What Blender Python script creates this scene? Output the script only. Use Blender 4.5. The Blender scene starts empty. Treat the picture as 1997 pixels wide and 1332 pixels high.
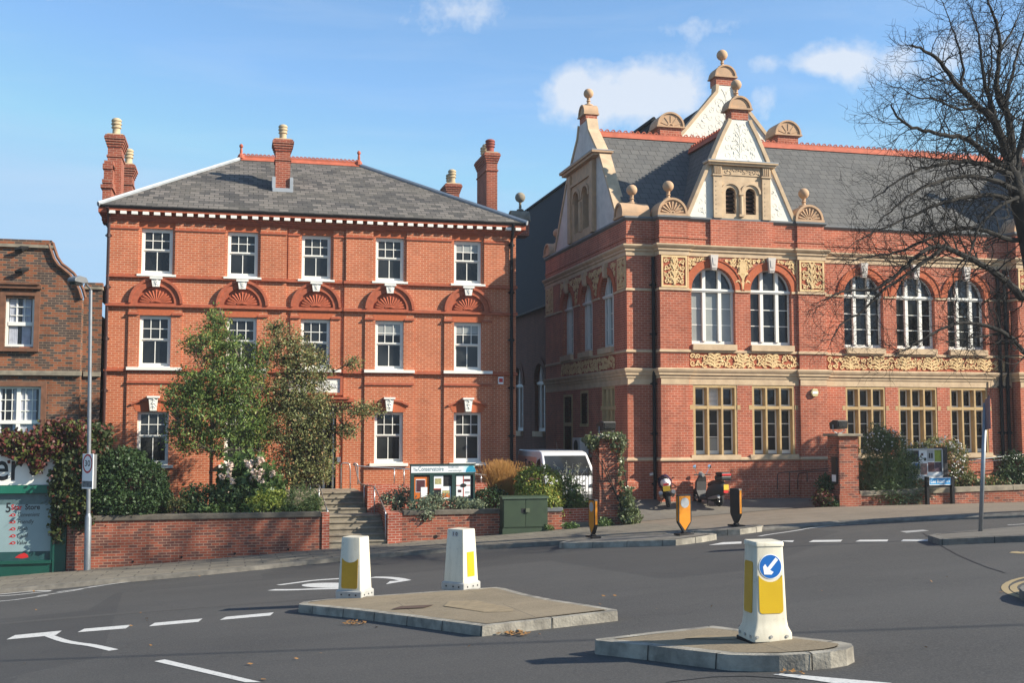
import bpy, bmesh, math, random
import numpy as np
from mathutils import Vector, Matrix
random.seed(7)
rng = np.random.default_rng(11)
sc = bpy.context.scene
col = sc.collection
R = math.radians

# ------------------------------------------------------------------ camera
H = 2.07                                   # eye height over the road at the photographer's feet
FPX, CXP, CYP = 2200.0, 998.5, 666.0       # focal length and centre in photo pixels (1997 x 1332)
PITCH, YAW = math.atan(162 / 2200.0), R(14)
FWD = Vector((math.sin(YAW) * math.cos(PITCH), math.cos(YAW) * math.cos(PITCH), math.sin(PITCH)))
RGT = Vector((math.cos(YAW), -math.sin(YAW), 0))
UPV = RGT.cross(FWD)
cam_d = bpy.data.cameras.new('camera')
cam_d.sensor_width = 36
cam_d.lens = 36 * FPX / 1997
cam_d.clip_end = 3000
cam = bpy.data.objects.new('camera', cam_d)
col.objects.link(cam)
cam.matrix_world = Matrix((
    (RGT.x, UPV.x, -FWD.x, 0), (RGT.y, UPV.y, -FWD.y, 0), (RGT.z, UPV.z, -FWD.z, H), (0, 0, 0, 1)))
sc.camera = cam

# ------------------------------------------------------------------ sun, sky, exposure
SAZ, SEL = R(28), R(30)
TOSUN = Vector((math.cos(SAZ) * math.cos(SEL), -math.sin(SAZ) * math.cos(SEL), math.sin(SEL)))
sd = bpy.data.lights.new('sun', 'SUN')
sd.energy = 5.0
sd.angle = R(0.5)
sd.color = (1.0, 0.93, 0.80)
sun = bpy.data.objects.new('sun', sd)
sun.rotation_euler = TOSUN.to_track_quat('Z', 'Y').to_euler()
sun.location = (60, -30, 60)
col.objects.link(sun)
sc.view_settings.view_transform = 'Standard'
sc.view_settings.look = 'None'
sc.view_settings.exposure = 0.92
sc.view_settings.gamma = 1
sc.render.engine = 'CYCLES'
sc.cycles.use_denoising = True
sc.cycles.max_bounces = 6
sc.cycles.transparent_max_bounces = 8

def ray(x, y):
    return RGT * ((x - CXP) / FPX) + UPV * ((CYP - y) / FPX) + FWD
ORIG = Vector((0, 0, H))
def onY(x, y, Y):
    r = ray(x, y); return ORIG + r * (Y / r.y)
def onX(x, y, X):
    r = ray(x, y); return ORIG + r * (X / r.x)
def ss(a, b, t):
    t = min(1, max(0, (t - a) / (b - a))); return t * t * (3 - 2 * t)
def ground(x, y):
    x = max(-40.0, min(90.0, x))
    yy = max(-30.0, min(80.0, y))
    z = 0.0042 + 0.0595 * x - 0.0562 * yy
    return z - 0.055 * max(0.0, x - 19.0) * ss(22, 33, yy)
def onG(x, y, off=0.0):
    r = ray(x, y); t0, t1 = 3.0, 90.0
    for _ in range(50):
        t = (t0 + t1) / 2; p = ORIG + r * t
        if p.z > ground(p.x, p.y) + off: t0 = t
        else: t1 = t
    return ORIG + r * t0

# ------------------------------------------------------------------ node helpers
def mat(name):
    m = bpy.data.materials.new(name); m.use_nodes = True
    nt = m.node_tree; nt.nodes.clear()
    out = nt.nodes.new('ShaderNodeOutputMaterial')
    b = nt.nodes.new('ShaderNodeBsdfPrincipled')
    nt.links.new(b.outputs[0], out.inputs[0])
    return m, nt, b
def N(nt, t, **kw):
    n = nt.nodes.new('ShaderNode' + t)
    for k, v in kw.items(): setattr(n, k, v)
    return n
def setin(nt, n, key, v):
    if hasattr(v, 'links') or isinstance(v, bpy.types.NodeSocket): nt.links.new(v, n.inputs[key])
    else: n.inputs[key].default_value = v
def M_(nt, op, a, b=0.0, c=0.0, clamp=False):
    n = N(nt, 'Math', operation=op, use_clamp=clamp)
    for i, v in enumerate((a, b, c)): setin(nt, n, i, v)
    return n.outputs[0]
def rgb(c): return (c[0], c[1], c[2], 1.0)
def mixc(nt, f, a, b, blend='MIX'):
    n = N(nt, 'Mix', data_type='RGBA', blend_type=blend)
    setin(nt, n, 0, f)
    for i, v in ((6, a), (7, b)):
        setin(nt, n, i, rgb(v) if isinstance(v, (tuple, list)) else v)
    return n.outputs[2]
def noise(nt, vec, scale, detail=3.0, rough=0.55, dist=0.0):
    n = N(nt, 'TexNoise'); n.inputs['Scale'].default_value = scale
    n.inputs['Detail'].default_value = detail; n.inputs['Roughness'].default_value = rough
    n.inputs['Distortion'].default_value = dist
    if vec is not None: nt.links.new(vec, n.inputs['Vector'])
    return n.outputs[0]
def remap(nt, v, a, b, c=0.0, d=1.0):
    n = N(nt, 'MapRange'); n.clamp = True
    setin(nt, n, 0, v)
    for i, q in enumerate((a, b, c, d)): n.inputs[i + 1].default_value = q
    return n.outputs[0]
def pos(nt): return N(nt, 'NewGeometry').outputs['Position']
def bump(nt, bsdf, h, strength=0.3, dist=0.02):
    n = N(nt, 'Bump'); n.inputs['Strength'].default_value = strength; n.inputs['Distance'].default_value = dist
    setin(nt, n, 'Height', h); nt.links.new(n.outputs[0], bsdf.inputs['Normal'])
def facing(nt, zs=1.0):
    """wall coordinates: along the wall, up"""
    g = N(nt, 'NewGeometry')
    sp = N(nt, 'SeparateXYZ'); nt.links.new(g.outputs['Position'], sp.inputs[0])
    sn = N(nt, 'SeparateXYZ'); nt.links.new(g.outputs['True Normal'], sn.inputs[0])
    ax = M_(nt, 'ABSOLUTE', sn.outputs[0]); ay = M_(nt, 'ABSOLUTE', sn.outputs[1]); az = M_(nt, 'ABSOLUTE', sn.outputs[2])
    sx = M_(nt, 'GREATER_THAN', ax, ay)
    sz = M_(nt, 'GREATER_THAN', az, 0.9)
    u = M_(nt, 'ADD', M_(nt, 'MULTIPLY', sp.outputs[0], M_(nt, 'SUBTRACT', 1.0, sx)), M_(nt, 'MULTIPLY', sp.outputs[1], sx))
    v = M_(nt, 'ADD', M_(nt, 'MULTIPLY', M_(nt, 'MULTIPLY', sp.outputs[2], zs), M_(nt, 'SUBTRACT', 1.0, sz)), M_(nt, 'MULTIPLY', sp.outputs[1], sz))
    c = N(nt, 'CombineXYZ'); nt.links.new(u, c.inputs[0]); nt.links.new(v, c.inputs[1])
    return c.outputs[0], g.outputs['Position']

def plain(name, c, rough=0.6, var=0.12, scale=6.0, metal=0.0, spec=0.4, c2=None, bmp=0.0):
    m, nt, b = mat(name)
    p = pos(nt)
    f = remap(nt, noise(nt, p, scale, 4.0), 0.3, 0.7)
    d = c2 or tuple(x * (1 - var * 2) for x in c)
    nt.links.new(mixc(nt, f, c, d), b.inputs['Base Color'])
    b.inputs['Roughness'].default_value = rough
    b.inputs['Metallic'].default_value = metal
    b.inputs['Specular IOR Level'].default_value = spec
    if bmp: bump(nt, b, noise(nt, p, scale * 8, 3.0), bmp, 0.01)
    return m

def brick(name, c1, c2, mortar, row=0.0775, width=0.23, ms=0.010, dark=None, darkamt=0.0, stain=0.25, bias=0.0):
    m, nt, b = mat(name)
    uv, p = facing(nt)
    t = N(nt, 'TexBrick'); nt.links.new(uv, t.inputs['Vector'])
    t.inputs['Scale'].default_value = 1.0
    t.inputs['Brick Width'].default_value = width; t.inputs['Row Height'].default_value = row
    t.inputs['Mortar Size'].default_value = ms; t.inputs['Mortar Smooth'].default_value = 0.1
    t.inputs['Bias'].default_value = bias
    t.inputs['Color1'].default_value = rgb(c1); t.inputs['Color2'].default_value = rgb(c2)
    t.inputs['Mortar'].default_value = rgb(mortar)
    t.offset = 0.5
    cc = t.outputs['Color']
    if dark:
        t2 = N(nt, 'TexBrick'); nt.links.new(uv, t2.inputs['Vector'])
        for k, v in (('Scale', 1.0), ('Brick Width', width), ('Row Height', row), ('Mortar Size', 0.0), ('Bias', 0.0)):
            t2.inputs[k].default_value = v
        t2.inputs['Color1'].default_value = (0, 0, 0, 1); t2.inputs['Color2'].default_value = (1, 1, 1, 1)
        k = remap(nt, M_(nt, 'ADD', t2.outputs['Color'], M_(nt, 'MULTIPLY', noise(nt, p, 0.9, 3.0), 0.8)), 1.0 - darkamt, 1.15 - darkamt)
        k = M_(nt, 'MULTIPLY', k, M_(nt, 'SUBTRACT', 1.0, t.outputs['Fac']))
        cc = mixc(nt, k, cc, dark)
    st = remap(nt, noise(nt, p, 0.55, 5.0, 0.65), 0.35, 0.75, 1.0, 1.0 - stain)
    st2 = remap(nt, noise(nt, p, 5.0, 3.0), 0.3, 0.7, 1.07, 0.93)
    mp = N(nt, 'Mapping'); mp.inputs['Scale'].default_value = (2.6, 2.6, 0.22); nt.links.new(p, mp.inputs[0])
    stk = remap(nt, noise(nt, mp.outputs[0], 1.0, 4.0, 0.6), 0.5, 0.78, 1.0, 1.0 - stain * 0.9)      # rain streaks
    k2 = M_(nt, 'MULTIPLY', M_(nt, 'MULTIPLY', st, st2), stk)
    cmb = N(nt, 'CombineXYZ')
    for i in range(3): nt.links.new(k2, cmb.inputs[i])
    nt.links.new(mixc(nt, 1.0, cc, cmb.outputs[0], 'MULTIPLY'), b.inputs['Base Color'])
    b.inputs['Roughness'].default_value = 0.9; b.inputs['Specular IOR Level'].default_value = 0.2
    bump(nt, b, M_(nt, 'SUBTRACT', 1.0, t.outputs['Fac']), 0.25, 0.01)
    return m

def slate(name, c1, c2, gap, row=0.2, width=0.34, zs=1.6, lich=None):
    m, nt, b = mat(name)
    uv, p = facing(nt, zs)
    t = N(nt, 'TexBrick'); nt.links.new(uv, t.inputs['Vector'])
    for k, v in (('Scale', 1.0), ('Brick Width', width), ('Row Height', row), ('Mortar Size', 0.014), ('Mortar Smooth', 0.2), ('Bias', 0.0)):
        t.inputs[k].default_value = v
    t.inputs['Color1'].default_value = rgb(c1); t.inputs['Color2'].default_value = rgb(c2); t.inputs['Mortar'].default_value = rgb(gap)
    st = remap(nt, noise(nt, p, 0.8, 5.0, 0.65), 0.35, 0.7)
    cc = mixc(nt, M_(nt, 'MULTIPLY', st, 0.45), t.outputs['Color'], lich or c2)
    nt.links.new(cc, b.inputs['Base Color'])
    b.inputs['Roughness'].default_value = 0.8; b.inputs['Specular IOR Level'].default_value = 0.12
    bump(nt, b, M_(nt, 'SUBTRACT', 1.0, t.outputs['Fac']), 0.5, 0.012)
    return m

def leafmat(name, a, b_, c=None, cf=0.15, rough=0.5, trans=0.25, spec=0.35):
    m, nt, b = mat(name)
    g = N(nt, 'NewGeometry')
    k = g.outputs['Random Per Island']
    cc = mixc(nt, M_(nt, 'MULTIPLY_ADD', k, 0.55, M_(nt, 'MULTIPLY', remap(nt, noise(nt, g.outputs['Position'], 2.2, 2.0), 0.35, 0.65), 0.45)), a, b_)
    if c:
        k2 = M_(nt, 'FRACT', M_(nt, 'MULTIPLY', k, 37.7))
        cc = mixc(nt, M_(nt, 'LESS_THAN', k2, cf), cc, c)
    nt.links.new(cc, b.inputs['Base Color'])
    b.inputs['Roughness'].default_value = rough; b.inputs['Specular IOR Level'].default_value = spec
    tr = N(nt, 'BsdfTranslucent'); nt.links.new(cc, tr.inputs[0])
    ms = N(nt, 'MixShader'); ms.inputs[0].default_value = trans
    nt.links.new(b.outputs[0], ms.inputs[1]); nt.links.new(tr.outputs[0], ms.inputs[2])
    out = [n for n in nt.nodes if n.type == 'OUTPUT_MATERIAL'][0]
    nt.links.new(ms.outputs[0], out.inputs[0])
    return m

# ------------------------------------------------------------------ world: Nishita sky with fair-weather cloud
w = bpy.data.worlds.new('World'); sc.world = w; w.use_nodes = True
nt = w.node_tree; nt.nodes.clear()
wo = N(nt, 'OutputWorld'); bg = N(nt, 'Background'); nt.links.new(bg.outputs[0], wo.inputs[0])
sky = N(nt, 'TexSky'); sky.sky_type = 'NISHITA'; sky.sun_disc = False
sky.sun_elevation = SEL; sky.sun_rotation = math.atan2(TOSUN.x, TOSUN.y)
sky.air_density = 1.0; sky.dust_density = 0.15; sky.ozone_density = 1.6; sky.altitude = 40
bg.inputs['Strength'].default_value = 0.08
tc = N(nt, 'TexCoord'); dv = tc.outputs['Generated']
sp = N(nt, 'SeparateXYZ'); nt.links.new(dv, sp.inputs[0])
az = M_(nt, 'ARCTAN2', sp.outputs[0], sp.outputs[1])
el = M_(nt, 'ARCSINE', sp.outputs[2])
nz = noise(nt, dv, 9.0, 6.0, 0.6, 0.3)
nz2 = noise(nt, dv, 30.0, 5.0, 0.6)
tot = None
for (px, py, rx, ry, s) in [(1110, 175, 48, 42, 1.0), (1215, 170, 75, 42, 1.05), (1310, 175, 85, 50, 1.1), (1200, 205, 130, 34, .7),
                            (1655, 125, 70, 42, 1.2), (1590, 125, 60, 16, .7), (1890, 105, 110, 50, .8), (880, 20, 120, 40, .9),
                            (1360, 50, 70, 22, .75), (1470, 45, 40, 20, .6), (1490, 200, 30, 36, .75), (1490, 122, 26, 16, .5),
                            (70, -20, 120, 26, .5), (330, 150, 260, 18, .25), (130, 90, 200, 30, .3)]:
    d = ray(px, py).normalized()
    a0 = math.atan2(d.x, d.y); e0 = math.asin(d.z)
    sa = rx / FPX / math.cos(e0); se = ry / FPX
    qa = M_(nt, 'DIVIDE', M_(nt, 'SUBTRACT', az, a0), sa); qe = M_(nt, 'DIVIDE', M_(nt, 'SUBTRACT', el, e0), se)
    r2 = M_(nt, 'ADD', M_(nt, 'MULTIPLY', qa, qa), M_(nt, 'MULTIPLY', qe, qe))
    g = M_(nt, 'MULTIPLY', M_(nt, 'EXPONENT', M_(nt, 'MULTIPLY', r2, -0.8)), s)
    tot = g if tot is None else M_(nt, 'ADD', tot, g)
edge = M_(nt, 'MULTIPLY', M_(nt, 'ADD', M_(nt, 'MULTIPLY', M_(nt, 'SUBTRACT', nz2, 0.5), 2.2), M_(nt, 'MULTIPLY', M_(nt, 'SUBTRACT', nz, 0.5), 1.6)), remap(nt, tot, 0.02, 0.35))
cl = remap(nt, M_(nt, 'SUBTRACT', M_(nt, 'ADD', tot, edge), 0.42), 0.0, 0.75)
# faint high cirrus
mp = N(nt, 'Mapping'); mp.inputs['Rotation'].default_value = (0.5, 0.2, 0.6); mp.inputs['Scale'].default_value = (2.0, 9.0, 22.0)
nt.links.new(dv, mp.inputs[0])
cir = M_(nt, 'MULTIPLY', remap(nt, noise(nt, mp.outputs[0], 1.6, 5.0, 0.6, 0.4), 0.45, 0.85), 0.15)
SKYTINT = (1.12, 1.36, 1.50)
skyc = mixc(nt, 1.0, sky.outputs[0], SKYTINT, 'MULTIPLY')
vm = N(nt, 'VectorMath', operation='MINIMUM'); nt.links.new(skyc, vm.inputs[0]); vm.inputs[1].default_value = (2.9, 4.5, 6.3)   # clear air: no milky horizon
skyc = vm.outputs[0]
cc = mixc(nt, cir, skyc, (5.4, 5.9, 6.5))
cc = mixc(nt, M_(nt, 'MULTIPLY', cl, 0.85), cc, (5.3, 5.7, 6.3))
nt.links.new(cc, bg.inputs['Color'])

# ------------------------------------------------------------------ mesh builder
ORG = {}
class Fr:
    """a flat working frame: u along, v up, w outward"""
    def __init__(s, o, u, v, n):
        s.o, s.u, s.v, s.n = Vector(o), Vector(u), Vector(v), Vector(n)
    def __call__(s, u, v, w=0.0): return s.o + s.u * u + s.v * v + s.n * w
    def up(s, w): return Fr(s.o + s.n * w, s.u, s.v, s.n)
def FY(Y, x=0.0, z=0.0): return Fr((x, Y, z), (1, 0, 0), (0, 0, 1), (0, -1, 0))     # wall that faces the street
def FXm(X, y=0.0, z=0.0): return Fr((X, y, z), (0, 1, 0), (0, 0, 1), (-1, 0, 0))    # wall that faces left
FZ = Fr((0, 0, 0), (1, 0, 0), (0, 1, 0), (0, 0, 1))
class MB:
    def __init__(s): s.v = []; s.f = []; s.m = []; s.cur = 0
    def poly(s, pts):
        i = len(s.v); s.v.extend([tuple(p) for p in pts]); s.f.append(tuple(range(i, i + len(pts)))); s.m.append(s.cur)
    def box(s, u0, u1, v0, v1, w0, w1, fr=None):
        fr = fr or FZ
        i = len(s.v)
        for w_ in (w0, w1):
            for (u, v) in ((u0, v0), (u1, v0), (u1, v1), (u0, v1)): s.v.append(tuple(fr(u, v, w_)))
        for q in ((0, 3, 2, 1), (4, 5, 6, 7), (0, 1, 5, 4), (1, 2, 6, 5), (2, 3, 7, 6), (3, 0, 4, 7)):
            s.f.append(tuple(i + k for k in q)); s.m.append(s.cur)
        return s
    def prism(s, pl, w0, w1, fr=None):
        fr = fr or FZ
        n = len(pl); i = len(s.v)
        for w_ in (w0, w1):
            for (u, v) in pl: s.v.append(tuple(fr(u, v, w_)))
        s.f.append(tuple(i + k for k in reversed(range(n)))); s.f.append(tuple(i + n + k for k in range(n)))
        s.m += [s.cur, s.cur]
        for k in range(n):
            j = (k + 1) % n
            s.f.append((i + k, i + j, i + n + j, i + n + k)); s.m.append(s.cur)
        return s
    def ring(s, uc, vc, r0, r1, w0, w1, fr, a0=0.0, a1=math.pi, n=20, ry=1.0):
        for k in range(n):
            a, b = a0 + (a1 - a0) * k / n, a0 + (a1 - a0) * (k + 1) / n
            q = [(uc + r * math.cos(t), vc + r * ry * math.sin(t)) for r, t in ((r0, a), (r1, a), (r1, b), (r0, b))]
            i = len(s.v)
            for w_ in (w0, w1):
                for (u, v) in q: s.v.append(tuple(fr(u, v, w_)))
            fs = [(0, 3, 2, 1), (4, 5, 6, 7), (1, 2, 6, 5), (3, 0, 4, 7)]
            if k == 0: fs.append((0, 1, 5, 4))
            if k == n - 1: fs.append((2, 3, 7, 6))
            for f in fs: s.f.append(tuple(i + z for z in f)); s.m.append(s.cur)
        return s
    def tube(s, pts, rad, n=6, cap=True, flat=1.0, nrm=None):
        pts = [Vector(p) for p in pts]
        if len(pts) < 2: return s
        if not isinstance(rad, (list, tuple)): rad = [rad] * len(pts)
        base = len(s.v); ref = Vector(nrm) if nrm else None
        for k, p in enumerate(pts):
            t = (pts[min(k + 1, len(pts) - 1)] - pts[max(k - 1, 0)])
            if t.length < 1e-9: t = Vector((0, 0, 1))
            t.normalize()
            if nrm is None:
                if ref is None: ref = Vector((1, 0, 0)) if abs(t.x) < 0.8 else Vector((0, 1, 0))
                ref = ref - t * ref.dot(t)
                if ref.length < 1e-6: ref = t.orthogonal()
                ref.normalize(); a = ref
            else:
                a = ref
            b = t.cross(a)
            for j in range(n):
                an = 2 * math.pi * (j + 0.5) / n
                s.v.append(tuple(p + a * (math.cos(an) * rad[k] * flat) + b * (math.sin(an) * rad[k])))
        for k in range(len(pts) - 1):
            for j in range(n):
                j2 = (j + 1) % n
                s.f.append((base + k * n + j, base + k * n + j2, base + (k + 1) * n + j2, base + (k + 1) * n + j)); s.m.append(s.cur)
        if cap:
            s.f.append(tuple(base + j for j in reversed(range(n)))); s.m.append(s.cur)
            e = base + (len(pts) - 1) * n
            s.f.append(tuple(e + j for j in range(n))); s.m.append(s.cur)
        return s
    def lathe(s, prof, c, n=14, axis='z'):
        c = Vector(c); base = len(s.v)
        for (r, h) in prof:
            for j in range(n):
                a = 2 * math.pi * j / n
                d = (r * math.cos(a), r * math.sin(a), h)
                if axis == 'y': d = (d[0], d[2], d[1])
                elif axis == 'x': d = (d[2], d[0], d[1])
                s.v.append(tuple(c + Vector(d)))
        for k in range(len(prof) - 1):
            for j in range(n):
                j2 = (j + 1) % n
                s.f.append((base + k * n + j, base + k * n + j2, base + (k + 1) * n + j2, base + (k + 1) * n + j)); s.m.append(s.cur)
        s.f.append(tuple(base + j for j in reversed(range(n)))); s.m.append(s.cur)
        e = base + (len(prof) - 1) * n
        s.f.append(tuple(e + j for j in range(n))); s.m.append(s.cur)
        return s
    def ball(s, c, r, n=14, sc=(1, 1, 1)):
        k = max(5, n // 2)
        pr = [(max(1e-4, r * math.sin(math.pi * i / k)), -r * math.cos(math.pi * i / k)) for i in range(k + 1)]
        i0 = len(s.v); s.lathe(pr, (0, 0, 0), n)
        c = Vector(c)
        for i in range(i0, len(s.v)):
            p = s.v[i]; s.v[i] = (c.x + p[0] * sc[0], c.y + p[1] * sc[1], c.z + p[2] * sc[2])
        return s
    def wall(s, fr, u0, u1, v0, v1, ops, rev=0.12, n=12):
        """a wall sheet with openings (u0,u1,v0,v1[,'arch']) and their reveals"""
        us = {u0, u1}; vs = {v0, v1}; bx = []
        for o in ops:
            top = o[3] + ((o[1] - o[0]) / 2 if len(o) > 4 else 0)
            bx.append((o[0], o[1], o[2], top)); us |= {o[0], o[1]}; vs |= {o[2], top}
        us = sorted(x for x in us if u0 <= x <= u1); vs = sorted(x for x in vs if v0 <= x <= v1)
        for a, b in zip(us, us[1:]):
            for c, d in zip(vs, vs[1:]):
                mu, mv = (a + b) / 2, (c + d) / 2
                if any(q[0] < mu < q[1] and q[2] < mv < q[3] for q in bx): continue
                s.poly([fr(a, c), fr(b, c), fr(b, d), fr(a, d)])
        for o in ops:
            a, b, c, d = o[:4]
            pts = [(a, c), (b, c), (b, d)]
            if len(o) > 4:
                r = (b - a) / 2; uc = (a + b) / 2
                arc = [(uc + r * math.cos(math.pi * k / n), d + r * math.sin(math.pi * k / n)) for k in range(n + 1)]
                for k in range(n // 2): s.poly([fr(b, d + r), fr(*arc[k + 1]), fr(*arc[k])])
                for k in range(n // 2, n): s.poly([fr(a, d + r), fr(*arc[k + 1]), fr(*arc[k])])
                pts += arc[1:]
            else: pts.append((a, d))
            for k in range(len(pts)):
                p, q = pts[k], pts[(k + 1) % len(pts)]
                s.poly([fr(p[0], p[1]), fr(q[0], q[1]), fr(q[0], q[1], -rev), fr(p[0], p[1], -rev)])
        return s
    def build(s, name, m, parent=None, smooth=False, bevel=0.0, fix=True, org=None, seg=2):
        o3 = Vector(org if org is not None else (ORG.get(parent.name, (0, 0, 0)) if parent else (0, 0, 0)))
        me = bpy.data.meshes.new(name)
        v = np.array(s.v, dtype=np.float64) - np.array(o3)
        me.from_pydata(v.tolist(), [], s.f)
        for q in (m if isinstance(m, (list, tuple)) else [m]): me.materials.append(q)
        if isinstance(m, (list, tuple)): me.polygons.foreach_set('material_index', s.m)
        if fix or bevel:
            bm = bmesh.new(); bm.from_mesh(me)
            if bevel:
                bmesh.ops.remove_doubles(bm, verts=bm.verts, dist=1e-5)
            bmesh.ops.recalc_face_normals(bm, faces=bm.faces)
            bm.to_mesh(me); bm.free()
        if smooth: me.polygons.foreach_set('use_smooth', [True] * len(me.polygons))
        o = bpy.data.objects.new(name, me); col.objects.link(o)
        if smooth and not isinstance(smooth, bool):
            me.set_sharp_from_angle(angle=R(smooth))
        if bevel:
            b = o.modifiers.new('bevel', 'BEVEL'); b.width = bevel; b.segments = seg; b.limit_method = 'ANGLE'; b.angle_limit = R(35)
        if parent:
            o.parent = parent; ORG[o.name] = tuple(o3)
        return o
def quadmesh(name, V, m, parent=None, nv=4):
    """V: (n, nv, 3) array of loose leaves"""
    n = len(V)
    o3 = np.array(ORG.get(parent.name, (0, 0, 0)) if parent else (0, 0, 0))
    me = bpy.data.meshes.new(name)
    me.vertices.add(n * nv); me.vertices.foreach_set('co', (V - o3).astype(np.float32).ravel())
    me.loops.add(n * nv); me.loops.foreach_set('vertex_index', np.arange(n * nv, dtype=np.int32))
    me.polygons.add(n); me.polygons.foreach_set('loop_start', np.arange(0, n * nv, nv, dtype=np.int32))
    try: me.polygons.foreach_set('loop_total', np.full(n, nv, dtype=np.int32))
    except Exception: pass
    me.update(calc_edges=True); me.validate()
    me.materials.append(m)
    o = bpy.data.objects.new(name, me); col.objects.link(o)
    if parent: o.parent = parent; ORG[o.name] = tuple(o3)
    return o
def thing(name, label, cat, loc=(0, 0, 0), group=None, rz=0.0):
    o = bpy.data.objects.new(name, None); col.objects.link(o)
    o.location = loc; o.rotation_euler = (0, 0, rz); o.empty_display_size = 0.2
    o['label'] = label; o['category'] = cat
    if group: o['group'] = group
    ORG[o.name] = tuple(loc) if rz == 0.0 else (0, 0, 0)
    return o
def tag(o, label, cat, group=None):
    o['label'] = label; o['category'] = cat
    if group: o['group'] = group
    return o
def struct(o): o['kind'] = 'structure'; return o
def kids(o): return [c for c in bpy.data.objects if c.parent == o]
def dup(o, off=(0, 0, 0), parent=None):
    c = o.copy(); col.objects.link(c)
    c.parent = parent or o.parent
    c.location = o.location + Vector(off)
    ORG[c.name] = ORG.get(o.name, (0, 0, 0))
    for ch in kids(o): dup(ch, (0, 0, 0), c)
    return c
FONTC = {}
def text(s, size, fr, u, v, w_, name, m, parent=None, align='CENTER', shear=0.0, depth=0.002, org=None, bold=0.0, sx=1.0, fit=None):
    cu = bpy.data.curves.new('t', 'FONT'); cu.body = s; cu.size = size; cu.align_x = align; cu.align_y = 'CENTER'
    cu.extrude = depth; cu.shear = shear; cu.resolution_u = 3; cu.offset = bold
    to = bpy.data.objects.new('t', cu); col.objects.link(to)
    dg = bpy.context.evaluated_depsgraph_get(); dg.update()
    me = bpy.data.meshes.new_from_object(to.evaluated_get(dg))
    bpy.data.objects.remove(to); bpy.data.curves.remove(cu)
    o3 = Vector(org if org is not None else (ORG.get(parent.name, (0, 0, 0)) if parent else (0, 0, 0)))
    if fit:
        xs_ = [vv.co.x for vv in me.vertices]; x0, x1 = min(xs_), max(xs_); sx = 1.0; kf = (fit[1] - fit[0]) / (x1 - x0)
        for vv in me.vertices: vv.co.x = (vv.co.x - x0) * kf + fit[0]
        u = 0.0
    for vv in me.vertices:
        c = vv.co.copy(); vv.co = fr(u + c.x * sx, v + c.y, w_ + c.z) - o3
    me.materials.clear(); me.materials.append(m)
    me.name = name
    o = bpy.data.objects.new(name, me); col.objects.link(o)
    if parent: o.parent = parent; ORG[o.name] = tuple(o3)
    return o
# ------------------------------------------------------------------ materials
BRA = brick('brick_orange', (0.50, 0.140, 0.062), (0.42, 0.112, 0.050), (0.58, 0.32, 0.20), stain=0.2)
BRC = brick('brick_chimney', (0.36, 0.088, 0.048), (0.24, 0.062, 0.038), (0.42, 0.23, 0.16), stain=0.35)
BRB = brick('brick_red', (0.484, 0.130, 0.070), (0.363, 0.097, 0.055), (0.550, 0.297, 0.204), row=0.086, stain=0.36)
BRW = brick('brick_garden_wall', (0.38, 0.100, 0.055), (0.28, 0.074, 0.045), (0.38, 0.235, 0.165), stain=0.42, dark=(0.17, 0.065, 0.05), darkamt=0.02)
BRN = brick('brick_new', (0.42, 0.095, 0.05), (0.34, 0.075, 0.042), (0.50, 0.33, 0.25), stain=0.12)
BRH = brick('brick_brown', (0.30, 0.100, 0.045), (0.20, 0.075, 0.04), (0.24, 0.17, 0.115), row=0.08, stain=0.45, dark=(0.085, 0.06, 0.05), darkamt=0.2)
RUB = plain('rubbed_brick', (0.47, 0.120, 0.046), 0.85, 0.12, 14, c2=(0.36, 0.088, 0.036))
MOU = plain('moulded_red_brick', (0.41, 0.107, 0.052), 0.85, 0.16, 8)
TER = plain('red_terracotta', (0.40, 0.095, 0.042), 0.8, 0.15, 9)
BUF = plain('buff_terracotta', (0.74, 0.53, 0.27), 0.8, 0.14, 5, c2=(0.56, 0.375, 0.18))
STO = plain('tan_stone', (0.60, 0.44, 0.275), 0.85, 0.16, 3, c2=(0.44, 0.315, 0.20))
FIN = plain('orange_terracotta_stone', (0.54, 0.335, 0.19), 0.85, 0.16, 3, c2=(0.38, 0.255, 0.16))
STG = plain('weathered_stone', (0.30, 0.255, 0.185), 0.9, 0.2, 4, c2=(0.17, 0.145, 0.11))
STC = plain('white_stucco', (0.78, 0.74, 0.64), 0.9, 0.05, 3)
WHT = plain('white_paint', (0.78, 0.755, 0.68), 0.5, 0.03, 2)
CRM = plain('cream_render', (0.62, 0.56, 0.50), 0.9, 0.1, 3)
SLA = slate('grey_slate', (0.175, 0.155, 0.138), (0.055, 0.053, 0.052), (0.03, 0.03, 0.03), lich=(0.15, 0.135, 0.11))
SLB = slate('blue_slate', (0.132, 0.127, 0.118), (0.100, 0.097, 0.092), (0.044, 0.043, 0.042), row=0.34, width=0.36, zs=1.37, lich=(0.115, 0.115, 0.112))
SLD = slate('dark_slate', (0.020, 0.020, 0.021), (0.015, 0.015, 0.016), (0.009, 0.009, 0.01), row=0.3, zs=1.2)
RDG = plain('red_ridge_tile', (0.46, 0.115, 0.06), 0.8, 0.15, 4)
LEA = plain('lead', (0.36, 0.385, 0.41), 0.5, 0.12, 3, spec=0.6)
LED = plain('dark_lead', (0.14, 0.15, 0.155), 0.55, 0.12, 3, spec=0.5)
BLK = plain('black_iron', (0.012, 0.012, 0.014), 0.6, 0.2, 4, spec=0.2)
GRO = plain('brown_iron', (0.05, 0.02, 0.018), 0.45, 0.2, 4)
POT = plain('yellow_clay_pot', (0.50, 0.385, 0.235), 0.8, 0.12, 6)
POR = plain('red_clay_pot', (0.27, 0.06, 0.04), 0.7, 0.12, 6)
DRK = plain('dark_void', (0.012, 0.011, 0.010), 0.9, 0.2, 2)
WOO = plain('brown_door', (0.07, 0.035, 0.022), 0.5, 0.2, 5)
m, nt, b = mat('window_glass'); GLS = m
p = pos(nt)
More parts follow.
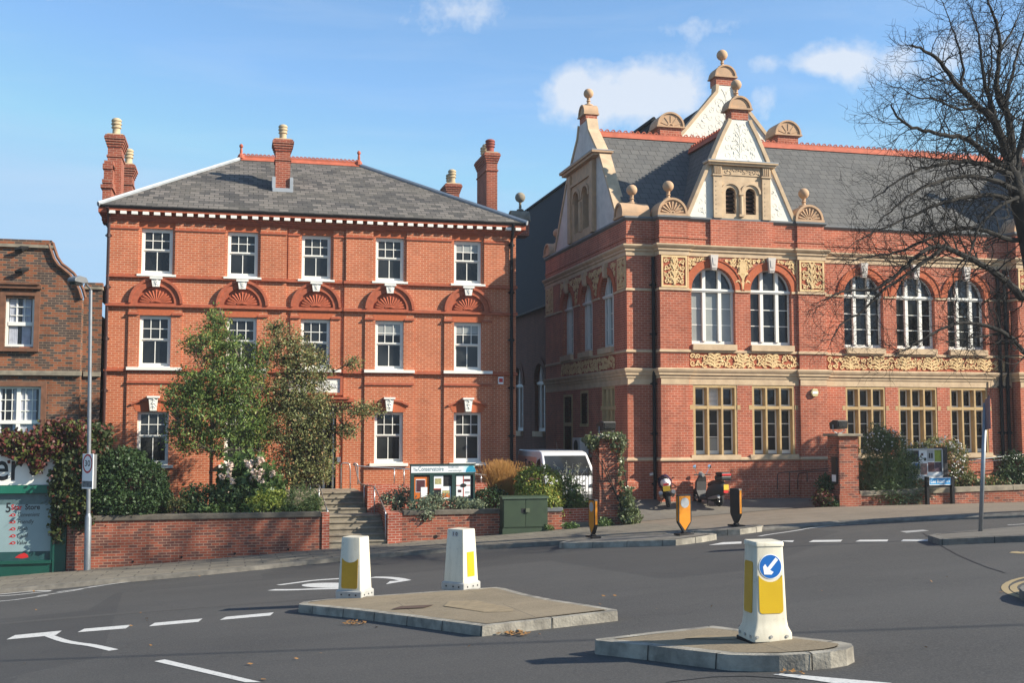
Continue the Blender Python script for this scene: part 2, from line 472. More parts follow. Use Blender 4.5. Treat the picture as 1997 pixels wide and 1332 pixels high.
nt.links.new(mixc(nt, remap(nt, noise(nt, p, 0.7, 2.0), 0.35, 0.65), (0.006, 0.007, 0.008), (0.032, 0.035, 0.036)), b.inputs['Base Color'])
b.inputs['Roughness'].default_value = 0.03; b.inputs['Specular IOR Level'].default_value = 0.42
bump(nt, b, noise(nt, p, 1.5, 1.0), 0.14, 0.04)
GLP = plain('pale_blind_glass', (0.30, 0.31, 0.29), 0.08, 0.1, 1.5, spec=0.6)
LEA_G = plain('leaded_glass', (0.05, 0.055, 0.06), 0.12, 0.3, 12, spec=0.6)
GST = plain('galvanised_steel', (0.30, 0.315, 0.33), 0.42, 0.12, 5, metal=0.6)
SST = plain('stainless_rail', (0.55, 0.54, 0.52), 0.3, 0.1, 5, metal=0.8)
GRY = plain('lantern_grey', (0.16, 0.165, 0.17), 0.5, 0.1, 5)
BRD = brick('brick_shaded', (0.17, 0.062, 0.040), (0.12, 0.046, 0.032), (0.16, 0.10, 0.075), stain=0.3)  # wing brick with the passage shade put into its colour
COP = plain('dark_coping', (0.155, 0.13, 0.098), 0.9, 0.2, 4, c2=(0.085, 0.073, 0.058))
# ground materials
m, nt, b = mat('asphalt'); ASP = m
p = pos(nt)
f1 = noise(nt, p, 42.0, 3.0, 0.75); f2 = noise(nt, p, 0.35, 5.0, 0.6); f3 = noise(nt, p, 95.0, 2.0, 0.7)
mp = N(nt, 'Mapping'); mp.inputs['Rotation'].default_value = (0, 0, R(-4)); mp.inputs['Scale'].default_value = (0.05, 0.9, 1)
nt.links.new(p, mp.inputs[0])
lane = noise(nt, mp.outputs[0], 1.3, 3.0)
c0 = mixc(nt, remap(nt, f2, 0.3, 0.72), (0.046, 0.0445, 0.042), (0.071, 0.068, 0.0635))
c0 = mixc(nt, M_(nt, 'MULTIPLY', remap(nt, lane, 0.42, 0.7), 0.35), c0, (0.034, 0.034, 0.035))
c0 = mixc(nt, remap(nt, f1, 0.42, 0.72, 0.0, 0.75), c0, (0.125, 0.116, 0.106))
c0 = mixc(nt, remap(nt, f3, 0.50, 0.70, 0.0, 0.6), c0, (0.022, 0.021, 0.02))
vc_ = N(nt, 'TexVoronoi'); vc_.distance = 'CHEBYCHEV'; vc_.inputs['Scale'].default_value = 0.11; nt.links.new(p, vc_.inputs[0])
sc_ = N(nt, 'SeparateXYZ'); nt.links.new(vc_.outputs['Color'], sc_.inputs[0])
c0 = mixc(nt, M_(nt, 'MULTIPLY', M_(nt, 'GREATER_THAN', sc_.outputs[0], 0.72), 0.30), c0, (0.026, 0.026, 0.027))
c0 = mixc(nt, remap(nt, noise(nt, p, 1.7, 5.0, 0.7), 0.62, 0.72, 0.0, 0.35), c0, (0.022, 0.022, 0.023))
vr = N(nt, 'TexVoronoi'); vr.feature = 'DISTANCE_TO_EDGE'; vr.inputs['Scale'].default_value = 0.16; vr.inputs['Randomness'].default_value = 1.0
wv = N(nt, 'VectorMath'); wv.operation = 'ADD'; nt.links.new(p, wv.inputs[0])
nv = N(nt, 'TexNoise'); nv.inputs['Scale'].default_value = 0.8; nt.links.new(p, nv.inputs[0]); nt.links.new(nv.outputs[1], wv.inputs[1])
nt.links.new(wv.outputs[0], vr.inputs[0])
c0 = mixc(nt, remap(nt, vr.outputs[0], 0.0, 0.003, 0.22, 0.0), c0, (0.02, 0.02, 0.02))
nt.links.new(c0, b.inputs['Base Color']); b.inputs['Roughness'].default_value = 0.85; b.inputs['Specular IOR Level'].default_value = 0.3
bump(nt, b, f1, 0.35, 0.008)
def paving(name, ca, cb, joint, wx, wy, ms=0.02):
    m, nt, b = mat(name); p = pos(nt)
    t = N(nt, 'TexBrick'); nt.links.new(p, t.inputs[0])
    for k, v in (('Scale', 1.0), ('Brick Width', wx), ('Row Height', wy), ('Mortar Size', ms), ('Bias', 0.0)): t.inputs[k].default_value = v
    t.inputs['Color1'].default_value = rgb(ca); t.inputs['Color2'].default_value = rgb(cb); t.inputs['Mortar'].default_value = rgb(joint)
    c = mixc(nt, remap(nt, noise(nt, p, 1.2, 5.0, 0.65), 0.35, 0.75, 0.0, 0.55), t.outputs['Color'], tuple(x * 0.55 for x in cb))
    c = mixc(nt, remap(nt, noise(nt, p, 3.6, 6.0, 0.72), 0.56, 0.68, 0.0, 0.5), c, tuple(x * 0.4 for x in cb))
    c = mixc(nt, remap(nt, noise(nt, p, 45.0, 2.0), 0.4, 0.75, 0.0, 0.35), c, tuple(x * 1.6 for x in ca))
    nt.links.new(c, b.inputs['Base Color']); b.inputs['Roughness'].default_value = 0.9; b.inputs['Specular IOR Level'].default_value = 0.2
    bump(nt, b, noise(nt, p, 40.0, 2.0), 0.25, 0.006)
    return m
PAV = paving('paving_slab', (0.215, 0.187, 0.142), (0.155, 0.137, 0.110), (0.05, 0.045, 0.038), 0.9, 0.62)
PVT = paving('tan_tarmac', (0.215, 0.175, 0.132), (0.185, 0.153, 0.118), (0.14, 0.12, 0.095), 7.0, 5.0, 0.005)
DRV = paving('grey_drive', (0.165, 0.147, 0.122), (0.145, 0.132, 0.114), (0.11, 0.10, 0.09), 7.0, 5.0, 0.004)
ISL = paving('island_concrete', (0.245, 0.195, 0.13), (0.21, 0.168, 0.112), (0.12, 0.10, 0.075), 2.6, 1.8, 0.008)
KRB = plain('granite_kerb', (0.38, 0.345, 0.28), 0.9, 0.22, 4, c2=(0.15, 0.135, 0.11), bmp=0.9)
KRD = plain('dark_kerb', (0.20, 0.18, 0.15), 0.9, 0.2, 5, c2=(0.10, 0.092, 0.08), bmp=0.5)
def paint(name, c, wear):
    m, nt, b = mat(name); p = pos(nt)
    f = remap(nt, noise(nt, p, 22.0, 4.0, 0.7), 0.52, 0.75, 0.0, wear)
    nt.links.new(mixc(nt, f, c, (0.12, 0.118, 0.115)), b.inputs['Base Color']); b.inputs['Roughness'].default_value = 0.8
    return m
RDW = paint('road_white', (0.55, 0.535, 0.50), 0.8)
RDF = paint('road_white_worn', (0.34, 0.33, 0.31), 0.95)
RDY = paint('road_yellow', (0.33, 0.245, 0.12), 0.95)
SOI = plain('garden_soil', (0.06, 0.045, 0.03), 0.95, 0.2, 4, c2=(0.03, 0.024, 0.018), bmp=0.5)
# signs and street furniture
m, nt, b = mat('bollard_plastic'); BOL = m; p = pos(nt)
mp = N(nt, 'Mapping'); mp.inputs['Scale'].default_value = (9, 9, 1.6); nt.links.new(p, mp.inputs[0])
c0 = mixc(nt, remap(nt, noise(nt, mp.outputs[0], 1.0, 5.0, 0.65), 0.45, 0.8, 0.0, 0.7), (0.60, 0.55, 0.43), (0.38, 0.34, 0.25))
c0 = mixc(nt, remap(nt, noise(nt, p, 16.0, 5.0, 0.7), 0.6, 0.72, 0.0, 0.6), c0, (0.25, 0.23, 0.19))
nt.links.new(c0, b.inputs['Base Color']); b.inputs['Roughness'].default_value = 0.5
BOD = plain('bollard_skirt', (0.42, 0.41, 0.38), 0.6, 0.15, 6)
RYE = plain('reflective_yellow', (0.58, 0.37, 0.012), 0.4, 0.05, 3)
RYD = plain('reflective_amber', (0.52, 0.29, 0.012), 0.45, 0.08, 5)
ORA = plain('reflective_orange', (0.62, 0.22, 0.006), 0.45, 0.08, 3)
BLU = plain('sign_blue', (0.012, 0.125, 0.42), 0.35, 0.04, 3)
BLL = plain('sign_light_blue', (0.05, 0.28, 0.56), 0.4, 0.04, 3)
SWH = plain('sign_white', (0.80, 0.80, 0.78), 0.4, 0.03, 3)
SGR = plain('sign_grey', (0.42, 0.43, 0.43), 0.4, 0.06, 3)
RED = plain('sign_red', (0.50, 0.02, 0.02), 0.4, 0.06, 3)
SBK = plain('sign_black', (0.015, 0.015, 0.016), 0.5, 0.1, 3)
GRN = plain('cabinet_green', (0.035, 0.058, 0.030), 0.55, 0.12, 3, c2=(0.025, 0.042, 0.024))
GRB = plain('board_green', (0.020, 0.050, 0.042), 0.45, 0.08, 3)
SHG = plain('shop_green', (0.012, 0.13, 0.082), 0.4, 0.1, 2)
SHD = plain('shop_green_dark', (0.008, 0.07, 0.05), 0.4, 0.1, 2)
PNL = plain('shop_poster_shaded', (0.24, 0.33, 0.34), 0.35, 0.08, 1)  # poster darkened: fascia shade and glass put into its colour
VNW = plain('van_white', (0.72, 0.71, 0.70), 0.25, 0.03, 2, spec=0.6)
TYR = plain('tyre_rubber', (0.018, 0.018, 0.019), 0.85, 0.2, 8)
SIL = plain('silver_paint', (0.30, 0.29, 0.28), 0.3, 0.08, 3, metal=0.4)
MIR = plain('mirror_glass', (0.75, 0.78, 0.82), 0.05, 0.02, 2, metal=1.0)
PLT = plain('yellow_plate', (0.62, 0.40, 0.03), 0.5, 0.08, 3)
NAV = plain('navy_paint', (0.012, 0.012, 0.05), 0.25, 0.1, 3, spec=0.6)
BRK = plain('dark_bark', (0.022, 0.018, 0.014), 0.9, 0.2, 5, c2=(0.010, 0.009, 0.007))
BRG = plain('grey_bark', (0.13, 0.105, 0.075), 0.9, 0.2, 6, c2=(0.07, 0.055, 0.04))
# foliage
LROW = leafmat('rowan_leaf', (0.072, 0.135, 0.034), (0.176, 0.238, 0.056), (0.255, 0.271, 0.062), 0.12)
LBRO = leafmat('bronze_leaf', (0.112, 0.138, 0.048), (0.262, 0.262, 0.099), (0.341, 0.210, 0.092), 0.12)
LDRK = leafmat('laurel_leaf', (0.020, 0.046, 0.015), (0.055, 0.092, 0.030), rough=0.5, spec=0.3, trans=0.12)
LMID = leafmat('shrub_leaf', (0.052, 0.108, 0.028), (0.149, 0.210, 0.061), rough=0.45)
LGLD = leafmat('golden_leaf', (0.158, 0.228, 0.044), (0.500, 0.500, 0.088))
LSIL = leafmat('sage_leaf', (0.118, 0.151, 0.092), (0.262, 0.295, 0.177))
LBOX = leafmat('privet_leaf', (0.098, 0.155, 0.029), (0.309, 0.348, 0.068), (0.464, 0.329, 0.068), 0.10)
LORG = leafmat('orange_grass', (0.40, 0.19, 0.05), (0.52, 0.30, 0.10), trans=0.35)
LGRY = leafmat('grey_shrub_leaf', (0.158, 0.175, 0.114), (0.385, 0.385, 0.280))
LIVY = leafmat('ivy_leaf', (0.063, 0.089, 0.031), (0.179, 0.210, 0.095), (0.273, 0.294, 0.179), 0.15, rough=0.35)
LRED = leafmat('creeper_leaf', (0.088, 0.025, 0.020), (0.150, 0.040, 0.031), (0.098, 0.116, 0.026), 0.40)
LCRG = leafmat('creeper_green_leaf', (0.026, 0.046, 0.014), (0.068, 0.083, 0.026), (0.121, 0.030, 0.022), 0.12)
LROS = leafmat('rosemary_leaf', (0.096, 0.149, 0.049), (0.245, 0.289, 0.105), rough=0.5)
LROB = leafmat('bush_needle', (0.045, 0.085, 0.026), (0.13, 0.18, 0.065), rough=0.5, trans=0.15)
LCIS = leafmat('flower_shrub_leaf', (0.070, 0.098, 0.030), (0.210, 0.224, 0.077), (0.266, 0.140, 0.070), 0.12)
PNK = plain('pink_petal', (0.75, 0.50, 0.40), 0.7, 0.06, 20, c2=(0.72, 0.62, 0.50))
WFL = plain('white_petal', (0.78, 0.76, 0.72), 0.7, 0.03, 10)
DLF = plain('dry_leaf', (0.30, 0.15, 0.045), 0.8, 0.2, 30)
# ------------------------------------------------------------------ ground, pavements, markings
xs = [-700, -250, -90, -40] + list(np.arange(-36, 91, 3.0)) + [140, 300, 800]
ys = [-600, -200, -80, -30] + list(np.arange(-27, 81, 3.0)) + [150, 400, 1200]
mb = MB()
for i, x in enumerate(xs):
    for y in ys: mb.v.append((x, y, ground(x, y)))
ny = len(ys)
for i in range(len(xs) - 1):
    for j in range(ny - 1):
        mb.f.append((i * ny + j, (i + 1) * ny + j, (i + 1) * ny + j + 1, i * ny + j + 1)); mb.m.append(0)
road = struct(mb.build('road', ASP)); ORG['road'] = (0, 0, 0)

def gz(p, off): return Vector((p[0], p[1], ground(p[0], p[1]) + off))
def resample(pl, step):
    out = [Vector(pl[0])]
    for a, b in zip(pl, pl[1:]):
        a, b = Vector(a), Vector(b); n = max(1, int((b - a).length / step))
        for k in range(1, n + 1): out.append(a.lerp(b, k / n))
    return out
def smooth_line(pl, it=2):
    pl = [Vector(p) for p in pl]
    for _ in range(it):
        q = [pl[0]]
        for a, b in zip(pl, pl[1:]): q += [a * .75 + b * .25, a * .25 + b * .75]
        pl = q + [pl[-1]]
    return pl
def gline(px, off=0.0): return [onG(x, y, off) for x, y in px]
def mark(name, polys, m, off=0.005):
    mb = MB()
    for pl in polys: mb.poly([gz(onG(x, y), off) for x, y in pl])
    return mb.build(name, m, road, fix=False)
def stripe(name, lines, width, m, off=0.005):
    """painted line along pixel polylines, width in metres"""
    mb = MB()
    for px in lines:
        P = smooth_line(gline(px), 1)
        for k in range(len(P) - 1):
            q = []
            for a, s in ((k, 1), (k, -1), (k + 1, -1), (k + 1, 1)):
                t = P[min(a + 1, len(P) - 1)] - P[max(a - 1, 0)]; t.z = 0; t.normalize()
                q.append(gz(P[a] + Vector((-t.y, t.x, 0)) * (width / 2 * s), off))
            mb.poly(q)
    return mb.build(name, m, road, fix=False)
def P8(l): return [(x * .3105, 1080 + y * .3105) for x, y in l]
def P5(l): return [(1500 + x * .2487, 780 + y * .2487) for x, y in l]
def P6(l): return [(550 + x * .3505, 1000 + y * .3505) for x, y in l]
for q in ([(40, 543), (95, 515), (388, 487), (350, 515)], [(487, 497), (530, 475), (823, 450), (790, 473)],
          [(935, 460), (972, 438), (1272, 411), (1245, 432)], [(1380, 420), (1420, 400), (1720, 372), (1697, 392)]):
    mark('lane_dash', [P8(q)], RDW)
mark('lane_dash', [P8([(968, 680), (1035, 668), (1640, 812), (1540, 812)])], RDW)
tail = P8([(300, 516), (400, 552), (480, 567), (560, 576), (620, 588), (715, 610)])
stripe('curved_line', [tail], 0.13, RDW, 0.006)
stripe('edge_line', [P8([(-60, 305), (60, 297), (200, 278), (300, 264)]), P8([(235, 268), (330, 254), (430, 240), (520, 224)]),
                     P8([(360, 243), (500, 224), (560, 215), (690, 195)]), P8([(560, 213), (700, 193), (820, 178), (980, 158)]),
                     P8([(830, 174), (980, 156), (1130, 138), (1260, 127)])], 0.10, RDW)
stripe('arrow_outline', [P8([(-60, 262), (60, 252), (200, 237), (320, 235)]), P8([(320, 237), (200, 250), (100, 262), (-60, 272)])], 0.13, RDW)
# mini roundabout: painted disc with curved arrows round it
cx0 = onG(650, 1141)
disc = []
for k in range(28):
    a = 2 * math.pi * k / 28; disc.append((646 + 58 * math.cos(a), 1142.5 + 5.0 * math.sin(a)))
mark('roundabout_disc', [disc], RDW)
stripe('roundabout_arrow', [P6([(-60, 432), (60, 432), (180, 427), (330, 424)]), P6([(-20, 405), (80, 392), (180, 378), (330, 369)]),
                            P6([(500, 362), (570, 362), (640, 368), (690, 380)])], 0.22, RDW)
mark('roundabout_arrow', [P6([(600, 384), (725, 377), (578, 401)])], RDW, 0.006)
for q in ([(90, 1112), (105, 1107), (195, 1105), (185, 1118)], [(310, 1118), (345, 1103), (575, 1100), (560, 1115)],
          [(675, 1114), (710, 1101), (935, 1099), (925, 1113)], [(1033, 1112), (1052, 1098), (1258, 1097), (1245, 1112)]):
    mark('give_way_dash', [P5(q)], RDW)
mark('give_way_dash', [[(1382, 1064), (1410, 1058.5), (1446, 1057), (1446, 1061)]], RDW)
stripe('bend_line', [P5([(-80, 1072), (0, 1058), (130, 1040), (270, 1018)]), P5([(270, 1015), (400, 998), (560, 982), (770, 972)])], 0.12, RDW)
stripe('centre_line', [P5([(1130, 950), (1400, 936), (1650, 922), (1925, 906)])], 0.10, RDW)
stripe('centre_line', [P5([(1870, 984), (1940, 980), (2060, 972)])], 0.10, RDW)
mark('front_line', [[(1507, 1317), (1525, 1315), (1740, 1334), (1700, 1345)]], RDW)
stripe('yellow_line', [[(2060, 1117), (1997, 1127), (1972, 1134), (1958, 1144), (1962, 1154), (1980, 1163), (2050, 1182)],
                       [(2060, 1124), (1997, 1135), (1983, 1140), (1975, 1146), (1980, 1154), (1997, 1161), (2050, 1170)]], 0.09, RDY)
mark('yellow_patch', [[(1968, 1079), (1974, 1076.5), (1984, 1076), (1991, 1077.5), (2000, 1076), (2020, 1077), (2020, 1081), (1985, 1080.5)]], RDY)
mark('roadworks_patch', [[(1755, 1037), (1800, 1034), (1812, 1036), (1768, 1040)]], RDF)

TRK = plain('worn_asphalt', (0.075, 0.070, 0.064), 0.85, 0.15, 30); SEAM = plain('tar_seam', (0.016, 0.016, 0.016), 0.6, 0.1, 5)
stripe('worn_track', [[(-60, 1223), (120, 1207), (330, 1190), (560, 1171), (640, 1166)]], 0.30, TRK, 0.003)
stripe('tar_seam', [[(1800, 1040), (1850, 1075), (1915, 1104), (1960, 1118)], [(1300, 1332), (1420, 1318), (1560, 1326)], [(-20, 1162), (110, 1152), (300, 1133), (520, 1111), (720, 1092)]], 0.025, SEAM, 0.004)
# pavement along the frontages
FRONT = 34.5
Kpx = [(-200, 1170), (0, 1150), (133, 1138), (261, 1126), (404, 1113.5), (497, 1104.5), (600, 1093.5), (713, 1082.5), (815, 1074.5), (930, 1065),
       (1100, 1055), (1200, 1046.5), (1300, 1039), (1394, 1032), (1480, 1029), (1560, 1023), (1640, 1016), (1720, 1012), (1800, 1008.5), (1997, 1000), (2200, 991)]
K = gline(Kpx, 0.11)
K = [Vector((-40, K[0].y + 0.3, 0))] + K + [Vector((60, K[-1].y - 0.2, 0))]
K = resample(K, 1.5)
mb = MB(); mk = MB(); mt = MB()
for a, b in zip(K, K[1:]):
    for t0, t1 in ((0, .34), (.34, .67), (.67, 1.0)):
        def lp(p, t): return gz((p.x, p.y + 0.16 + (FRONT + 0.6 - p.y - 0.16) * t), 0.11)
        (mt if a.x > 12.4 else mb).poly([lp(a, t0), lp(b, t0), lp(b, t1), lp(a, t1)])
    h = 0.11 if a.x < 10.5 else 0.045
    A, B = gz((a.x, a.y), h), gz((b.x, b.y), h); A2, B2 = gz((a.x, a.y + 0.16), 0.112), gz((b.x, b.y + 0.16), 0.112)
    A0, B0 = gz((a.x, a.y - 0.02), -0.05), gz((b.x, b.y - 0.02), -0.05)
    mk.poly([A, B, B2, A2]); mk.poly([A0, B0, B, A])
struct(mb.build('pavement', PAV)); struct(mt.build('tarmac_pavement', PVT)); struct(mk.build('kerb', KRD))
# forecourt that climbs from the pavement to the hall, and the alley behind
mb = MB()
def fc(x, y):
    z0 = ground(x, FRONT + 0.3) + 0.12
    t = ss(FRONT + 0.3, 37.6, y)
    zb = -0.80 + 0.28 * ss(12.4, 13.6, x)
    return Vector((x, y, z0 + (zb - z0) * t))
gx = [9.9, 10.8, 11.6, 12.4, 12.8, 13.2, 13.6, 14.5, 15.5, 17, 18.5, 20, 20.9]; gy = [34.8, 35.2, 35.7, 36.2, 36.7, 37.2, 37.7, 39, 45, 60, 80]
for a, b in zip(gx, gx[1:]):
    for c, d in zip(gy, gy[1:]): mb.poly([fc(a, c), fc(b, c), fc(b, d), fc(a, d)])
struct(mb.build('forecourt', DRV))
def bed(name, x0, x1, z, y0=34.62, y1=40.2):
    mb = MB(); n = 6
    mb.box(x0, x1, y0, y1, z - 2.2, z); o = mb.build(name, SOI); return struct(o)

# ------------------------------------------------------------------ traffic islands
def inset(pl, d):
    out = []; n = len(pl); area = sum(pl[i].x * pl[(i + 1) % n].y - pl[(i + 1) % n].x * pl[i].y for i in range(n))
    sg = 1 if area > 0 else -1
    for i in range(n):
        e1 = (pl[i] - pl[i - 1]); e2 = (pl[(i + 1) % n] - pl[i]); e1.z = e2.z = 0; e1.normalize(); e2.normalize()
        n1 = Vector((-e1.y, e1.x, 0)) * sg; n2 = Vector((-e2.y, e2.x, 0)) * sg
        b = n1 + n2; k = d / max(0.35, b.length / 2); b.normalize()
        out.append(pl[i] + b * k)
    return out
def island(label, px, h, top=ISL, kerbm=KRB, band=0.14):
    P = [onG(x, y, h) for x, y in px]
    c = sum(P, Vector()) / len(P)
    t = thing('traffic_island', label, 'traffic island', (c.x, c.y, ground(c.x, c.y)), 'raised traffic islands')
    mb = MB(); n = len(P); i = len(mb.v)
    lo = [gz(p, -0.1) for p in P]; outer = inset(P, -0.015)
    lo = [gz(p, -0.1) for p in outer]
    I = [gz(p, h) for p in inset(P, band)]
    for k in range(n):
        j = (k + 1) % n
        mb.poly([lo[k], lo[j], P[j], P[k]]); mb.poly([P[k], P[j], I[j], I[k]])
    o = mb.build('kerb', kerbm, t, bevel=0.0)
    mb = MB(); mb.poly([p + Vector((0, 0, 0.004)) for p in inset(P, band - 0.01)])
    mb.build('surface', top, t)
    # joints between the kerb stones
    mj = MB()
    L = []; acc = .4
    for q0, q1 in zip(P, P[1:] + [P[0]]):
        ln = (q1 - q0).length
        while acc < ln: L.append((q0.lerp(q1, acc / ln), (q1 - q0).normalized())); acc += .95
        acc -= ln
    for q, t_ in L:
        t_.z = 0; t_.normalize(); nrm = Vector((t_.y, -t_.x, 0))
        ar = sum(P[q].x * P[(q + 1) % n].y - P[(q + 1) % n].x * P[q].y for q in range(n))
        if ar < 0: nrm = -nrm
        a = q + nrm * 0.004 - nrm * band; b_ = q + nrm * 0.006
        wv = t_ * 0.006
        mj.poly([a - wv + Vector((0, 0, .002)), a + wv + Vector((0, 0, .002)), b_ + wv + Vector((0, 0, .002)), b_ - wv + Vector((0, 0, .002))])
        d = gz(q + nrm * 0.022, -0.02)
        mj.poly([b_ - wv, b_ + wv, d + wv, d - wv])
    mj.build('kerb_joint', DRK, t, fix=False)
    return t
def P7(l): return [(1100 + x * .3505, 1000 + y * .3505) for x, y in l]
is1 = island('large raised island of tan concrete carrying two plain white bollards',
             [(583, 1178), (592, 1174), (640, 1168.5), (760, 1160), (880, 1151.5), (940, 1147.5), (968, 1145.5), (985, 1148), (1030, 1160), (1085, 1171),
              (1150, 1180.5), (1203, 1189.5), (1204, 1192), (1080, 1206), (941, 1221.5), (800, 1203), (690, 1189.5), (584, 1179.5)], 0.13)
is3 = island('nearest raised island with rounded end, under the blue arrow bollard',
             [(1161, 1247), (1270, 1233.5), (1391, 1221), (1470, 1231), (1549, 1242), (1640, 1252), (1660, 1256), (1664, 1261), (1650, 1267.5), (1619, 1272.5),
              (1570, 1276.5), (1520, 1279), (1470, 1279), (1421, 1277.5), (1338, 1268), (1250, 1258), (1163, 1249.5)], 0.15)
is2 = island('low dark island carrying two orange flat bollards',
             [(1090.7, 1058), (1112, 1053), (1146, 1050.5), (1230, 1045), (1344, 1039.5), (1390, 1040.5), (1397, 1042), (1368, 1047), (1318, 1053), (1200, 1056.5), (1100, 1059.5)], 0.14, KRD, KRB)
is4 = island('short kerbed island nearest the forecourt, with one orange bollard',
             [(1347, 1036), (1380, 1031), (1420, 1026.6), (1470, 1024), (1489, 1024.6), (1484, 1027), (1443, 1032.5), (1400, 1035)], 0.14, KRD, KRB)
is5 = island('dark kerbed island at right edge with the grey sign pole',
             [(1810, 1044), (1826, 1041), (1860, 1038), (1905, 1034), (1997, 1026.5), (2150, 1016), (2150, 1040), (1997, 1045), (1900, 1049), (1850, 1051.5), (1834, 1052)], 0.12, DRV, KRD)
is6 = island('kerb corner behind the double yellow lines at right edge',
             [(1988, 1147), (1994, 1142), (2020, 1136), (2120, 1120), (2120, 1175), (2020, 1160), (1994, 1153)], 0.12, DRV, KRD)
# dark tarmac repair on the big island, cover plate
mb = MB(); mb.poly([onG(x, y, .14) for x, y in P6([(610, 538), (660, 521), (845, 513), (790, 530)])]); mb.build('cover_plate', plain('rusty_plate', (0.10, 0.06, 0.04), .8), is1, fix=False)
mb = MB(); mb.poly([onG(x, y, .139) for x, y in P6([(900, 520), (930, 492), (1080, 488), (1290, 535), (1280, 552), (1130, 555)])]); mb.build('repair_patch', plain('tan_patch', (0.29, 0.22, 0.13), .9, .15, 8), is1, fix=False)
mb = MB(); mb.poly([onG(x, y, .159) for x, y in P7([(660, 700), (770, 682), (955, 690), (955, 706)])]); mb.build('repair_patch', bpy.data.materials['tan_patch'], is3, fix=False)
# ------------------------------------------------------------------ the orange brick building
YA = 40.0
A = thing('brick_building', 'three storey orange brick building with grey hipped roof and white sash windows', 'building', (3.0, YA, -0.3))
FA = FY(YA)
COLS = [-2.52, 0.33, 2.86, 5.46, 8.31]
WW = 1.02
tops = [(c - WW / 2, c + WW / 2, 7.17, 8.76) for c in COLS]
mids = [(c - WW / 2, c + WW / 2, 4.0, 5.77) for c in COLS]
grds = [(c - WW / 2, c + WW / 2, 0.70, 2.53) for i, c in enumerate(COLS) if i != 2]
door = (2.10, 3.62, -0.18, 2.58)
mb = MB()
mb.wall(FA, -4.12, 1.83, -1.6, 9.35, [o for o in tops + mids + grds if o[1] < 1.8], 0.16)
mb.wall(FA, 3.85, 10.12, -1.6, 9.35, [o for o in tops + mids + grds if o[0] > 3.9], 0.16)
mb.wall(FY(YA + .07), 1.83, 3.85, -1.6, 9.35, [tops[2], mids[2], door], 0.12)
for x in (1.83, 3.85): mb.poly([FA(x, -1.6), FA(x, 9.35), FA(x, 9.35, -.07), FA(x, -1.6, -.07)])
for x in (-4.12, 10.12): mb.poly([(x, YA, -1.6), (x, YA, 9.35), (x, 51.4, 9.35), (x, 51.4, -1.6)])
mb.poly([(-4.12, 51.4, -1.6), (10.12, 51.4, -1.6), (10.12, 51.4, 9.35), (-4.12, 51.4, 9.35)])
wallA = mb.build('wall', BRA, A)
# raised bays under the string course, raised panels between the top windows
mb = MB()
for i, c in enumerate(COLS):
    f = FA.up(.06) if i != 2 else FY(YA + .07).up(.06)
    ops = [mids[i]] + ([grds[i if i < 2 else i - 1]] if i != 2 else [(c - .76, c + .76, -1.6, 2.9)])
    mb.wall(f, c - .87, c + .87, -1.6, 6.06, ops, .06)
    for u in (c - .87, c + .87): mb.poly([f(u, -1.6), f(u, 6.06), f(u, 6.06, -.06), f(u, -1.6, -.06)])
for a, b, y in ((-4.05, -3.12, 0), (-1.93, -.27, 0), (.93, 1.83, 0), (1.88, 2.26, .07), (3.46, 3.83, .07), (3.9, 4.86, 0), (6.06, 7.71, 0), (8.91, 9.86, 0)):
    mb.box(a, b, 7.14, 8.97, 0, .055, FY(YA + y))
mb.build('raised_brick_panel', BRA, A)
mb = MB()
def string(z, h, w, segs, dy=0.0):
    for a, b in segs:
        f = FY(YA + dy); mb.box(a, b, z, z + h * .5, 0, w, f); mb.box(a, b, z + h * .5, z + h, 0, w * .62, f)
full = [(-4.14, 1.86), (3.82, 10.16)]
string(7.05, .10, .11, full); string(7.05, .10, .11, [(1.86, 3.82)], .07)
string(6.06, .12, .14, full); string(6.06, .12, .14, [(1.86, 3.82)], .07)
string(3.86, .10, .12, full); string(3.86, .10, .12, [(1.86, 3.82)], .07)
for i, c in enumerate(COLS):
    dy = .07 if i == 2 else 0
    string(5.78, .08, .12, [(c - .89, c - .53), (c + .53, c + .89)], dy)
    if i != 2: string(3.46, .09, .11, [(c - .88, c + .88)], 0)
for a, b, y in ((-4.06, -3.1, 0), (-1.95, -.25, 0), (.91, 1.84, 0), (1.87, 2.28, .07), (3.44, 3.84, .07), (3.88, 4.88, 0), (6.04, 7.73, 0), (8.89, 9.9, 0)):
    string(8.70, .07, .095, [(a, b)], y)
mb.build('string_course', MOU, A)
# flat rubbed-brick lintels
mb = MB()
for i, c in enumerate(COLS):
    f = FY(YA + (.07 if i == 2 else 0))
    mb = MB(); mb.prism([(c - .54, 8.76), (c + .54, 8.76), (c + .62, 8.98), (c - .62, 8.98)], -.05, .004, f); mb.build('lintel', RUB, A)
    mb = MB(); mb.prism([(c - .54, 5.77), (c + .54, 5.77), (c + .64, 6.06), (c - .64, 6.06)], -.05, .066, f); mb.build('lintel', RUB, A)
    if i != 2:
        mb = MB()
        for s in (-1, 1):
            mb.prism([(c + s * .14, 2.50), (c + s * .56, 2.50), (c + s * .68, 2.78), (c + s * .14, 2.84)][::s], -.05, .068, f)
        mb.build('lintel', RUB, A)
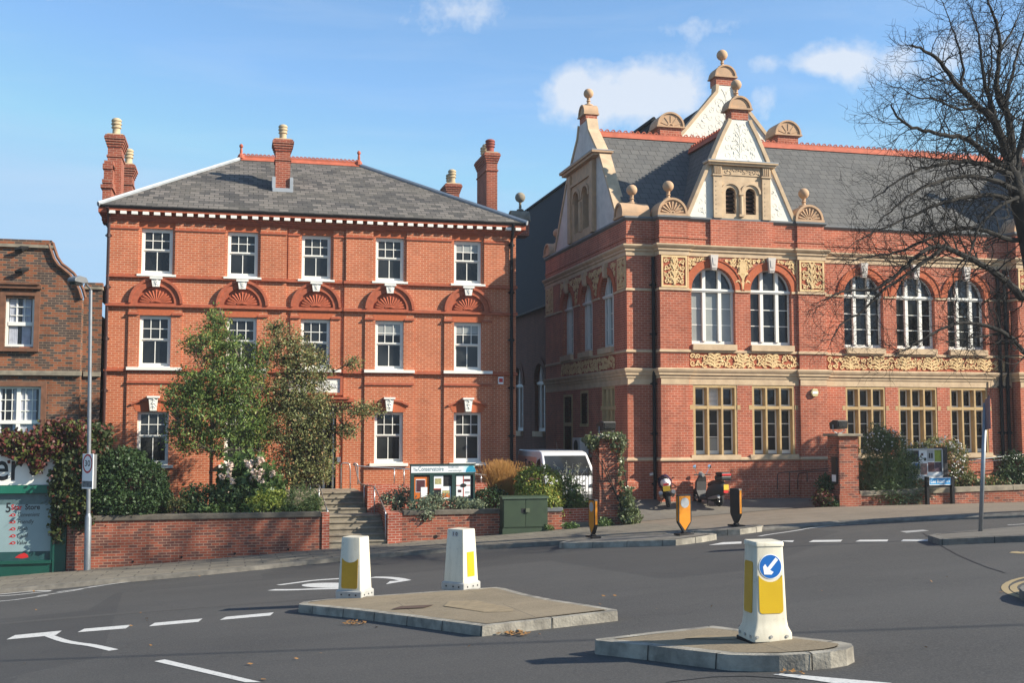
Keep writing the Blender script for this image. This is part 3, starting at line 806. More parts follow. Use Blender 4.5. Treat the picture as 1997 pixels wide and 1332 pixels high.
# arched hoods with a fluted shell in each
for i, c in enumerate(COLS):
    f = FY(YA + (.07 if i == 2 else 0))
    mb = MB(); mb.ring(c, 6.18, .60, .79, 0, .09, f, n=22); mb.ring(c, 6.18, .79, .88, 0, .15, f, n=22)
    for k in range(44):      # voussoir joints stay a shallow relief
        a = math.pi * (k + .5) / 44
    hood = mb.build('arch_hood', MOU, A)
    mb = MB()
    mb.prism([(c + .6 * math.cos(math.pi * k / 20), 6.18 + .6 * math.sin(math.pi * k / 20)) for k in range(21)], 0, .012, f)
    nf = 13
    for k in range(nf):
        a = math.pi * (k + .5) / nf
        r0, r1 = .13, .52
        p0 = f(c + r0 * math.cos(a), 6.19 + r0 * .7 * math.sin(a), .06); p1 = f(c + r1 * math.cos(a), 6.19 + r1 * .86 * math.sin(a), .05)
        pm = p0.lerp(p1, .8)
        mb.tube([p0, pm, p1], [.022, .052, .036], 6)
    mb.tube([f(c - .16, 6.23, .06), f(c, 6.25, .1), f(c + .16, 6.23, .06)], [.05, .03, .05], 6)
    mb.build('shell_panel', TER, hood, smooth=40)
def keystone(c, z0, z1, wt, wb, dy):
    mb = MB(); f = FY(YA + dy)
    mb.prism([(c - wb, z0), (c + wb, z0), (c + wt, z1), (c - wt, z1)], 0, .19, f)
    mb.box(c - wt - .05, c + wt + .05, z1, z1 + .07, 0, .23, f)
    for k in range(3):       # carved foliage
        zz = z0 + (z1 - z0) * (.25 + .27 * k)
        mb.tube([f(c - .07, zz, .19), f(c, zz + .05, .205), f(c + .07, zz, .19)], [.012, .02, .012], 5)
        mb.tube([f(c, zz - .03, .19), f(c + .04 * (-1) ** k, zz + .06, .2)], [.018, .01], 5)
    mb.build('keystone', WHT, A)
for i, c in enumerate(COLS):
    keystone(c, 6.74, 7.0, .155, .11, .07 if i == 2 else 0)
    if i != 2: keystone(c, 2.53, 2.96, .15, .10, -.03)
# eyebrow mouldings over the ground windows
for i, c in enumerate(COLS):
    if i == 2: continue
    mb = MB()
    for s in (-1, 1):
        mb.tube([FA(c + s * .14, 2.93, .1), FA(c + s * .45, 2.86, .1), FA(c + s * .72, 2.74, .1)], .045, 4)
    mb.build('eyebrow_moulding', MOU, A)
# cornice
mb = MB()
mb.box(-4.14, 10.14, 8.98, 9.04, 0, .07, FA); mb.box(-4.16, 10.16, 9.04, 9.11, 0, .12, FA); mb.box(-4.18, 10.18, 9.11, 9.165, 0, .17, FA)
mb.box(-4.2, 10.2, 9.28, 9.37, 0, .31, FA); mb.box(-4.16, 10.16, 9.165, 9.28, 0, .10, FA)
for x in (-4.12, 10.12):
    s = -1 if x < 0 else 1
    mb.box(min(x, x + s * .3), max(x, x + s * .3), YA - .3, 51.5, 9.2, 9.37)
mb.build('cornice', MOU, A)
mb = MB(); x = -4.08
while x < 10.2:
    mb.box(x, x + .20, 9.175, 9.275, .10, .31, FA); x += .362
mb.build('dentil_course', WHT, A)
mb = MB()
gp = [(0, 0), (.03, -.055), (.08, -.055), (.10, 0), (.10, .03), (0, .03)]
mb.prism([(YA - .27 - a, 9.43 + b) for a, b in gp], -4.36, 10.40, Fr((0, 0, 0), (0, 1, 0), (0, 0, 1), (1, 0, 0)))
mb.build('gutter', BLK, A)
# hipped roof
EZ, RZ, RY = 9.43, 12.62, 45.6
E_ = [(-4.42, 39.62), (10.46, 39.62), (10.46, 51.6), (-4.42, 51.6)]
RL, RR = Vector((0.24, RY, RZ)), Vector((4.92, RY, RZ))
mb = MB(); e = [Vector((x, y, EZ)) for x, y in E_]
mb.poly([e[0], e[1], RR, RL]); mb.poly([e[2], e[3], RL, RR]); mb.poly([e[1], e[2], RR]); mb.poly([e[3], e[0], RL]); mb.poly(e[::-1])
roofA = mb.build('roof', SLA, A)
for a, b in ((e[0], RL), (e[1], RR), (e[2], RR), (e[3], RL)):
    mb = MB(); mb.tube([a + Vector((0, 0, .02)), b + Vector((0, 0, .02))], .095, 6, flat=.6)
    mb.build('hip_flashing', LEA, roofA)
mb = MB(); mb.prism([(RY - .16, RZ - .06), (RY, RZ + .12), (RY + .16, RZ - .06)], RL.x, RR.x, Fr((0, 0, 0), (0, 1, 0), (0, 0, 1), (1, 0, 0)))
mb.box(RL.x, RR.x, RY - .03, RY + .03, RZ + .08, RZ + .17)
x = RL.x + .06
while x < RR.x - .05:
    mb.ring(x + .06, RZ + .17, .035, .075, -.03, .03, FY(RY), n=8); x += .16
for q in (RL, RR):
    mb.lathe([(.16, -.02), (.12, .12), (.05, .2), (.055, .3), (.04, .42), (.075, .46), (.075, .52), (.03, .58)], q + Vector((0, 0, .04)), 10)
mb.build('ridge_crest', RDG, roofA)
# chimneys
def roofpt(x, y):
    n = (e[1] - e[0]).cross(RL - e[0]); r = ray(x, y); t = n.dot(e[0] - ORIG) / n.dot(r); return ORIG + r * t
def pot(mb, c, h=.58, r=.15):
    mb.lathe([(r * .95, 0), (r, h * .1), (r * .82, h * .15), (r * .8, h * .42), (r * 1.05, h * .46), (r * 1.05, h * .5), (r * .92, h * .53), (r * .92, h * .62), (r * 1.1, h * .65), (r * 1.1, h * .7),
              (r * .95, h * .73), (r * .95, h * .8), (r * 1.08, h * .83), (r * 1.05, h * .9), (r * .8, h * .97), (r * .55, h)], c, 12)
def chimney(x0, x1, y0, y1, z0, z1, pots, potm=POT, name='chimney', lab=None):
    mb = MB(); cw = .12
    mb.box(x0, x1, y0, y1, z0, z1 - .42)
    mb.box(x0 - .035, x1 + .035, y0 - .035, y1 + .035, z1 - .78, z1 - .72)
    n = 4
    for k in range(n):
        g = cw * (k + 1) / n
        mb.box(x0 - g, x1 + g, y0 - g, y1 + g, z1 - .42 + .09 * k, z1 - .42 + .09 * (k + 1))
    mb.box(x0 - .09, x1 + .09, y0 - .09, y1 + .09, z1 - .06, z1)
    ch = mb.build(name, BRC, A)
    mb = MB(); mb.box(x0 - .03, x1 + .03, y0 - .03, y1 + .03, z1, z1 + .05); mb.build('mortar_cap', STO, ch)
    for (px, py, pm, hh, rr) in pots:
        mb = MB(); pot(mb, (px, py, z1 + .04), hh, rr); mb.build('chimney_pot', pm, ch, smooth=40)
    return ch
q = roofpt(551, 372)
zt = onY(551, 272, q.y).z
ch = chimney(q.x - .27, q.x + .27, q.y, q.y + .75, q.z - .3, zt, [(q.x, q.y + .37, POT, .62, .16)])
mb = MB(); mb.box(q.x - .36, q.x + .36, q.y - .10, q.y + .02, q.z - .07, q.z + .09); mb.box(q.x - .38, q.x - .26, q.y - .08, q.y + .9, q.z - .1, q.z + .5); mb.box(q.x + .26, q.x + .38, q.y - .08, q.y + .9, q.z - .1, q.z + .5)
mb.build('flashing', LEA, ch)
def at(px, py, Y): p = onY(px, py, Y); return p.x, p.z
xa, za = at(211, 262, 41.2); xb, _ = at(238, 262, 41.2)
ch = chimney(xa, xb, 41.2, 42.3, 9.0, za, [((xa + xb) / 2, 41.6, POT, .66, .165)])
x0, z0 = at(199, 349, 40.15); x1, _ = at(219, 349, 40.15)
mb = MB(); mb.box(x0 + .02, x1 - .02, 40.15, 41.2, 9.0, z0 - .12); mb.box(x0 - .04, x1 + .03, 40.1, 41.25, z0 - .3, z0 - .18); mb.box(x0, x1, 40.12, 41.2, z0 - .12, z0)
x2, z2 = at(203, 312, 40.7); mb.box(x2, x2 + .3, 40.7, 41.2, 9.0, z2); mb.box(x2 - .04, x2 + .3, 40.66, 41.2, z2 - .3, z2 - .12)
mb.build('stepped_parapet', BRC, A)
xa, za = at(239, 320, 44.5); xb, _ = at(259, 320, 44.5)
chimney(xa, xb, 44.5, 45.4, 9.0, za, [((xa + xb) / 2, 44.9, POT, .66, .165)])
xa, za = at(949, 297, 46.0); xb, _ = at(970, 297, 46.0)
chimney(xa, xb, 46.0, 47.9, 8.6, za, [((xa + xb) / 2, 46.35, POR, .62, .2), ((xa + xb) / 2 - .02, 47.1, POT, .6, .15), ((xa + xb) / 2, 47.6, POT, .6, .15)])
xa, za = at(872, 358, 50.3); xb, _ = at(896, 358, 50.3)
chimney(xa, xb, 50.3, 51.5, 8.6, za, [((xa + xb) / 2, 50.6, POT, .7, .18), ((xa + xb) / 2, 51.2, POT, .62, .17)])

# sash windows: one is built, the rest are copies of it
def sash_window(c, z0, z1, dy, split=.485):
    h = z1 - z0
    f = FY(YA + dy + .075, c, z0)
    org = (c, YA + dy, z0)
    mb = MB(); hw = WW / 2
    mb.box(-hw, -hw + .065, 0, h, -.09, .0, f); mb.box(hw - .065, hw, 0, h, -.09, .0, f)
    mb.box(-hw + .065, hw - .065, h - .075, h, -.09, .0, f); mb.box(-hw + .065, hw - .065, 0, .06, -.09, .0, f)
    win = mb.build('window', WHT, None, org=(c, YA + dy, z0))
    win.parent = A; win.location = Vector(org) - Vector(ORG[A.name]); ORG[win.name] = org
    mr = h - (h - .06) * split
    a, b = -hw + .065, hw - .065
    mb = MB()                                   # upper sash: three by two lights
    f2 = f.up(-.015)
    mb.box(a, a + .045, mr, h - .075, -.05, 0, f2); mb.box(b - .045, b, mr, h - .075, -.05, 0, f2)
    mb.box(a + .045, b - .045, h - .12, h - .075, -.05, 0, f2); mb.box(a + .045, b - .045, mr, mr + .05, -.05, 0, f2)
    for k in (1, 2): u = a + (b - a) * k / 3; mb.box(u - .013, u + .013, mr + .05, h - .12, -.045, -.006, f2)
    vm = (mr + .05 + h - .12) / 2; mb.box(a + .045, b - .045, vm - .013, vm + .013, -.044, -.004, f2)
    us = mb.build('upper_sash', WHT, win, org=org)
    mb = MB(); f3 = f.up(-.055)
    mb.box(a, a + .045, .06, mr + .01, -.035, 0, f3); mb.box(b - .045, b, .06, mr + .01, -.035, 0, f3)
    mb.box(a + .045, b - .045, mr - .04, mr + .01, -.035, 0, f3); mb.box(a + .045, b - .045, .06, .15, -.035, 0, f3)
    mb.box(-.014, .014, .15, mr - .04, -.03, -.004, f3)
    mb.build('lower_sash', WHT, win, org=org)
    mb = MB(); mb.box(a + .02, b - .02, mr, h - .09, -.04, -.035, f2); mb.box(a + .02, b - .02, .1, mr, -.025, -.02, f3)
    mb.build('pane', GLS, win, org=org)
    return win
def sill(win, c, z, hw, dy, h=.10):
    mb = MB(); mb.box(c - hw, c + hw, z - h, z, -.08, .13, FY(YA + dy)); mb.box(c - WW / 2 + .0, c + WW / 2, z, z + .035, -.08, .02, FY(YA + dy))
    o3 = ORG[win.name]; o = mb.build('sill', WHT, win, org=o3); return o
Wn = []
for kind, z0, z1 in (('t', 7.17, 8.76), ('m', 4.0, 5.77), ('g', .70, 2.53)):
    proto = None
    for i, c in enumerate(COLS):
        if kind == 'g' and i == 2: continue
        dy = (.07 if i == 2 else 0) - (0 if kind == 't' else .06) + .04
        if proto is None: proto = (sash_window(c, z0, z1, dy), c, dy); wn = proto[0]; first = True
        else:
            wn = dup(proto[0], (c - proto[1], dy - proto[2], 0)); ORG[wn.name] = (c, YA + dy, z0); first = False
        Wn.append((wn, kind, i, c, z0, dy))
for wn, kind, i, c, z0, dy in Wn:
    sill(wn, c, z0, {'t': .64, 'm': .90, 'g': .68}[kind], dy - .02)
# a few rooms have a white blind half drawn or papers behind the glass
for wn, kind, i, c, z0, dy in Wn:
    if (kind, i) in (('m', 3), ('m', 4), ('t', 4)):
        mb = MB(); zz = {('m', 3): (1.25, 1.66), ('m', 4): (1.36, 1.66), ('t', 4): (1.2, 1.5)}[(kind, i)]
        mb.box(c - .40, c + .40, z0 + zz[0], z0 + zz[1], -.115, -.113, FY(YA + dy))
        mb.build('blind', GLP, wn, org=ORG[wn.name])
# door, hood, name panel
fc_ = FY(YA + .07)
mb = MB(); mb.box(2.10, 3.62, -.18, 2.58, -.62, -.60, fc_); mb.build('doorway', DRK, A)
mb = MB(); mb.box(2.62, 3.08, -.18, 2.3, -.5, -.45, fc_); mb.box(3.1, 3.18, -.18, 2.35, -.48, -.36, fc_); mb.build('door', WOO, A)
mb = MB(); mb.box(3.19, 3.27, -.18, 2.35, -.35, -.28, fc_); mb.box(3.5, 3.56, -.18, 2.40, -.12, -.03, fc_); mb.box(2.14, 3.56, 2.40, 2.58, -.12, -.03, fc_); mb.build('door_frame', WHT, A)
mb = MB()
mb.box(1.45, 4.22, 2.86, 2.95, 0, .30, FA); mb.box(1.52, 4.15, 2.78, 2.86, 0, .22, FA); mb.box(1.58, 4.09, 2.70, 2.78, 0, .16, FA); mb.box(1.62, 4.05, 2.95, 3.02, 0, .36, FA)
mb.box(1.86, 3.82, 3.10, 3.18, 0, .1, FA); mb.box(1.86, 3.82, 3.68, 3.76, 0, .1, FA); mb.box(1.86, 1.95, 3.18, 3.68, 0, .1, FA); mb.box(3.73, 3.82, 3.18, 3.68, 0, .1, FA)
mb.build('door_hood', MOU, A)
mb = MB(); mb.box(1.95, 3.73, 3.18, 3.68, -.02, .05, FA); npn = mb.build('name_panel', WHT, A)
text('MUSIC', .27, FA.up(.055), 3.40, 3.40, 0, 'lettering', SGR, npn, sx=.8)
mb = MB(); mb.box(3.66, 3.78, .75, .93, 0, .05, FA.up(.0)); mb.build('entry_panel', GST, A)
# rain pipes
def pipe(mb, x, Y, z0, z1, r=.055):
    mb.tube([(x, Y, z0), (x, Y, z1)], r, 8)
    z = z0 + .6
    while z < z1: mb.lathe([(r * 1.35, -.06), (r * 1.35, .06)], (x, Y, z), 8); mb.box(x - r * 2, x + r * 2, Y - .01, Y + .12, z - .02, z + .02); z += 1.75
mb = MB(); pipe(mb, -4.09, YA - .07, -.9, 8.9); mb.tube([(-4.09, YA - .07, 8.88), (-4.09, YA - .2, 9.15), (-4.12, YA - .38, 9.36)], .05, 8); mb.build('rain_pipe', GRO, A, smooth=40)
mb = MB(); pipe(mb, 9.93, YA - .11, -.7, 8.8, .06); mb.tube([(9.93, YA - .11, 8.78), (9.93, YA - .3, 9.1), (9.93, YA - .4, 9.38)], .055, 8); mb.build('rain_pipe', BLK, A, smooth=40)
mb = MB(); mb.box(9.44, 9.63, 3.53, 3.80, 0, .1, FA); al = mb.build('alarm_box', SWH, A, bevel=.012)
mb = MB(); mb.box(9.465, 9.605, 3.60, 3.745, .1, .103, FA); mb.build('alarm_badge', RED, al)
# ------------------------------------------------------------------ the red brick and terracotta hall
B = thing('brick_hall', 'ornate red brick hall with buff terracotta panels, white gables and blue slate roof', 'building', (20.0, 37.0, -0.5))
XC, YP, YB, YC = 13.48, 37.0, 37.4, 37.36      # left corner, pavilion front, main front, corner front
PX = 17.73                                    # pavilion centre
def mold(mb, path, prof, closed=False):
    """sweep a profile [(out, z)...] along a plan path, mitred"""
    n = len(path); rows = []
    for i in range(n):
        p = Vector((path[i][0], path[i][1], 0))
        ds = []
        if i > 0: d = p - Vector((path[i - 1][0], path[i - 1][1], 0)); ds.append(d.normalized())
        if i < n - 1: d = Vector((path[i + 1][0], path[i + 1][1], 0)) - p; ds.append(d.normalized())
        ns = [Vector((d.y, -d.x, 0)) for d in ds]
        m_ = ns[0] if len(ns) == 1 else (ns[0] + ns[1]) / (1 + ns[0].dot(ns[1]))
        rows.append([p + m_ * w_ + Vector((0, 0, z)) for w_, z in prof])
    for a, b in zip(rows, rows[1:]):
        for k in range(len(prof) - 1): mb.poly([a[k], b[k], b[k + 1], a[k + 1]])
    for r_ in (rows[0], rows[-1]): mb.poly(r_)
PIER = .09
def pav_path(o): return [(14.55 + o, YP - PIER), (15.62 + o, YP - PIER), (15.62 + o, YP), (19.9 + o, YP), (19.9 + o, YP - PIER), (20.97 + o, YP - PIER)]
OFF = 14.55
PATH = [(XC, 47.9), (XC, YC), (14.55, YC)] + pav_path(0) + [(20.97, YB), (29.1, YB)] + pav_path(OFF) + [(35.52, YB), (42, YB)]
W1 = [(15.77, 17.45), (18.04, 19.66)]          # arched windows of the pavilion
G1 = [(15.79, 17.47), (18.05, 19.71)]
W2 = [(22.0, 23.64), (24.19, 25.83), (26.38, 28.02)]
WS = [(38.75, 40.3), (41.25, 42.8), (43.75, 45.3)]   # side wall
def arcs(l): return [(a, b, 4.9, 6.84, 'arch') for a, b in l]
def grnd(l): return [(a, b, 1.0, 3.47) for a, b in l]
mb = MB()
mb.wall(FXm(XC), YC, 47.9, -1.6, 9.38, arcs(WS) + [(38.7, 40.2, 1.0, 3.47), (41.9, 42.7, 2.1, 3.3), (44.0, 45.0, -.6, 3.2)], .25)
mb.wall(FY(YC), XC, 14.55, -1.6, 9.38, [])
mb.wall(FY(YB), 20.97, 29.1, -1.6, 9.38, arcs(W2) + grnd(W2), .25)
mb.poly([FY(YB)(35.52, -1.6), FY(YB)(42, -1.6), FY(YB)(42, 9.38), FY(YB)(35.52, 9.38)])
mb.poly([(XC, 47.9, -1.6), (42, 47.9, -1.6), (42, 47.9, 9.38), (XC, 47.9, 9.38)])
mb.poly([(42, YB, -1.6), (42, 47.9, -1.6), (42, 47.9, 9.38), (42, YB, 9.38)])
mb.build('wall', BRB, B)
PAVP = []                                      # parts of the pavilion, copied later for its twin
mb = MB()
mb.wall(FY(YP), 15.62, 19.9, -1.6, 9.38, arcs(W1) + grnd(G1), .25)
for a, b in ((14.55, 15.62), (19.9, 20.97)):
    mb.wall(FY(YP - PIER), a, b, -1.6, 9.38, [])
    for u in (a, b): mb.poly([(u, YP - PIER, -1.6), (u, YC if u in (14.55,) else (YB if u == 20.97 else YP), -1.6), (u, YC if u == 14.55 else (YB if u == 20.97 else YP), 9.38), (u, YP - PIER, 9.38)])
mb.box(16.5, 18.95, 8.42, 9.38, 0, .085, FY(YP))
PAVP.append(mb.build('wall', BRB, B))
# orange rubbed brick arches
def arch_ring(fr, c, r, name='arch_ring'):
    mb = MB(); mb.ring(c, 6.84, r, r + .235, -.01, .03, fr, n=24); mb.ring(c, 6.84, r + .235, r + .275, 0, .055, fr, n=24)
    return mb.build(name, RUB, B)
def keyst(fr, c, r, m=CRM):
    mb = MB(); z = 6.84 + r
    mb.prism([(c - .10, z - .06), (c + .10, z - .06), (c + .15, z + .42), (c - .15, z + .42)], 0, .15, fr)
    mb.prism([(c - .05, z + .06), (c + .05, z + .06), (c + .08, z + .32), (c - .08, z + .32)], .15, .165, fr)
    mb.box(c - .09, c + .09, z - .12, z - .06, 0, .12, fr)
    return mb.build('keystone', m, B)
for a, b in W1: PAVP += [arch_ring(FY(YP), (a + b) / 2, (b - a) / 2), keyst(FY(YP), (a + b) / 2, (b - a) / 2)]
for a, b in W2: arch_ring(FY(YB), (a + b) / 2, (b - a) / 2); keyst(FY(YB), (a + b) / 2, (b - a) / 2)
for a, b in WS: arch_ring(FXm(XC), (a + b) / 2, (b - a) / 2); keyst(FXm(XC), (a + b) / 2, (b - a) / 2, STO)
# mouldings that run round the building
mb = MB()
mold(mb, PATH, [(0, 8.04), (.035, 8.04), (.035, 8.18), (.08, 8.21), (.08, 8.28), (.13, 8.32), (.17, 8.38), (.17, 8.43), (0, 8.46)])
mold(mb, PATH, [(0, 3.68), (.04, 3.70), (.04, 3.78), (.09, 3.81), (.09, 3.87), (.12, 3.91), (.15, 3.98), (.15, 4.03), (0, 4.06)])
mb.build('cornice', STO, B)
mb = MB()
def cut(path, gaps):
    """split a plan path at window openings (x or y ranges on straight runs)"""
    out, cur_ = [], [path[0]]
    for a, b in zip(path, path[1:]):
        k = 0 if abs(b[0] - a[0]) > abs(b[1] - a[1]) else 1
        sg = 1 if b[k] > a[k] else -1
        gs_ = sorted([g for g in gaps[k] if min(a[k], b[k]) < (g[0] + g[1]) / 2 < max(a[k], b[k])], key=lambda g: sg * g[0])
        for g in gs_:
            e0_, e1_ = (g[0], g[1]) if sg > 0 else (g[1], g[0])
            q0, q1 = [list(a), list(a)]; q0[k], q1[k] = e0_, e1_
            cur_.append(tuple(q0)); out.append(cur_); cur_ = [tuple(q1)]
        cur_.append(b)
    out.append(cur_); return out
for sp_ in cut(PATH, (W1 + W2 + [(a + OFF, b + OFF) for a, b in W1], WS)): mold(mb, sp_, [(0, 6.78), (.045, 6.79), (.045, 6.86), (0, 6.88)])
mold(mb, PATH, [(0, 4.6), (.05, 4.61), (.05, 4.68), (0, 4.70)])
mold(mb, PATH, [(0, .80), (.06, .81), (.06, .87), (0, .91)])
mb.build('string_course', STO, B)
mb = MB()
mold(mb, PATH, [(0, 9.3), (.06, 9.34), (.09, 9.38), (.09, 9.44), (-.28, 9.44), (-.28, 9.3)])
mb.build('parapet_coping', LED, B)
mb = MB()                                      # brick plinth moulding and string in the parapet
mold(mb, PATH, [(0, 8.66), (.03, 8.67), (.03, 8.74), (0, 8.76)]); mb.build('brick_moulding', BRB, B); mb = MB(); mold(mb, PATH, [(0, -1.6), (.07, -1.6), (.07, .05), (0, .14)])
mb.build('plinth_moulding', BRB, B)
mb = MB()                                      # buff lintel band above the ground windows
def band(fr, segs, z0=3.47, z1=3.69, w=.012):
    for a, b in segs: mb.box(a, b, z0, z1, -.02, w, fr)
band(FY(YP), [(15.62, 19.9)]); band(FY(YP - PIER), [(14.56, 15.61), (19.91, 20.96)]); band(FY(YC), [(XC + .01, 14.53)])
PAVP.append(mb.build('lintel_band', STO, B))
mb = MB(); band(FY(YB), [(20.99, 29.08)]); band(FXm(XC), [(YC + .01, 47.88)]); mb.build('lintel_band', STO, B)

# arched window, built once
def arch_window(c, w_, Y):
    org = (c, Y, 4.9); f = FY(Y + .19, c, 4.9); r = w_ / 2; sp_ = 6.84 - 4.9
    mb = MB()
    mb.box(-r, -r + .075, 0, sp_, -.1, 0, f); mb.box(r - .075, r, 0, sp_, -.1, 0, f); mb.box(-r + .075, r - .075, 0, .13, -.1, 0, f)
    mb.ring(0, sp_, r - .075, r, -.1, 0, f, n=20)
    mu = r * .36
    for s in (-1, 1):
        mb.box(s * mu - .06, s * mu + .06, .13, sp_ - .06, -.1, .05, f)
        top = math.sqrt((r - .075) ** 2 - mu ** 2); mb.box(s * mu - .06, s * mu + .06, sp_ + .06, sp_ + top + .02, -.1, .05, f)
    mb.box(-r + .0, r - .0, sp_ - .06, sp_ + .06, -.1, .07, f); mb.box(-r, r, sp_ - .015, sp_ + .045, .07, .1, f)
    o = mb.build('window', WHT, None, org=org); o.parent = B; o.location = Vector(org) - Vector(ORG[B.name]); ORG[o.name] = org
    mb = MB()
    for k in (1, 2):
        v = .13 + (sp_ - .19) * k / 3
        for a, b in ((-r + .075, -mu - .06), (-mu + .06, mu - .06), (mu + .06, r - .075)): mb.box(a, b, v - .013, v + .013, -.075, -.045, f)
    mb.build('glazing_bar', WHT, o, org=org)
    mb = MB(); mb.box(-r + .05, r - .05, .1, sp_, -.08, -.065, f); mb.build('pane', GLS, o, org=org)
    mb = MB(); mb.prism([(math.cos(math.pi * k / 20) * (r - .04), sp_ + math.sin(math.pi * k / 20) * (r - .04)) for k in range(21)], -.08, -.065, f)
    mb.build('leaded_pane', LEA_G, o, org=org)
    mb = MB(); mb.box(-r, r, -.21, 0, -.2, .13, FY(Y, c, 4.9)); mb.build('sill', STO, o, org=org)
    return o
wp = arch_window((W1[0][0] + W1[0][1]) / 2, 1.68, YP)
PAVP.append(wp)
c0_ = (W1[0][0] + W1[0][1]) / 2
w2_ = dup(wp, ((W1[1][0] + W1[1][1]) / 2 - c0_, 0, 0)); PAVP.append(w2_)
for a, b in W2: dup(wp, ((a + b) / 2 - c0_, YB - YP, 0)).scale = ((b - a) / 1.68, 1, 1)
for a, b in WS:
    o = dup(wp); o.location = Vector((XC, (a + b) / 2, 4.9)) - Vector(ORG[B.name]); o.rotation_euler = (0, 0, -math.pi / 2); o.scale = ((b - a) / 1.68, 1, 1)
# the first pavilion window shows drawn pale blinds
mb = MB(); r = .84; mb.box(c0_ - r + .06, c0_ + r - .06, 5.0, 6.8, -.245, -.243, FY(YP)); bl = mb.build('blind', GLP, wp, org=ORG[wp.name])

# mullioned stone window, built once
def stone_window(c, w_, Y, z0=1.0, z1=3.47):
    org = (c, Y, z0); f = FY(Y, c, z0); h = z1 - z0; r = w_ / 2
    mb = MB()
    mb.box(-r, -r + .09, 0, h, -.3, -.012, f); mb.box(r - .09, r, 0, h, -.3, -.012, f); mb.box(-r + .09, r - .09, h - .1, h, -.3, -.012, f)
    tz = 1.67
    for k in (-1, 1):
        u = k * (r - .03) / 3; mb.prism([(u - .035, 0.0), (u + .035, 0.0), (u + .06, .06), (u + .06, .26), (u - .06, .26), (u - .06, .06)], 0, h - .1, Fr((c, Y + .012, z0), (1, 0, 0), (0, 1, 0), (0, 0, 1)))
    mb.box(-r + .09, r - .09, tz - .055, tz + .055, -.27, -.016, f)
    for s in (-1, 1): mb.box(s * r - (.12 if s < 0 else 0), s * r + (.12 if s > 0 else 0), tz - .07, tz + .09, -.02, .006, f)
    o = mb.build('window', BUF_L, None, org=org); o.parent = B; o.location = Vector(org) - Vector(ORG[B.name]); ORG[o.name] = org
    mb = MB(); mb.box(-r - .1, r + .1, -.17, 0, -.28, .07, f); mb.build('sill', STO, o, org=org)
    mb = MB(); g = (r - .03) / 3
    for a, b in ((-r + .09, -g - .06), (-g + .06, g - .06), (g + .06, r - .09)):
        for (v0, v1) in ((0.02, tz - .055), (tz + .055, h - .1)):
            mb.box(a, a + .045, v0, v1, -.27, -.22, f); mb.box(b - .045, b, v0, v1, -.27, -.22, f)
            mb.box(a + .045, b - .045, v0, v0 + (.13 if v0 < .5 else .05), -.27, -.22, f); mb.box(a + .045, b - .045, v1 - .05, v1, -.27, -.22, f)
        for k in (1, 2): v = .15 + (tz - .25) * k / 3; mb.box(a + .045, b - .045, v - .014, v + .014, -.26, -.23, f)
    mb.build('casement', WHT, o, org=org)
    mb = MB(); mb.box(-r + .05, r - .05, 0.02, h - .05, -.252, -.244, f); mb.build('pane', GLS, o, org=org)
    return o
BUF_L = plain('buff_stone', (0.50, 0.35, 0.17), 0.85, 0.12, 4, c2=(0.40, 0.265, 0.125))
gp_ = stone_window((G1[0][0] + G1[0][1]) / 2, 1.68, YP); PAVP.append(gp_)
g0_ = (G1[0][0] + G1[0][1]) / 2
PAVP.append(dup(gp_, ((G1[1][0] + G1[1][1]) / 2 - g0_, 0, 0)))
for a, b in W2: dup(gp_, ((a + b) / 2 - g0_, YB - YP, 0))
o = dup(gp_); o.location = Vector((XC, 39.45, 1.0)) - Vector(ORG[B.name]); o.rotation_euler = (0, 0, -math.pi / 2); o.scale = (.89, 1, 1)
mb = MB()                                      # a venetian blind and a pinned sheet behind the first stone window
zz = 2.78
while zz < 3.32: mb.box(g0_ - .2, g0_ + .16, zz, zz + .03, -.243, -.238, FY(YP)); zz += .045
mb.build('blind', SWH, gp_, org=ORG[gp_.name])
mb = MB(); mb.box(g0_ - .2, g0_ + .18, 1.16, 1.58, -.243, -.239, FY(YP)); mb.build('paper_sheet', GLP, gp_, org=ORG[gp_.name])
# small side window, side door, air conditioner in the shaded passage
fx = FXm(XC)
mb = MB(); mb.box(41.8, 41.9, 2.0, 3.4, -.2, .01, fx); mb.box(42.7, 42.8, 2.0, 3.4, -.2, .01, fx); mb.box(41.9, 42.7, 3.3, 3.4, -.2, .01, fx); mb.box(41.85, 42.75, 1.98, 2.1, -.2, .06, fx)
mb.box(43.86, 44.0, -.6, 3.3, -.2, .02, fx); mb.box(45.0, 45.14, -.6, 3.3, -.2, .02, fx); mb.box(44.0, 45.0, 2.0, 2.15, -.2, .02, fx); mb.box(43.9, 45.1, 3.2, 3.3, -.2, .02, fx)
mb.build('stone_surround', BUF_L, B)
mb = MB(); mb.box(44.0, 45.0, -.6, 2.0, -.25, -.2, fx); mb.build('side_door', WOO, B)
mb = MB(); mb.box(44.0, 45.0, 2.15, 3.2, -.25, -.22, fx); mb.box(41.9, 42.7, 2.1, 3.3, -.25, -.22, fx); mb.build('side_pane', GLS, B)
mb = MB(); mb.box(41.5, 42.5, .9, 1.55, .1, .45, fx); ac = mb.build('air_conditioner', CRM, B, bevel=.02)
mb = MB(); mb.ring(42.0, 1.22, .02, .25, .45, .47, fx, 0, 2 * math.pi, 18); mb.build('fan_grille', DRK, ac)

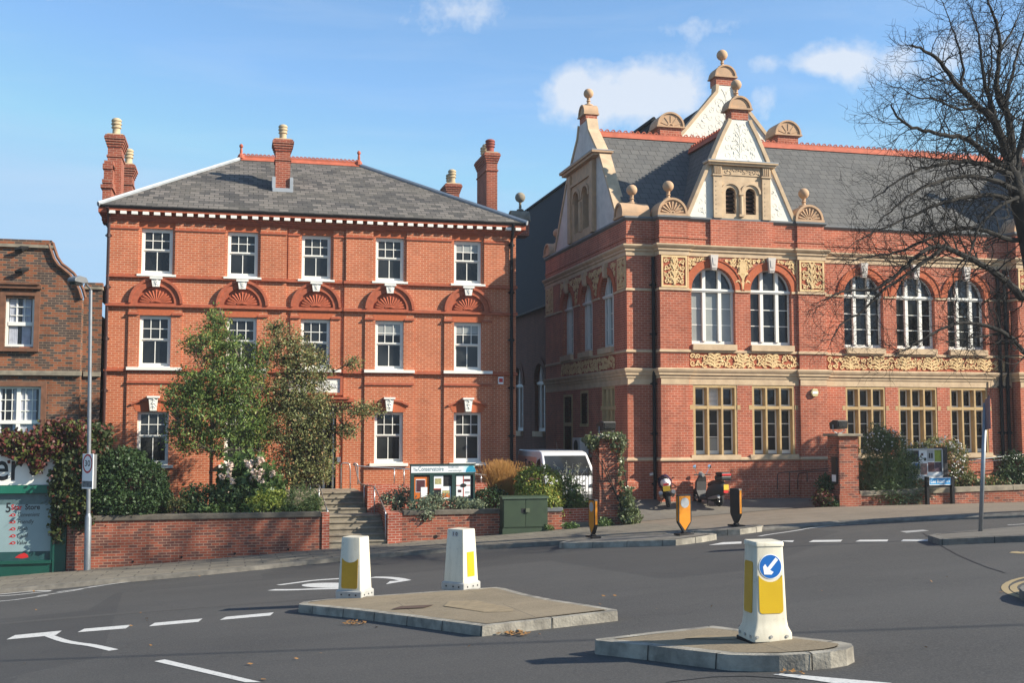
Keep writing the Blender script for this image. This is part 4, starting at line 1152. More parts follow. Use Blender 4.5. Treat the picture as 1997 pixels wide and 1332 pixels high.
# ---- scrolled terracotta panels
def scrolls(mb, fr, u0, u1, v0, v1, seed, inside=lambda u, v: True, sp_=.30, rr=.036, w_=.02, spin=1.6, fill=True):
    rg = random.Random(seed)
    nu = max(1, round((u1 - u0) / sp_)); nv = max(1, round((v1 - v0) / sp_))
    du, dv = (u1 - u0) / nu, (v1 - v0) / nv
    for i in range(nu):
        for j in range(nv):
            uc = u0 + du * (i + .5 + rg.uniform(-.12, .12)); vc = v0 + dv * (j + .5 + rg.uniform(-.12, .12))
            if not inside(uc, vc): continue
            R0 = min(du, dv) * rg.uniform(.40, .52); a0 = rg.uniform(0, 6.28); sg = 1 if (i + j) % 2 else -1
            P = []; rad = []
            n = 11
            for k in range(n):
                t = k / (n - 1); r_ = R0 * (1 - .85 * t); a = a0 + sg * spin * 2 * math.pi * t * .8
                P.append(fr(uc + r_ * math.cos(a), vc + r_ * math.sin(a), w_)); rad.append(rr * (1 - .35 * t))
            mb.tube(P, rad, 4, True, .6, fr.n)
            for q in range(3 if fill else 1):
                a = a0 + sg * (.5 + q * 1.5); l = R0 * rg.uniform(.55, .95)
                us, vs_ = uc + R0 * math.cos(a), vc + R0 * math.sin(a)
                ue, ve = us + l * math.cos(a + .7 * sg), vs_ + l * math.sin(a + .7 * sg)
                if u0 <= ue <= u1 and v0 <= ve <= v1 and inside(ue, ve):
                    um, vm = (us + ue) / 2 - sg * l * .15 * math.sin(a), (vs_ + ve) / 2 + sg * l * .15 * math.cos(a)
                    mb.tube([fr(us, vs_, w_), fr(um, vm, w_ + .012), fr(ue, ve, w_)], [rr * .7, rr * 1.25, rr * .3], 4, True, .6, fr.n)
def acanthus(mb, fr, uc, v0, v1, hw, rr=.04, w_=.03):
    """a symmetrical plume: stem with paired curling leaves"""
    mb.tube([fr(uc, v0, w_), fr(uc, v1, w_)], [rr * 1.3, rr * .6], 4, True, .6, fr.n)
    n = 4
    for k in range(n):
        v = v0 + (v1 - v0) * (k + .2) / n; l = hw * (1 - .12 * k)
        for s in (-1, 1):
            P = [fr(uc + s * l * t, v + (v1 - v0) / n * (.2 + 1.0 * math.sin(t * 2.6) * .8), w_) for t in (0, .3, .6, .85, .95)]
            mb.tube(P, [rr, rr * 1.3, rr * 1.1, rr * .8, rr * .4], 4, True, .6, fr.n)
def relief(fr, u0, u1, v0, v1, seed, border=.07, mid=True, sp_=.22, inside=lambda u, v: True, under=True, rr=.034):
    mb = MB()
    if border:
        for a, b, c, d in ((u0, u0 + border, v0, v1), (u1 - border, u1, v0, v1), (u0 + border, u1 - border, v0, v0 + border), (u0 + border, u1 - border, v1 - border, v1)):
            mb.box(a, b, c, d, 0, .035, fr)
    b = border + .02
    scrolls(mb, fr, u0 + b, u1 - b, v0 + b, v1 - b, seed, inside, sp_, rr)
    if mid: acanthus(mb, fr, (u0 + u1) / 2, v0 + b, v1 - b - .05, (u1 - u0) * .22)
    o = mb.build('relief_panel', BUF, B, fix=False)
    if under:
        mb = MB(); mb.box(u0 + border * .5, u1 - border * .5, v0 + border * .5, v1 - border * .5, 0, .008, fr)
        mb.build('panel_ground', TER, o)
    return o
for a, b in ((14.60, 15.58), (19.94, 20.93)): PAVP.append(relief(FY(YP - PIER), a, b, 6.89, 8.02, 3 + int(a)))
cs = [((a + b) / 2, (b - a) / 2 + .28) for a, b in W1]
def outside_arches(cs, v): return lambda u, vv: all((u - c) ** 2 + (vv - 6.84) ** 2 > (r + .03) ** 2 for c, r in cs)
PAVP.append(relief(FY(YP), 15.64, 19.88, 6.89, 8.02, 21, 0, False, .155, outside_arches(cs, 0), False, .034))
mb = MB()                                      # red ground behind the spandrel scrolls, and a central shield
acanthus(mb, FY(YP), (W1[0][1] + W1[1][0]) / 2, 6.9, 7.95, .3, .04)
mb.box(17.62, 17.88, 7.45, 7.9, 0, .05, FY(YP))
PAVP.append(mb.build('spandrel_shield', BUF, B))
PAVP.append(relief(FY(YP), 15.64, 19.88, 4.07, 4.59, 5, 0, False, .23, rr=.036))
for u in (16.6, 17.7, 18.85): mb = MB(); acanthus(mb, FY(YP), u, 4.09, 4.55, .38, .035); PAVP.append(mb.build('acanthus_plume', BUF, B))
relief(FY(YB), 21.25, 28.95, 4.07, 4.59, 9, 0, False, .23, rr=.036)
for u in (22.2, 23.4, 24.5, 25.6, 26.7, 27.9): mb = MB(); acanthus(mb, FY(YB), u, 4.09, 4.55, .4, .035); mb.build('acanthus_plume', BUF, B)
cs2 = [((a + b) / 2, (b - a) / 2 + .28) for a, b in WS]
relief(FXm(XC), 38.5, 45.6, 6.89, 8.02, 31, 0, False, .26, outside_arches(cs2, 0), False)
relief(FXm(XC), 37.42, 38.3, 6.89, 8.02, 32); relief(FXm(XC), 46.7, 47.8, 6.89, 8.02, 33)
relief(FXm(XC), 38.6, 45.5, 4.07, 4.59, 34, 0, False, .26)
# buff pier caps beside the spandrels
mb = MB()
for a in (15.6, 19.86): mb.box(a, a + .06, 6.88, 8.02, 0, .06, FY(YP))
PAVP.append(mb.build('pier_edging', BUF, B))

# ---- roof
RZB, RYB, EYB, EZB = 13.62, 42.2, 37.68, 9.36
SLP = (RZB - EZB) / (RYB - EYB)
mb = MB()
mb.poly([(XC + .3, EYB, EZB), (42, EYB, EZB), (42, RYB, RZB), (XC + .3, RYB, RZB)])
mb.poly([(XC + .3, RYB, RZB), (42, RYB, RZB), (42, 47.0, EZB), (XC + .3, 47.0, EZB)])
roofB = mb.build('roof', SLB, B, fix=False)
def crest(p0, p1, name, parent, step=.26):
    p0, p1 = Vector(p0), Vector(p1); d = (p1 - p0).normalized(); L = (p1 - p0).length
    up = Vector((0, 0, 1)); n = d.cross(up).normalized()
    f = Fr(p0, d, up, n); g = Fr(p0, n, up, d)
    mb = MB()
    mb.prism([(-.17, -.1), (.17, -.1), (.03, .12), (-.03, .12)], 0, L, g)
    mb.box(0, L, .10, .17, -.025, .025, f)
    x = .1
    while x < L - .1: mb.ring(x, .17, .05, .085, -.025, .025, f, n=7); x += step
    return mb.build(name, RDG, parent)
crest((XC + .35, RYB, RZB), (42, RYB, RZB), 'ridge_crest', roofB)
# half-round acroteria and ball finials
def ball_finial(mb, c, r=.2, h=.34):
    x, y, z = c
    mb.lathe([(.2, 0), (.17, .06), (.075, .10), (.06, .17), (.09, .2), (.06, .24), (.075, h)], c, 12)
    mb.ball((x, y, z + h + r * .9), r, 16)
def half_disc(c, r, depth, fr, parent=None, fan=True, ball=True, m=FIN, wfront=0.0, br=.2):
    """a half-round block with a fan carved on its face; c=(u,v) in fr"""
    mb = MB(); u, v = c
    pl = [(u + r * math.cos(math.pi * k / 16), v + r * math.sin(math.pi * k / 16)) for k in range(17)]
    mb.prism(pl, wfront - depth, wfront, fr)
    mb.ring(u, v, r - .02, r + .06, wfront - depth - .03, wfront + .06, fr, n=16)
    if fan:
        mb.ring(u, v, .05, .1, wfront, wfront + .05, fr, n=8)
        for k in range(9):
            a = math.pi * (k + .5) / 9
            mb.tube([fr(u + .14 * math.cos(a), v + .14 * math.sin(a), wfront + .01), fr(u + (r - .08) * math.cos(a), v + (r - .08) * math.sin(a), wfront + .01)], [.018, .045], 5)
    mb.box(u - r - .08, u + r + .08, v - .08, v, wfront - depth - .04, wfront + .08, fr)
    if ball: ball_finial(mb, fr(u, v + r + .03, wfront - depth / 2), br)
    return mb.build('half_round_finial' if ball else 'half_round_cap', m, B, smooth=35)
for u in (15.06, 20.40): PAVP.append(half_disc((u, 9.53), .50, .75, FY(YP - .06)))
half_disc((37.9, 9.53), .42, .95, FXm(XC - .06), fan=False)
half_disc((47.35, 9.53), .42, .9, FXm(XC - .06), fan=False)

# ---- dormer gable of the pavilion
gz0 = 9.44
gf = FY(YP)
out = [(-2.05, gz0), (2.05, gz0), (1.18, 11.4), (1.05, 11.4), (.62, 12.55), (.36, 13.0), (.36, 13.1), (-.36, 13.1), (-.36, 13.0), (-.62, 12.55), (-1.05, 11.4), (-1.18, 11.4)]
mb = MB()
for s in (-1, 1): mb.prism([(PX + s * .95, gz0), (PX + s * 2.05, gz0), (PX + s * 1.18, 11.4), (PX + s * .95, 11.4)], -.3, 0, gf)
mb.prism([(PX + u, v) for u, v in [(-1.05, 11.4)] + [(1.05, 11.4), (.62, 12.55), (.36, 13.0), (.36, 13.1), (-.36, 13.1), (-.36, 13.0), (-.62, 12.55)]], -.3, 0, gf)
PAVP.append(mb.build('white_gable', STC, B)); gab = PAVP[-1]
def copings(mb_, segs, c, fr, w0, w1, t=.13):
    made = []
    for s in (-1, 1):
        mb = MB()
        pts = [Vector((c + s * u, v, 0)) for u, v in segs]
        L, I = [], []
        for i, p in enumerate(pts):
            d = (pts[min(i + 1, len(pts) - 1)] - pts[max(i - 1, 0)]).normalized(); n_ = Vector((d.y, -d.x, 0)) * s
            L.append(p + n_ * t * .75); I.append(p - n_ * t * .25)
        for a in range(len(pts) - 1):
            mb.prism([(I[a].x, I[a].y), (L[a].x, L[a].y), (L[a + 1].x, L[a + 1].y), (I[a + 1].x, I[a + 1].y)], w0, w1, fr)
        made.append(mb.build('gable_coping', STO, B))
    return made
PAVP += copings(None, [(2.05, gz0 + .02), (1.2, 11.38)], PX, gf, -.36, .06)
PAVP += copings(None, [(1.07, 11.56), (.62, 12.55), (.38, 13.0), (.37, 13.1)], PX, gf, -.36, .06)
mb = MB()                                      # relief on the white stucco
for s in (-1, 1):
    scrolls(mb, gf, min(PX + s * 1.18, PX + s * 1.95), max(PX + s * 1.18, PX + s * 1.95), gz0 + .08, 11.1, 40 + s,
            lambda u, v: abs(u - PX) < 1.95 - (v - gz0) * .45 - .12 and abs(u - PX) > 1.22, .30, .014, .002, fill=False)
acanthus(mb, gf, PX, 11.7, 12.9, .35, .016, .003)
scrolls(mb, gf, PX - .95, PX + .95, 11.58, 12.9, 44, lambda u, v: abs(u - PX) < .98 - (v - 11.5) * .42 - .1, .30, .014, .002, fill=False)
mb.build('stucco_relief', STC, gab, fix=False)
# stone belfry window with two louvred lights
mb = MB()
bf = FY(YP - .06)
L2 = [(PX - .62, PX - .22, 9.62, 10.38, 'arch'), (PX + .16, PX + .56, 9.62, 10.38, 'arch')]
mb.wall(bf, PX - 1.0, PX + 1.0, gz0, 11.02, L2, .3)
for u in (PX - 1.0, PX + 1.0): mb.poly([bf(u, gz0), bf(u, 11.02), bf(u, 11.02, -.1), bf(u, gz0, -.1)])
for a in L2: mb.ring((a[0] + a[1]) / 2, 10.38, .2 + .12, .2 + .19, 0, .05, bf, n=14)
for s in (-1, 1):
    mb.box(PX + s * .95 - .16, PX + s * .95 + .16, gz0, 10.98, 0, .07, bf)
    for k in range(4): mb.box(PX + s * .95 - .13 + .075 * k, PX + s * .95 - .10 + .075 * k, 11.04, 11.3, .08, .11, bf)
    mb.box(PX + s * .95 - .17, PX + s * .95 + .17, 11.02, 11.34, -.1, .08, bf)
    mb.box(PX + s * .95 - .20, PX + s * .95 + .20, 10.97, 11.02, -.1, .11, bf)
    for k in range(8): mb.tube([bf(PX + s * .95 - .07, 9.6 + k * .165, .07), bf(PX + s * .95 + .07, 9.68 + k * .165, .07)], .022, 4)
mb.tube([bf(PX - .03, 9.6, .02), bf(PX - .03, 10.3, .02)], [.075, .06], 10); mb.box(PX - .13, PX + .07, 10.3, 10.38, -.1, .1, bf); mb.box(PX - .13, PX + .07, 9.52, 9.6, -.1, .1, bf)
mb.box(PX - .75, PX + .75, 11.02, 11.34, -.08, .03, bf)
mb.box(PX - 1.3, PX + 1.3, 11.36, 11.44, -.3, .16, bf); mb.box(PX - 1.36, PX + 1.36, 11.44, 11.5, -.3, .22, bf)
scrolls(mb, bf.up(.03), PX - .7, PX + .7, 11.05, 11.3, 50, sp_=.2, rr=.022, w_=.008)
bel = mb.build('belfry_frame', STO, B); PAVP.append(bel)
mb = MB()
for a in L2:
    mb.box(a[0], a[1], 9.6, 10.6, -.28, -.25, bf)
mb.build('louvre_backing', DRK, bel)
mb = MB()
for a in L2:
    z = 9.66
    while z < 10.52:
        mb.prism([(-.22, z + .09), (-.2, z + .1), (-.1, z), (-.12, z - .01)], a[0], a[1], Fr((0, YP - .06, 0), (0, -1, 0), (0, 0, 1), (1, 0, 0))); z += .15
mb.build('louvre', WOO, bel)
mb = MB()                                      # lead on the ledges
mb.box(PX - 1.37, PX + 1.37, 11.5, 11.525, -.3, .23, bf)
PAVP.append(mb.build('lead_ledge', LEA, B))
def pedestal(mb1, mb2, u, v, fr, hw=.33, h=.36, dp=.5, r=.4, br=.2):
    mb1.box(u - hw, u + hw, v, v + h, -dp, 0.02, fr)
    pl = [(u + r * math.cos(math.pi * k / 14), v + h + .06 + r * 1.0 * math.sin(math.pi * k / 14)) for k in range(15)]
    mb2.prism(pl, -dp - .02, .04, fr); mb2.ring(u, v + h + .06, r - .02, r + .05, -dp - .06, .09, fr, n=14)
    mb2.box(u - r - .08, u + r + .08, v + h, v + h + .06, -dp - .08, .11, fr)
    if br: ball_finial(mb2, fr(u, v + h + .06 + r + .02, -dp / 2), br)
m1, m2 = MB(), MB(); pedestal(m1, m2, PX, 13.1, gf)
PAVP.append(m1.build('gable_pedestal', BRB, B)); m2.build('half_round_finial', FIN, PAVP[-1], smooth=35)
yr = EYB + (12.95 - EZB) / SLP
yl = EYB + .02
mb = MB()
for s in (-1, 1):
    mb.poly([(PX, YP + .2, 12.95), (PX, yr, 12.95), (PX + s * 2.05, yl, EZB + .03), (PX + s * 2.05, YP + .2, EZB + .03)])
dr = mb.build('dormer_roof', SLB, B, fix=False); PAVP.append(dr)
crest((PX, YP + .32, 12.97), (PX, yr + .15, 12.97), 'ridge_crest', dr, .22)
for o in PAVP: dup(o, (OFF, 0, 0))

# ---- white gable over the side wall
gs = FXm(XC); GC = 42.3
so = [(-4.05, 9.44), (4.05, 9.44), (2.0, 12.35), (1.85, 12.35), (.72, 13.6), (.5, 14.1), (-.5, 14.1), (-.72, 13.6), (-1.85, 12.35), (-2.0, 12.35)]
mb = MB()
for s in (-1, 1): mb.prism([(GC + s * 1.5, 9.44), (GC + s * 4.05, 9.44), (GC + s * 2.0, 12.35), (GC + s * 1.5, 12.35)], -.4, 0, gs)
mb.prism([(GC - 1.85, 12.35), (GC + 1.85, 12.35), (GC + .72, 13.6), (GC + .5, 14.1), (GC - .5, 14.1), (GC - .72, 13.6)], -.4, 0, gs); sg_ = mb.build('white_gable', CRM, B)
copings(None, [(4.05, 9.46), (2.05, 12.33)], GC, gs, -.40, .05, .12); copings(None, [(1.85, 12.5), (.72, 13.6), (.52, 14.1)], GC, gs, -.40, .05, .12)
mb = MB()
L3 = [(GC - .95, GC - .2, 9.75, 11.0, 'arch'), (GC + .2, GC + .95, 9.75, 11.0, 'arch')]
mb.wall(gs.up(.1), GC - 1.6, GC + 1.6, 9.44, 12.3, L3, .3)
for u in (GC - 1.6, GC + 1.6): mb.poly([gs(u, 9.44, .1), gs(u, 12.3, .1), gs(u, 12.3, -.0), gs(u, 9.44, 0)])
for s in (-1, 1): mb.box(GC + s * 1.45 - .18, GC + s * 1.45 + .18, 9.44, 12.2, .1, .19, gs)
mb.tube([gs(GC, 9.7, .12), gs(GC, 10.9, .12)], .1, 10)
for a in L3: mb.ring((a[0] + a[1]) / 2, 11.0, .42, .52, .1, .17, gs, n=14)
mb.box(GC - 1.6, GC + 1.6, 11.7, 11.8, .1, .17, gs)
mb.box(GC - 2.1, GC + 2.1, 12.3, 12.4, -.45, .28, gs); mb.box(GC - 2.2, GC + 2.2, 12.4, 12.48, -.5, .36, gs)
bs = mb.build('belfry_frame', FIN, B)
mb = MB(); mb.box(GC - 1, GC + 1, 9.6, 11.5, -.2, -.17, gs); mb.build('louvre_backing', DRK, bs)
mb = MB(); mb.box(GC - 2.21, GC + 2.21, 12.48, 12.51, -.51, .37, gs); mb.build('lead_ledge', LEA, B)
m1, m2 = MB(), MB(); pedestal(m1, m2, GC, 14.1, gs, .40, .25, .45, .36, .2); pp = m1.build('gable_pedestal', BRB, B); m2.build('half_round_finial', FIN, pp, smooth=35)

# ---- tall white gable rising behind the ridge
YG = 44.0
ap = onY(1415, 186, YG); bl_ = onY(1335, 262, YG); br_ = onY(1505, 275, YG)
UC = ap.x
hb = (br_.x - bl_.x) / 2; zb = (bl_.z + br_.z) / 2; zt = ap.z + .1; k_ = (hb - .38) / (zt - zb)
low = 12.4
gg = FY(YG)
mb = MB(); hl = hb + k_ * (zb - low)
mb.prism([(UC - hl, low), (UC + hl, low), (UC + .38, zt), (UC + .34, zt + .35), (UC - .34, zt + .35), (UC - .38, zt)], -.35, 0, gg); g2 = mb.build('white_gable', STC, B)
copings(None, [(hl, low), (.40, zt), (.36, zt + .35)], UC, gg, -.4, .07, .14)
mb = MB()
scrolls(mb, gg, UC - 2.2, UC + 2.2, 13.9, zt - .2, 61, lambda u, v: abs(u - UC) < hb + k_ * (zb - v) - .22, .34, .016, .002, fill=False)
acanthus(mb, gg, UC, 14.6, zt + .1, .5, .018, .003)
mb.build('stucco_relief', STC, g2, fix=False)
m1, m2 = MB(), MB(); pedestal(m1, m2, UC, zt + .35, gg, .44, .34, .6, .45, .24); pp = m1.build('gable_pedestal', BRB, B); m2.build('half_round_finial', FIN, pp, smooth=35)
mb = MB()
for s in (-1, 1): mb.poly([(UC, YG + .3, zt + .1), (UC, 48.5, zt + .1), (UC + s * (hl + .3), 48.5, low - .3), (UC + s * (hl + .3), YG + .3, low - .3)])
mb.build('rear_roof', SLD, B, fix=False)
# half-round capped brick stacks on the ridge
for (xa, xb) in ((1277, 1325), (1505, 1551)):
    a, b = onY(xa, 245, 42.7).x, onY(xb, 245, 42.7).x
    u = (a + b) / 2; hw = (b - a) / 2 - .08
    m1, m2 = MB(), MB(); pedestal(m1, m2, u, 13.2, FY(42.35), hw, .95, .8, hw + .08, 0)
    m2.ring(u, 14.21, .08, .14, .04, .08, FY(42.35), n=8)
    for k in range(5):
        an = math.pi * (k + .5) / 5; m2.tube([FY(42.35)(u + .16 * math.cos(an), 14.21 + .16 * math.sin(an), .045), FY(42.35)(u + (hw - .02) * math.cos(an), 14.21 + (hw - .02) * math.sin(an), .045)], .02, 4)
    st = m1.build('ridge_stack', BRB, B); m2.build('half_round_cap', FIN, st, smooth=35)

# ---- long side wing running back along the passage
XW = 13.95
e0 = onX(1056, 586, XW); rz = onX(1108, 357, 18.6).z
mb = MB()
wy = [onX(1050, 690, XW).y, onX(1022, 690, XW).y]
wops = [(y - .9, y + .9, 1.75, 4.0, 'arch') for y in (50.6, 54.6, 58.6)]
mb.wall(FXm(XW), 47.9, 84, -1.6, e0.z, wops, .25)
for y, zA in ((47.92, 0), (84, 0)):
    mb.poly([(XW, y, -1.6), (23.2, y, -1.6), (23.2, y, e0.z), (18.6, y, rz), (XW, y, e0.z)])
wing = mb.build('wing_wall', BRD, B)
mb = MB(); sl_ = (rz - e0.z) / (18.6 - XW)
mb.poly([(XW - .25, 47.7, e0.z - .25 * sl_ + .1), (XW - .25, 84, e0.z - .25 * sl_ + .1), (18.6, 84, rz + .1), (18.6, 47.7, rz + .1)])
mb.poly([(18.6, 47.7, rz + .1), (18.6, 84, rz + .1), (23.5, 84, e0.z), (23.5, 47.7, e0.z)])
wr = mb.build('wing_roof', SLD, B, fix=False)
mb = MB(); mb.prism([(-.15, -.05), (.15, -.05), (.04, .14), (-.04, .14)], 47.7, 84, Fr((18.6, 0, rz + .1), (1, 0, 0), (0, 0, 1), (0, 1, 0))); mb.build('ridge_tile', SLD, wr)
mb = MB(); mb.box(47.9, 84, e0.z - .42, e0.z - .33, .06, .24, FXm(XW)); mb.build('gutter', BLK, B)
for y in (50.6, 54.6, 58.6):
    o = dup(wp); o.location = Vector((XW, y, 1.75)) - Vector(ORG[B.name]); o.rotation_euler = (0, 0, -math.pi / 2); o.scale = (1.8 / 1.68, 1, 1.16)
    for chd in kids(o):
        if chd.name.startswith('blind'): bpy.data.objects.remove(chd)
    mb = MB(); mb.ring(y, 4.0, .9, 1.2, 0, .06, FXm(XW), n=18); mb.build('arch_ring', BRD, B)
for o in list(B.children):                     # only the first window keeps its blind and its pinned paper
    if o.name.startswith('window') and o not in (wp, gp_):
        for chd in kids(o):
            if chd.name.startswith(('blind', 'paper')): bpy.data.objects.remove(chd)
m1, m2 = MB(), MB(); q = onX(998, 424, XW)
pedestal(m1, m2, q.y, q.z - 1.0, FXm(XW), .5, .75, .8, .5, 0)
ball_finial(m2, (XW + .45, q.y, q.z + .38), .27, .45)
pp = m1.build('wing_pedestal', BRB, B); m2.build('half_round_finial', STG, pp, smooth=35)
# rain pipes
mb = MB(); pipe(mb, 14.44, YC - .1, -.6, 8.0, .06); mb.build('rain_pipe', BLK, B, smooth=40)
mb = MB(); pipe(mb, 28.55, YB - .1, -.6, 8.0, .07); pipe(mb, 28.85, YB - .1, -.6, 8.0, .07); mb.build('rain_pipe', BLK, B, smooth=40)
mb = MB(); pipe(mb, XW - .1, 48.05, -.6, e0.z - .2, .07); mb.build('rain_pipe', BLK, B, smooth=40)
mb = MB(); q = onY(1587, 766, YP - PIER); mb.prism([(q.x + .16 * math.cos(a), q.z + .16 * math.sin(a)) for a in [math.pi / 3 * k for k in range(6)]], 0, .1, FY(YP - PIER)); ab = mb.build('alarm_box', plain('cream_alarm', (.62, .50, .25), .4), B, bevel=.01)
mb = MB(); mb.box(q.x - .1, q.x + .1, q.z - .045, q.z + .045, .1, .104, FY(YP - PIER)); mb.build('alarm_badge', SWH, ab)
# ------------------------------------------------------------------ brown brick house with a curved gable, far left
YH = 38.6
Hs = thing('brown_brick_house', 'mottled brown brick house with curved dutch gable, cropped at left edge', 'building', (-7.0, YH, -1.2))
def hx(px, y=650): return onY(px, y, YH).x
def hz(py, px=100): return onY(px, py, YH).z
xr = hx(158); xc = hx(40); xt = hx(92)
zt_, zs_ = hz(475), hz(585, 157)
fh = FY(YH)
# gable outline: flat top, ogee shoulder
sh = [(hx(px), hz(py, px)) for px, py in [(90, 476), (94, 488), (100, 504), (109, 517), (121, 526), (133, 536), (144, 551), (152, 567), (157, 583)]]
wl, wr_ = hx(9), hx(66); wb, wt = hz(677), hz(578)
bl0, br0 = hx(-45), hx(84); bb, bt = hz(880), hz(754)
mb = MB()
base = -2.0
zc = sh[-1][1]
mb.wall(fh, -14, xr, base, zc, [(bl0, br0, bb, bt), (wl, wr_, wb, min(wt, zc - .02))], .18)
right = sh; left = [(2 * xc - x, z) for x, z in sh]
pl = [(right[-1][0], zc)] + right[::-1][1:] + left[:-1] + [(left[-1][0], zc)]
mb.poly([fh(u, v) for u, v in pl]); mb.poly([fh(u, v, -.35) for u, v in pl])
for a, b in zip(pl, pl[1:]): mb.poly([fh(*a), fh(*b), fh(*b, -.35), fh(*a, -.35)])
mb.poly([fh(xr, base), fh(xr, zc), (xr, 52, zc), (xr, 52, base)])
# recessed strip that joins the next building
xs2 = -4.14; zp = onY(180, 556, YH + .45).z
f2 = FY(YH + .45); mb.wall(f2, xr, xs2, base, zp, []); mb.poly([(xr, YH + .45, zp), (xs2, YH + .45, zp), (xs2, 52, zp), (xr, 52, zp)])
mb.build('wall', BRH, Hs)
mb = MB(); mb.poly([(-14, YH + .3, zc), (xr, YH + .3, zc), (xr, 52, zc), (-14, 52, zc)]); mb.build('flat_roof', LED, Hs, fix=False)
mb = MB()
for pts in (right, left):
    for off, rr in ((0, .07), (.12, .055)):
        mb.tube([fh(u + (off if pts is right else -off), v + off * .4, .04 - off * .2) for u, v in pts], rr, 6)
mb.build('gable_coping', plain('brown_moulding', (.20, .09, .05), .85, .2, 6), Hs)
MBR = bpy.data.materials['brown_moulding']
mb = MB()
mb.box(2 * xc - xt - .1, xt + .12, zt_ - .16, zt_ - .07, -.4, .10, fh)
for a, b, f in ((xr + .02, xs2, f2),): mb.box(a, b, zp - .14, zp - .06, -.3, .08, f)
zs1 = hz(727)
mb.box(-14, xr + .05, zs1 - .09, zs1 + .06, -.02, .12, fh); mb.box(xr + .06, xs2, zs1 - .09, zs1 + .06, -.02, .10, f2)
mb.build('string_course', STG, Hs)
mb = MB(); mb.box(2 * xc - xt - .06, xt + .06, zt_ - .07, zt_ + .10, -.36, .04, fh); mb.box(xr + .02, xs2, zp - .06, zp + .08, -.25, .03, f2); mb.build('parapet_course', BRH, Hs)
mb = MB()                                        # moulded surrounds
for (a, b, c, d) in ((wl, wr_, wb, wt), (bl0, br0, bb, bt)):
    mb.box(a - .16, a, c - .05, d + .14, -.02, .06, fh); mb.box(b, b + .16, c - .05, d + .14, -.02, .06, fh); mb.box(a, b, d, d + .14, -.02, .06, fh)
mb.box(wl - .25, wr_ + .2, wt + .22, wt + .34, -.02, .16, fh); mb.box(wl - .2, wr_ + .16, wt + .34, wt + .40, -.02, .22, fh)
mb.box(wl - .16, wr_ + .16, wb - .16, wb - .05, -.02, .14, fh)
mb.build('window_surround', MBR, Hs)
def hwin(a, b, c, d, cols, split, nm, bars):
    f = fh.up(-.10)
    mb = MB(); t = .08
    mb.box(a, a + t, c, d, -.1, 0, f); mb.box(b - t, b, c, d, -.1, 0, f); mb.box(a + t, b - t, d - t, d, -.1, 0, f); mb.box(a + t, b - t, c, c + t, -.1, 0, f)
    zm = c + (d - c) * split; mb.box(a + t, b - t, zm - .06, zm + .06, -.09, .015, f)
    w_ = (b - a - 2 * t) / cols
    for k in range(1, cols): u = a + t + w_ * k; mb.box(u - .06, u + .06, c + t, d - t, -.09, .01, f)
    o = mb.build('window', WHT, Hs)
    mb = MB()
    for k in range(cols):
        u0 = a + t + w_ * k
        for q in range(1, bars): u = u0 + w_ * q / bars; mb.box(u - .012, u + .012, zm + .06, d - t, -.06, -.03, f)
        for q in (1, 2): v = zm + (d - t - zm) * q / 3; mb.box(u0 + .06, u0 + w_ - .06, v - .012, v + .012, -.059, -.031, f)
    mb.build('glazing_bar', WHT, o)
    mb = MB(); mb.box(a + .04, b - .04, c + .04, d - .04, -.08, -.07, f); mb.build('pane', GLS, o)
    mb = MB()                                    # net curtain in soft folds
    n = 26; zc0, zc1 = c + .08, d - .1
    for k in range(n):
        u0 = a + .1 + (b - a - .2) * k / n; u1 = a + .1 + (b - a - .2) * (k + 1) / n
        if (k // 5) % 3 == 2: continue
        mb.poly([f(u0, zc0, -.068 + .004 * (k % 2)), f(u1, zc0, -.064 - .004 * (k % 2)), f(u1, zc1, -.064 - .004 * (k % 2)), f(u0, zc1, -.068 + .004 * (k % 2))])
    mb.build('net_curtain', plain('net_curtain', (.42, .44, .50), .8, .15, 6), o, fix=False)
hwin(wl, wr_, wb, wt, 1, .45, 'upper', 3)
hwin(bl0, br0, bb, bt, 3, .45, 'bay', 3)
mb = MB()
for px, py in ((42, 485), (42, 528)):
    q = onY(px, py, YH - .15); mb.tube([q + Vector((-.2, 0, -.05)), q, q + Vector((.2, .05, .06))], [.05, .1, .04], 5)
mb.build('wall_stub', DRK, Hs)

# ------------------------------------------------------------------ corner shop, projecting in front of the house
YS = 34.6
S = thing('corner_shop', 'green corner shop front with pale poster window and white fascia, at left edge', 'shop', (-8.0, YS, -2.1))
fs = FY(YS)
def sx(px, y=1000): return onY(px, y, YS).x
def sz(py, px=60): return onY(px, py, YS).z
xe = sx(131); xg = sx(105)
zf1, zf0, zg0, zw0, zb0 = sz(868), sz(946), sz(962), sz(1098), sz(1122)
mb = MB(); mb.box(-14, xe - .02, zb0 - .5, zf1 - .05, -4.0, -.25, fs); mb.box(-14, xe + .05, zf1 - .05, zf1 + .02, -4.1, -.1, fs); mb.build('shop_body', SHD, S)
mb = MB(); mb.box(-14, xg, zf0, zf1 - .06, -.24, .04, fs); fas = mb.build('fascia', WHT, S)
text('er', 1.15, fs.up(.04), 0, sz(912), 0, 'fascia_lettering', SBK, fas, bold=.012, fit=(sx(-14), sx(43)))
mb = MB(); mb.box(-14, xg + .02, zg0, zf0 - .01, -.24, .09, fs); mb.build('green_band', SHG, S)
mb = MB(); mb.box(xg, xe, zb0 - .5, zf0 - .02, -.24, .06, fs); mb.box(-14, xg - .02, zb0 - .5, zw0 - .02, -.24, .02, fs); mb.box(-14, xg - .02, zw0 - .02, zw0 + .06, -.2, .08, fs); mb.build('stall_riser', SHD, S)
mb = MB(); mb.box(xg - .06, xg, zw0 + .06, zg0, -.2, .03, fs); mb.build('window_frame', SHG, S)
pz1 = sz(985)
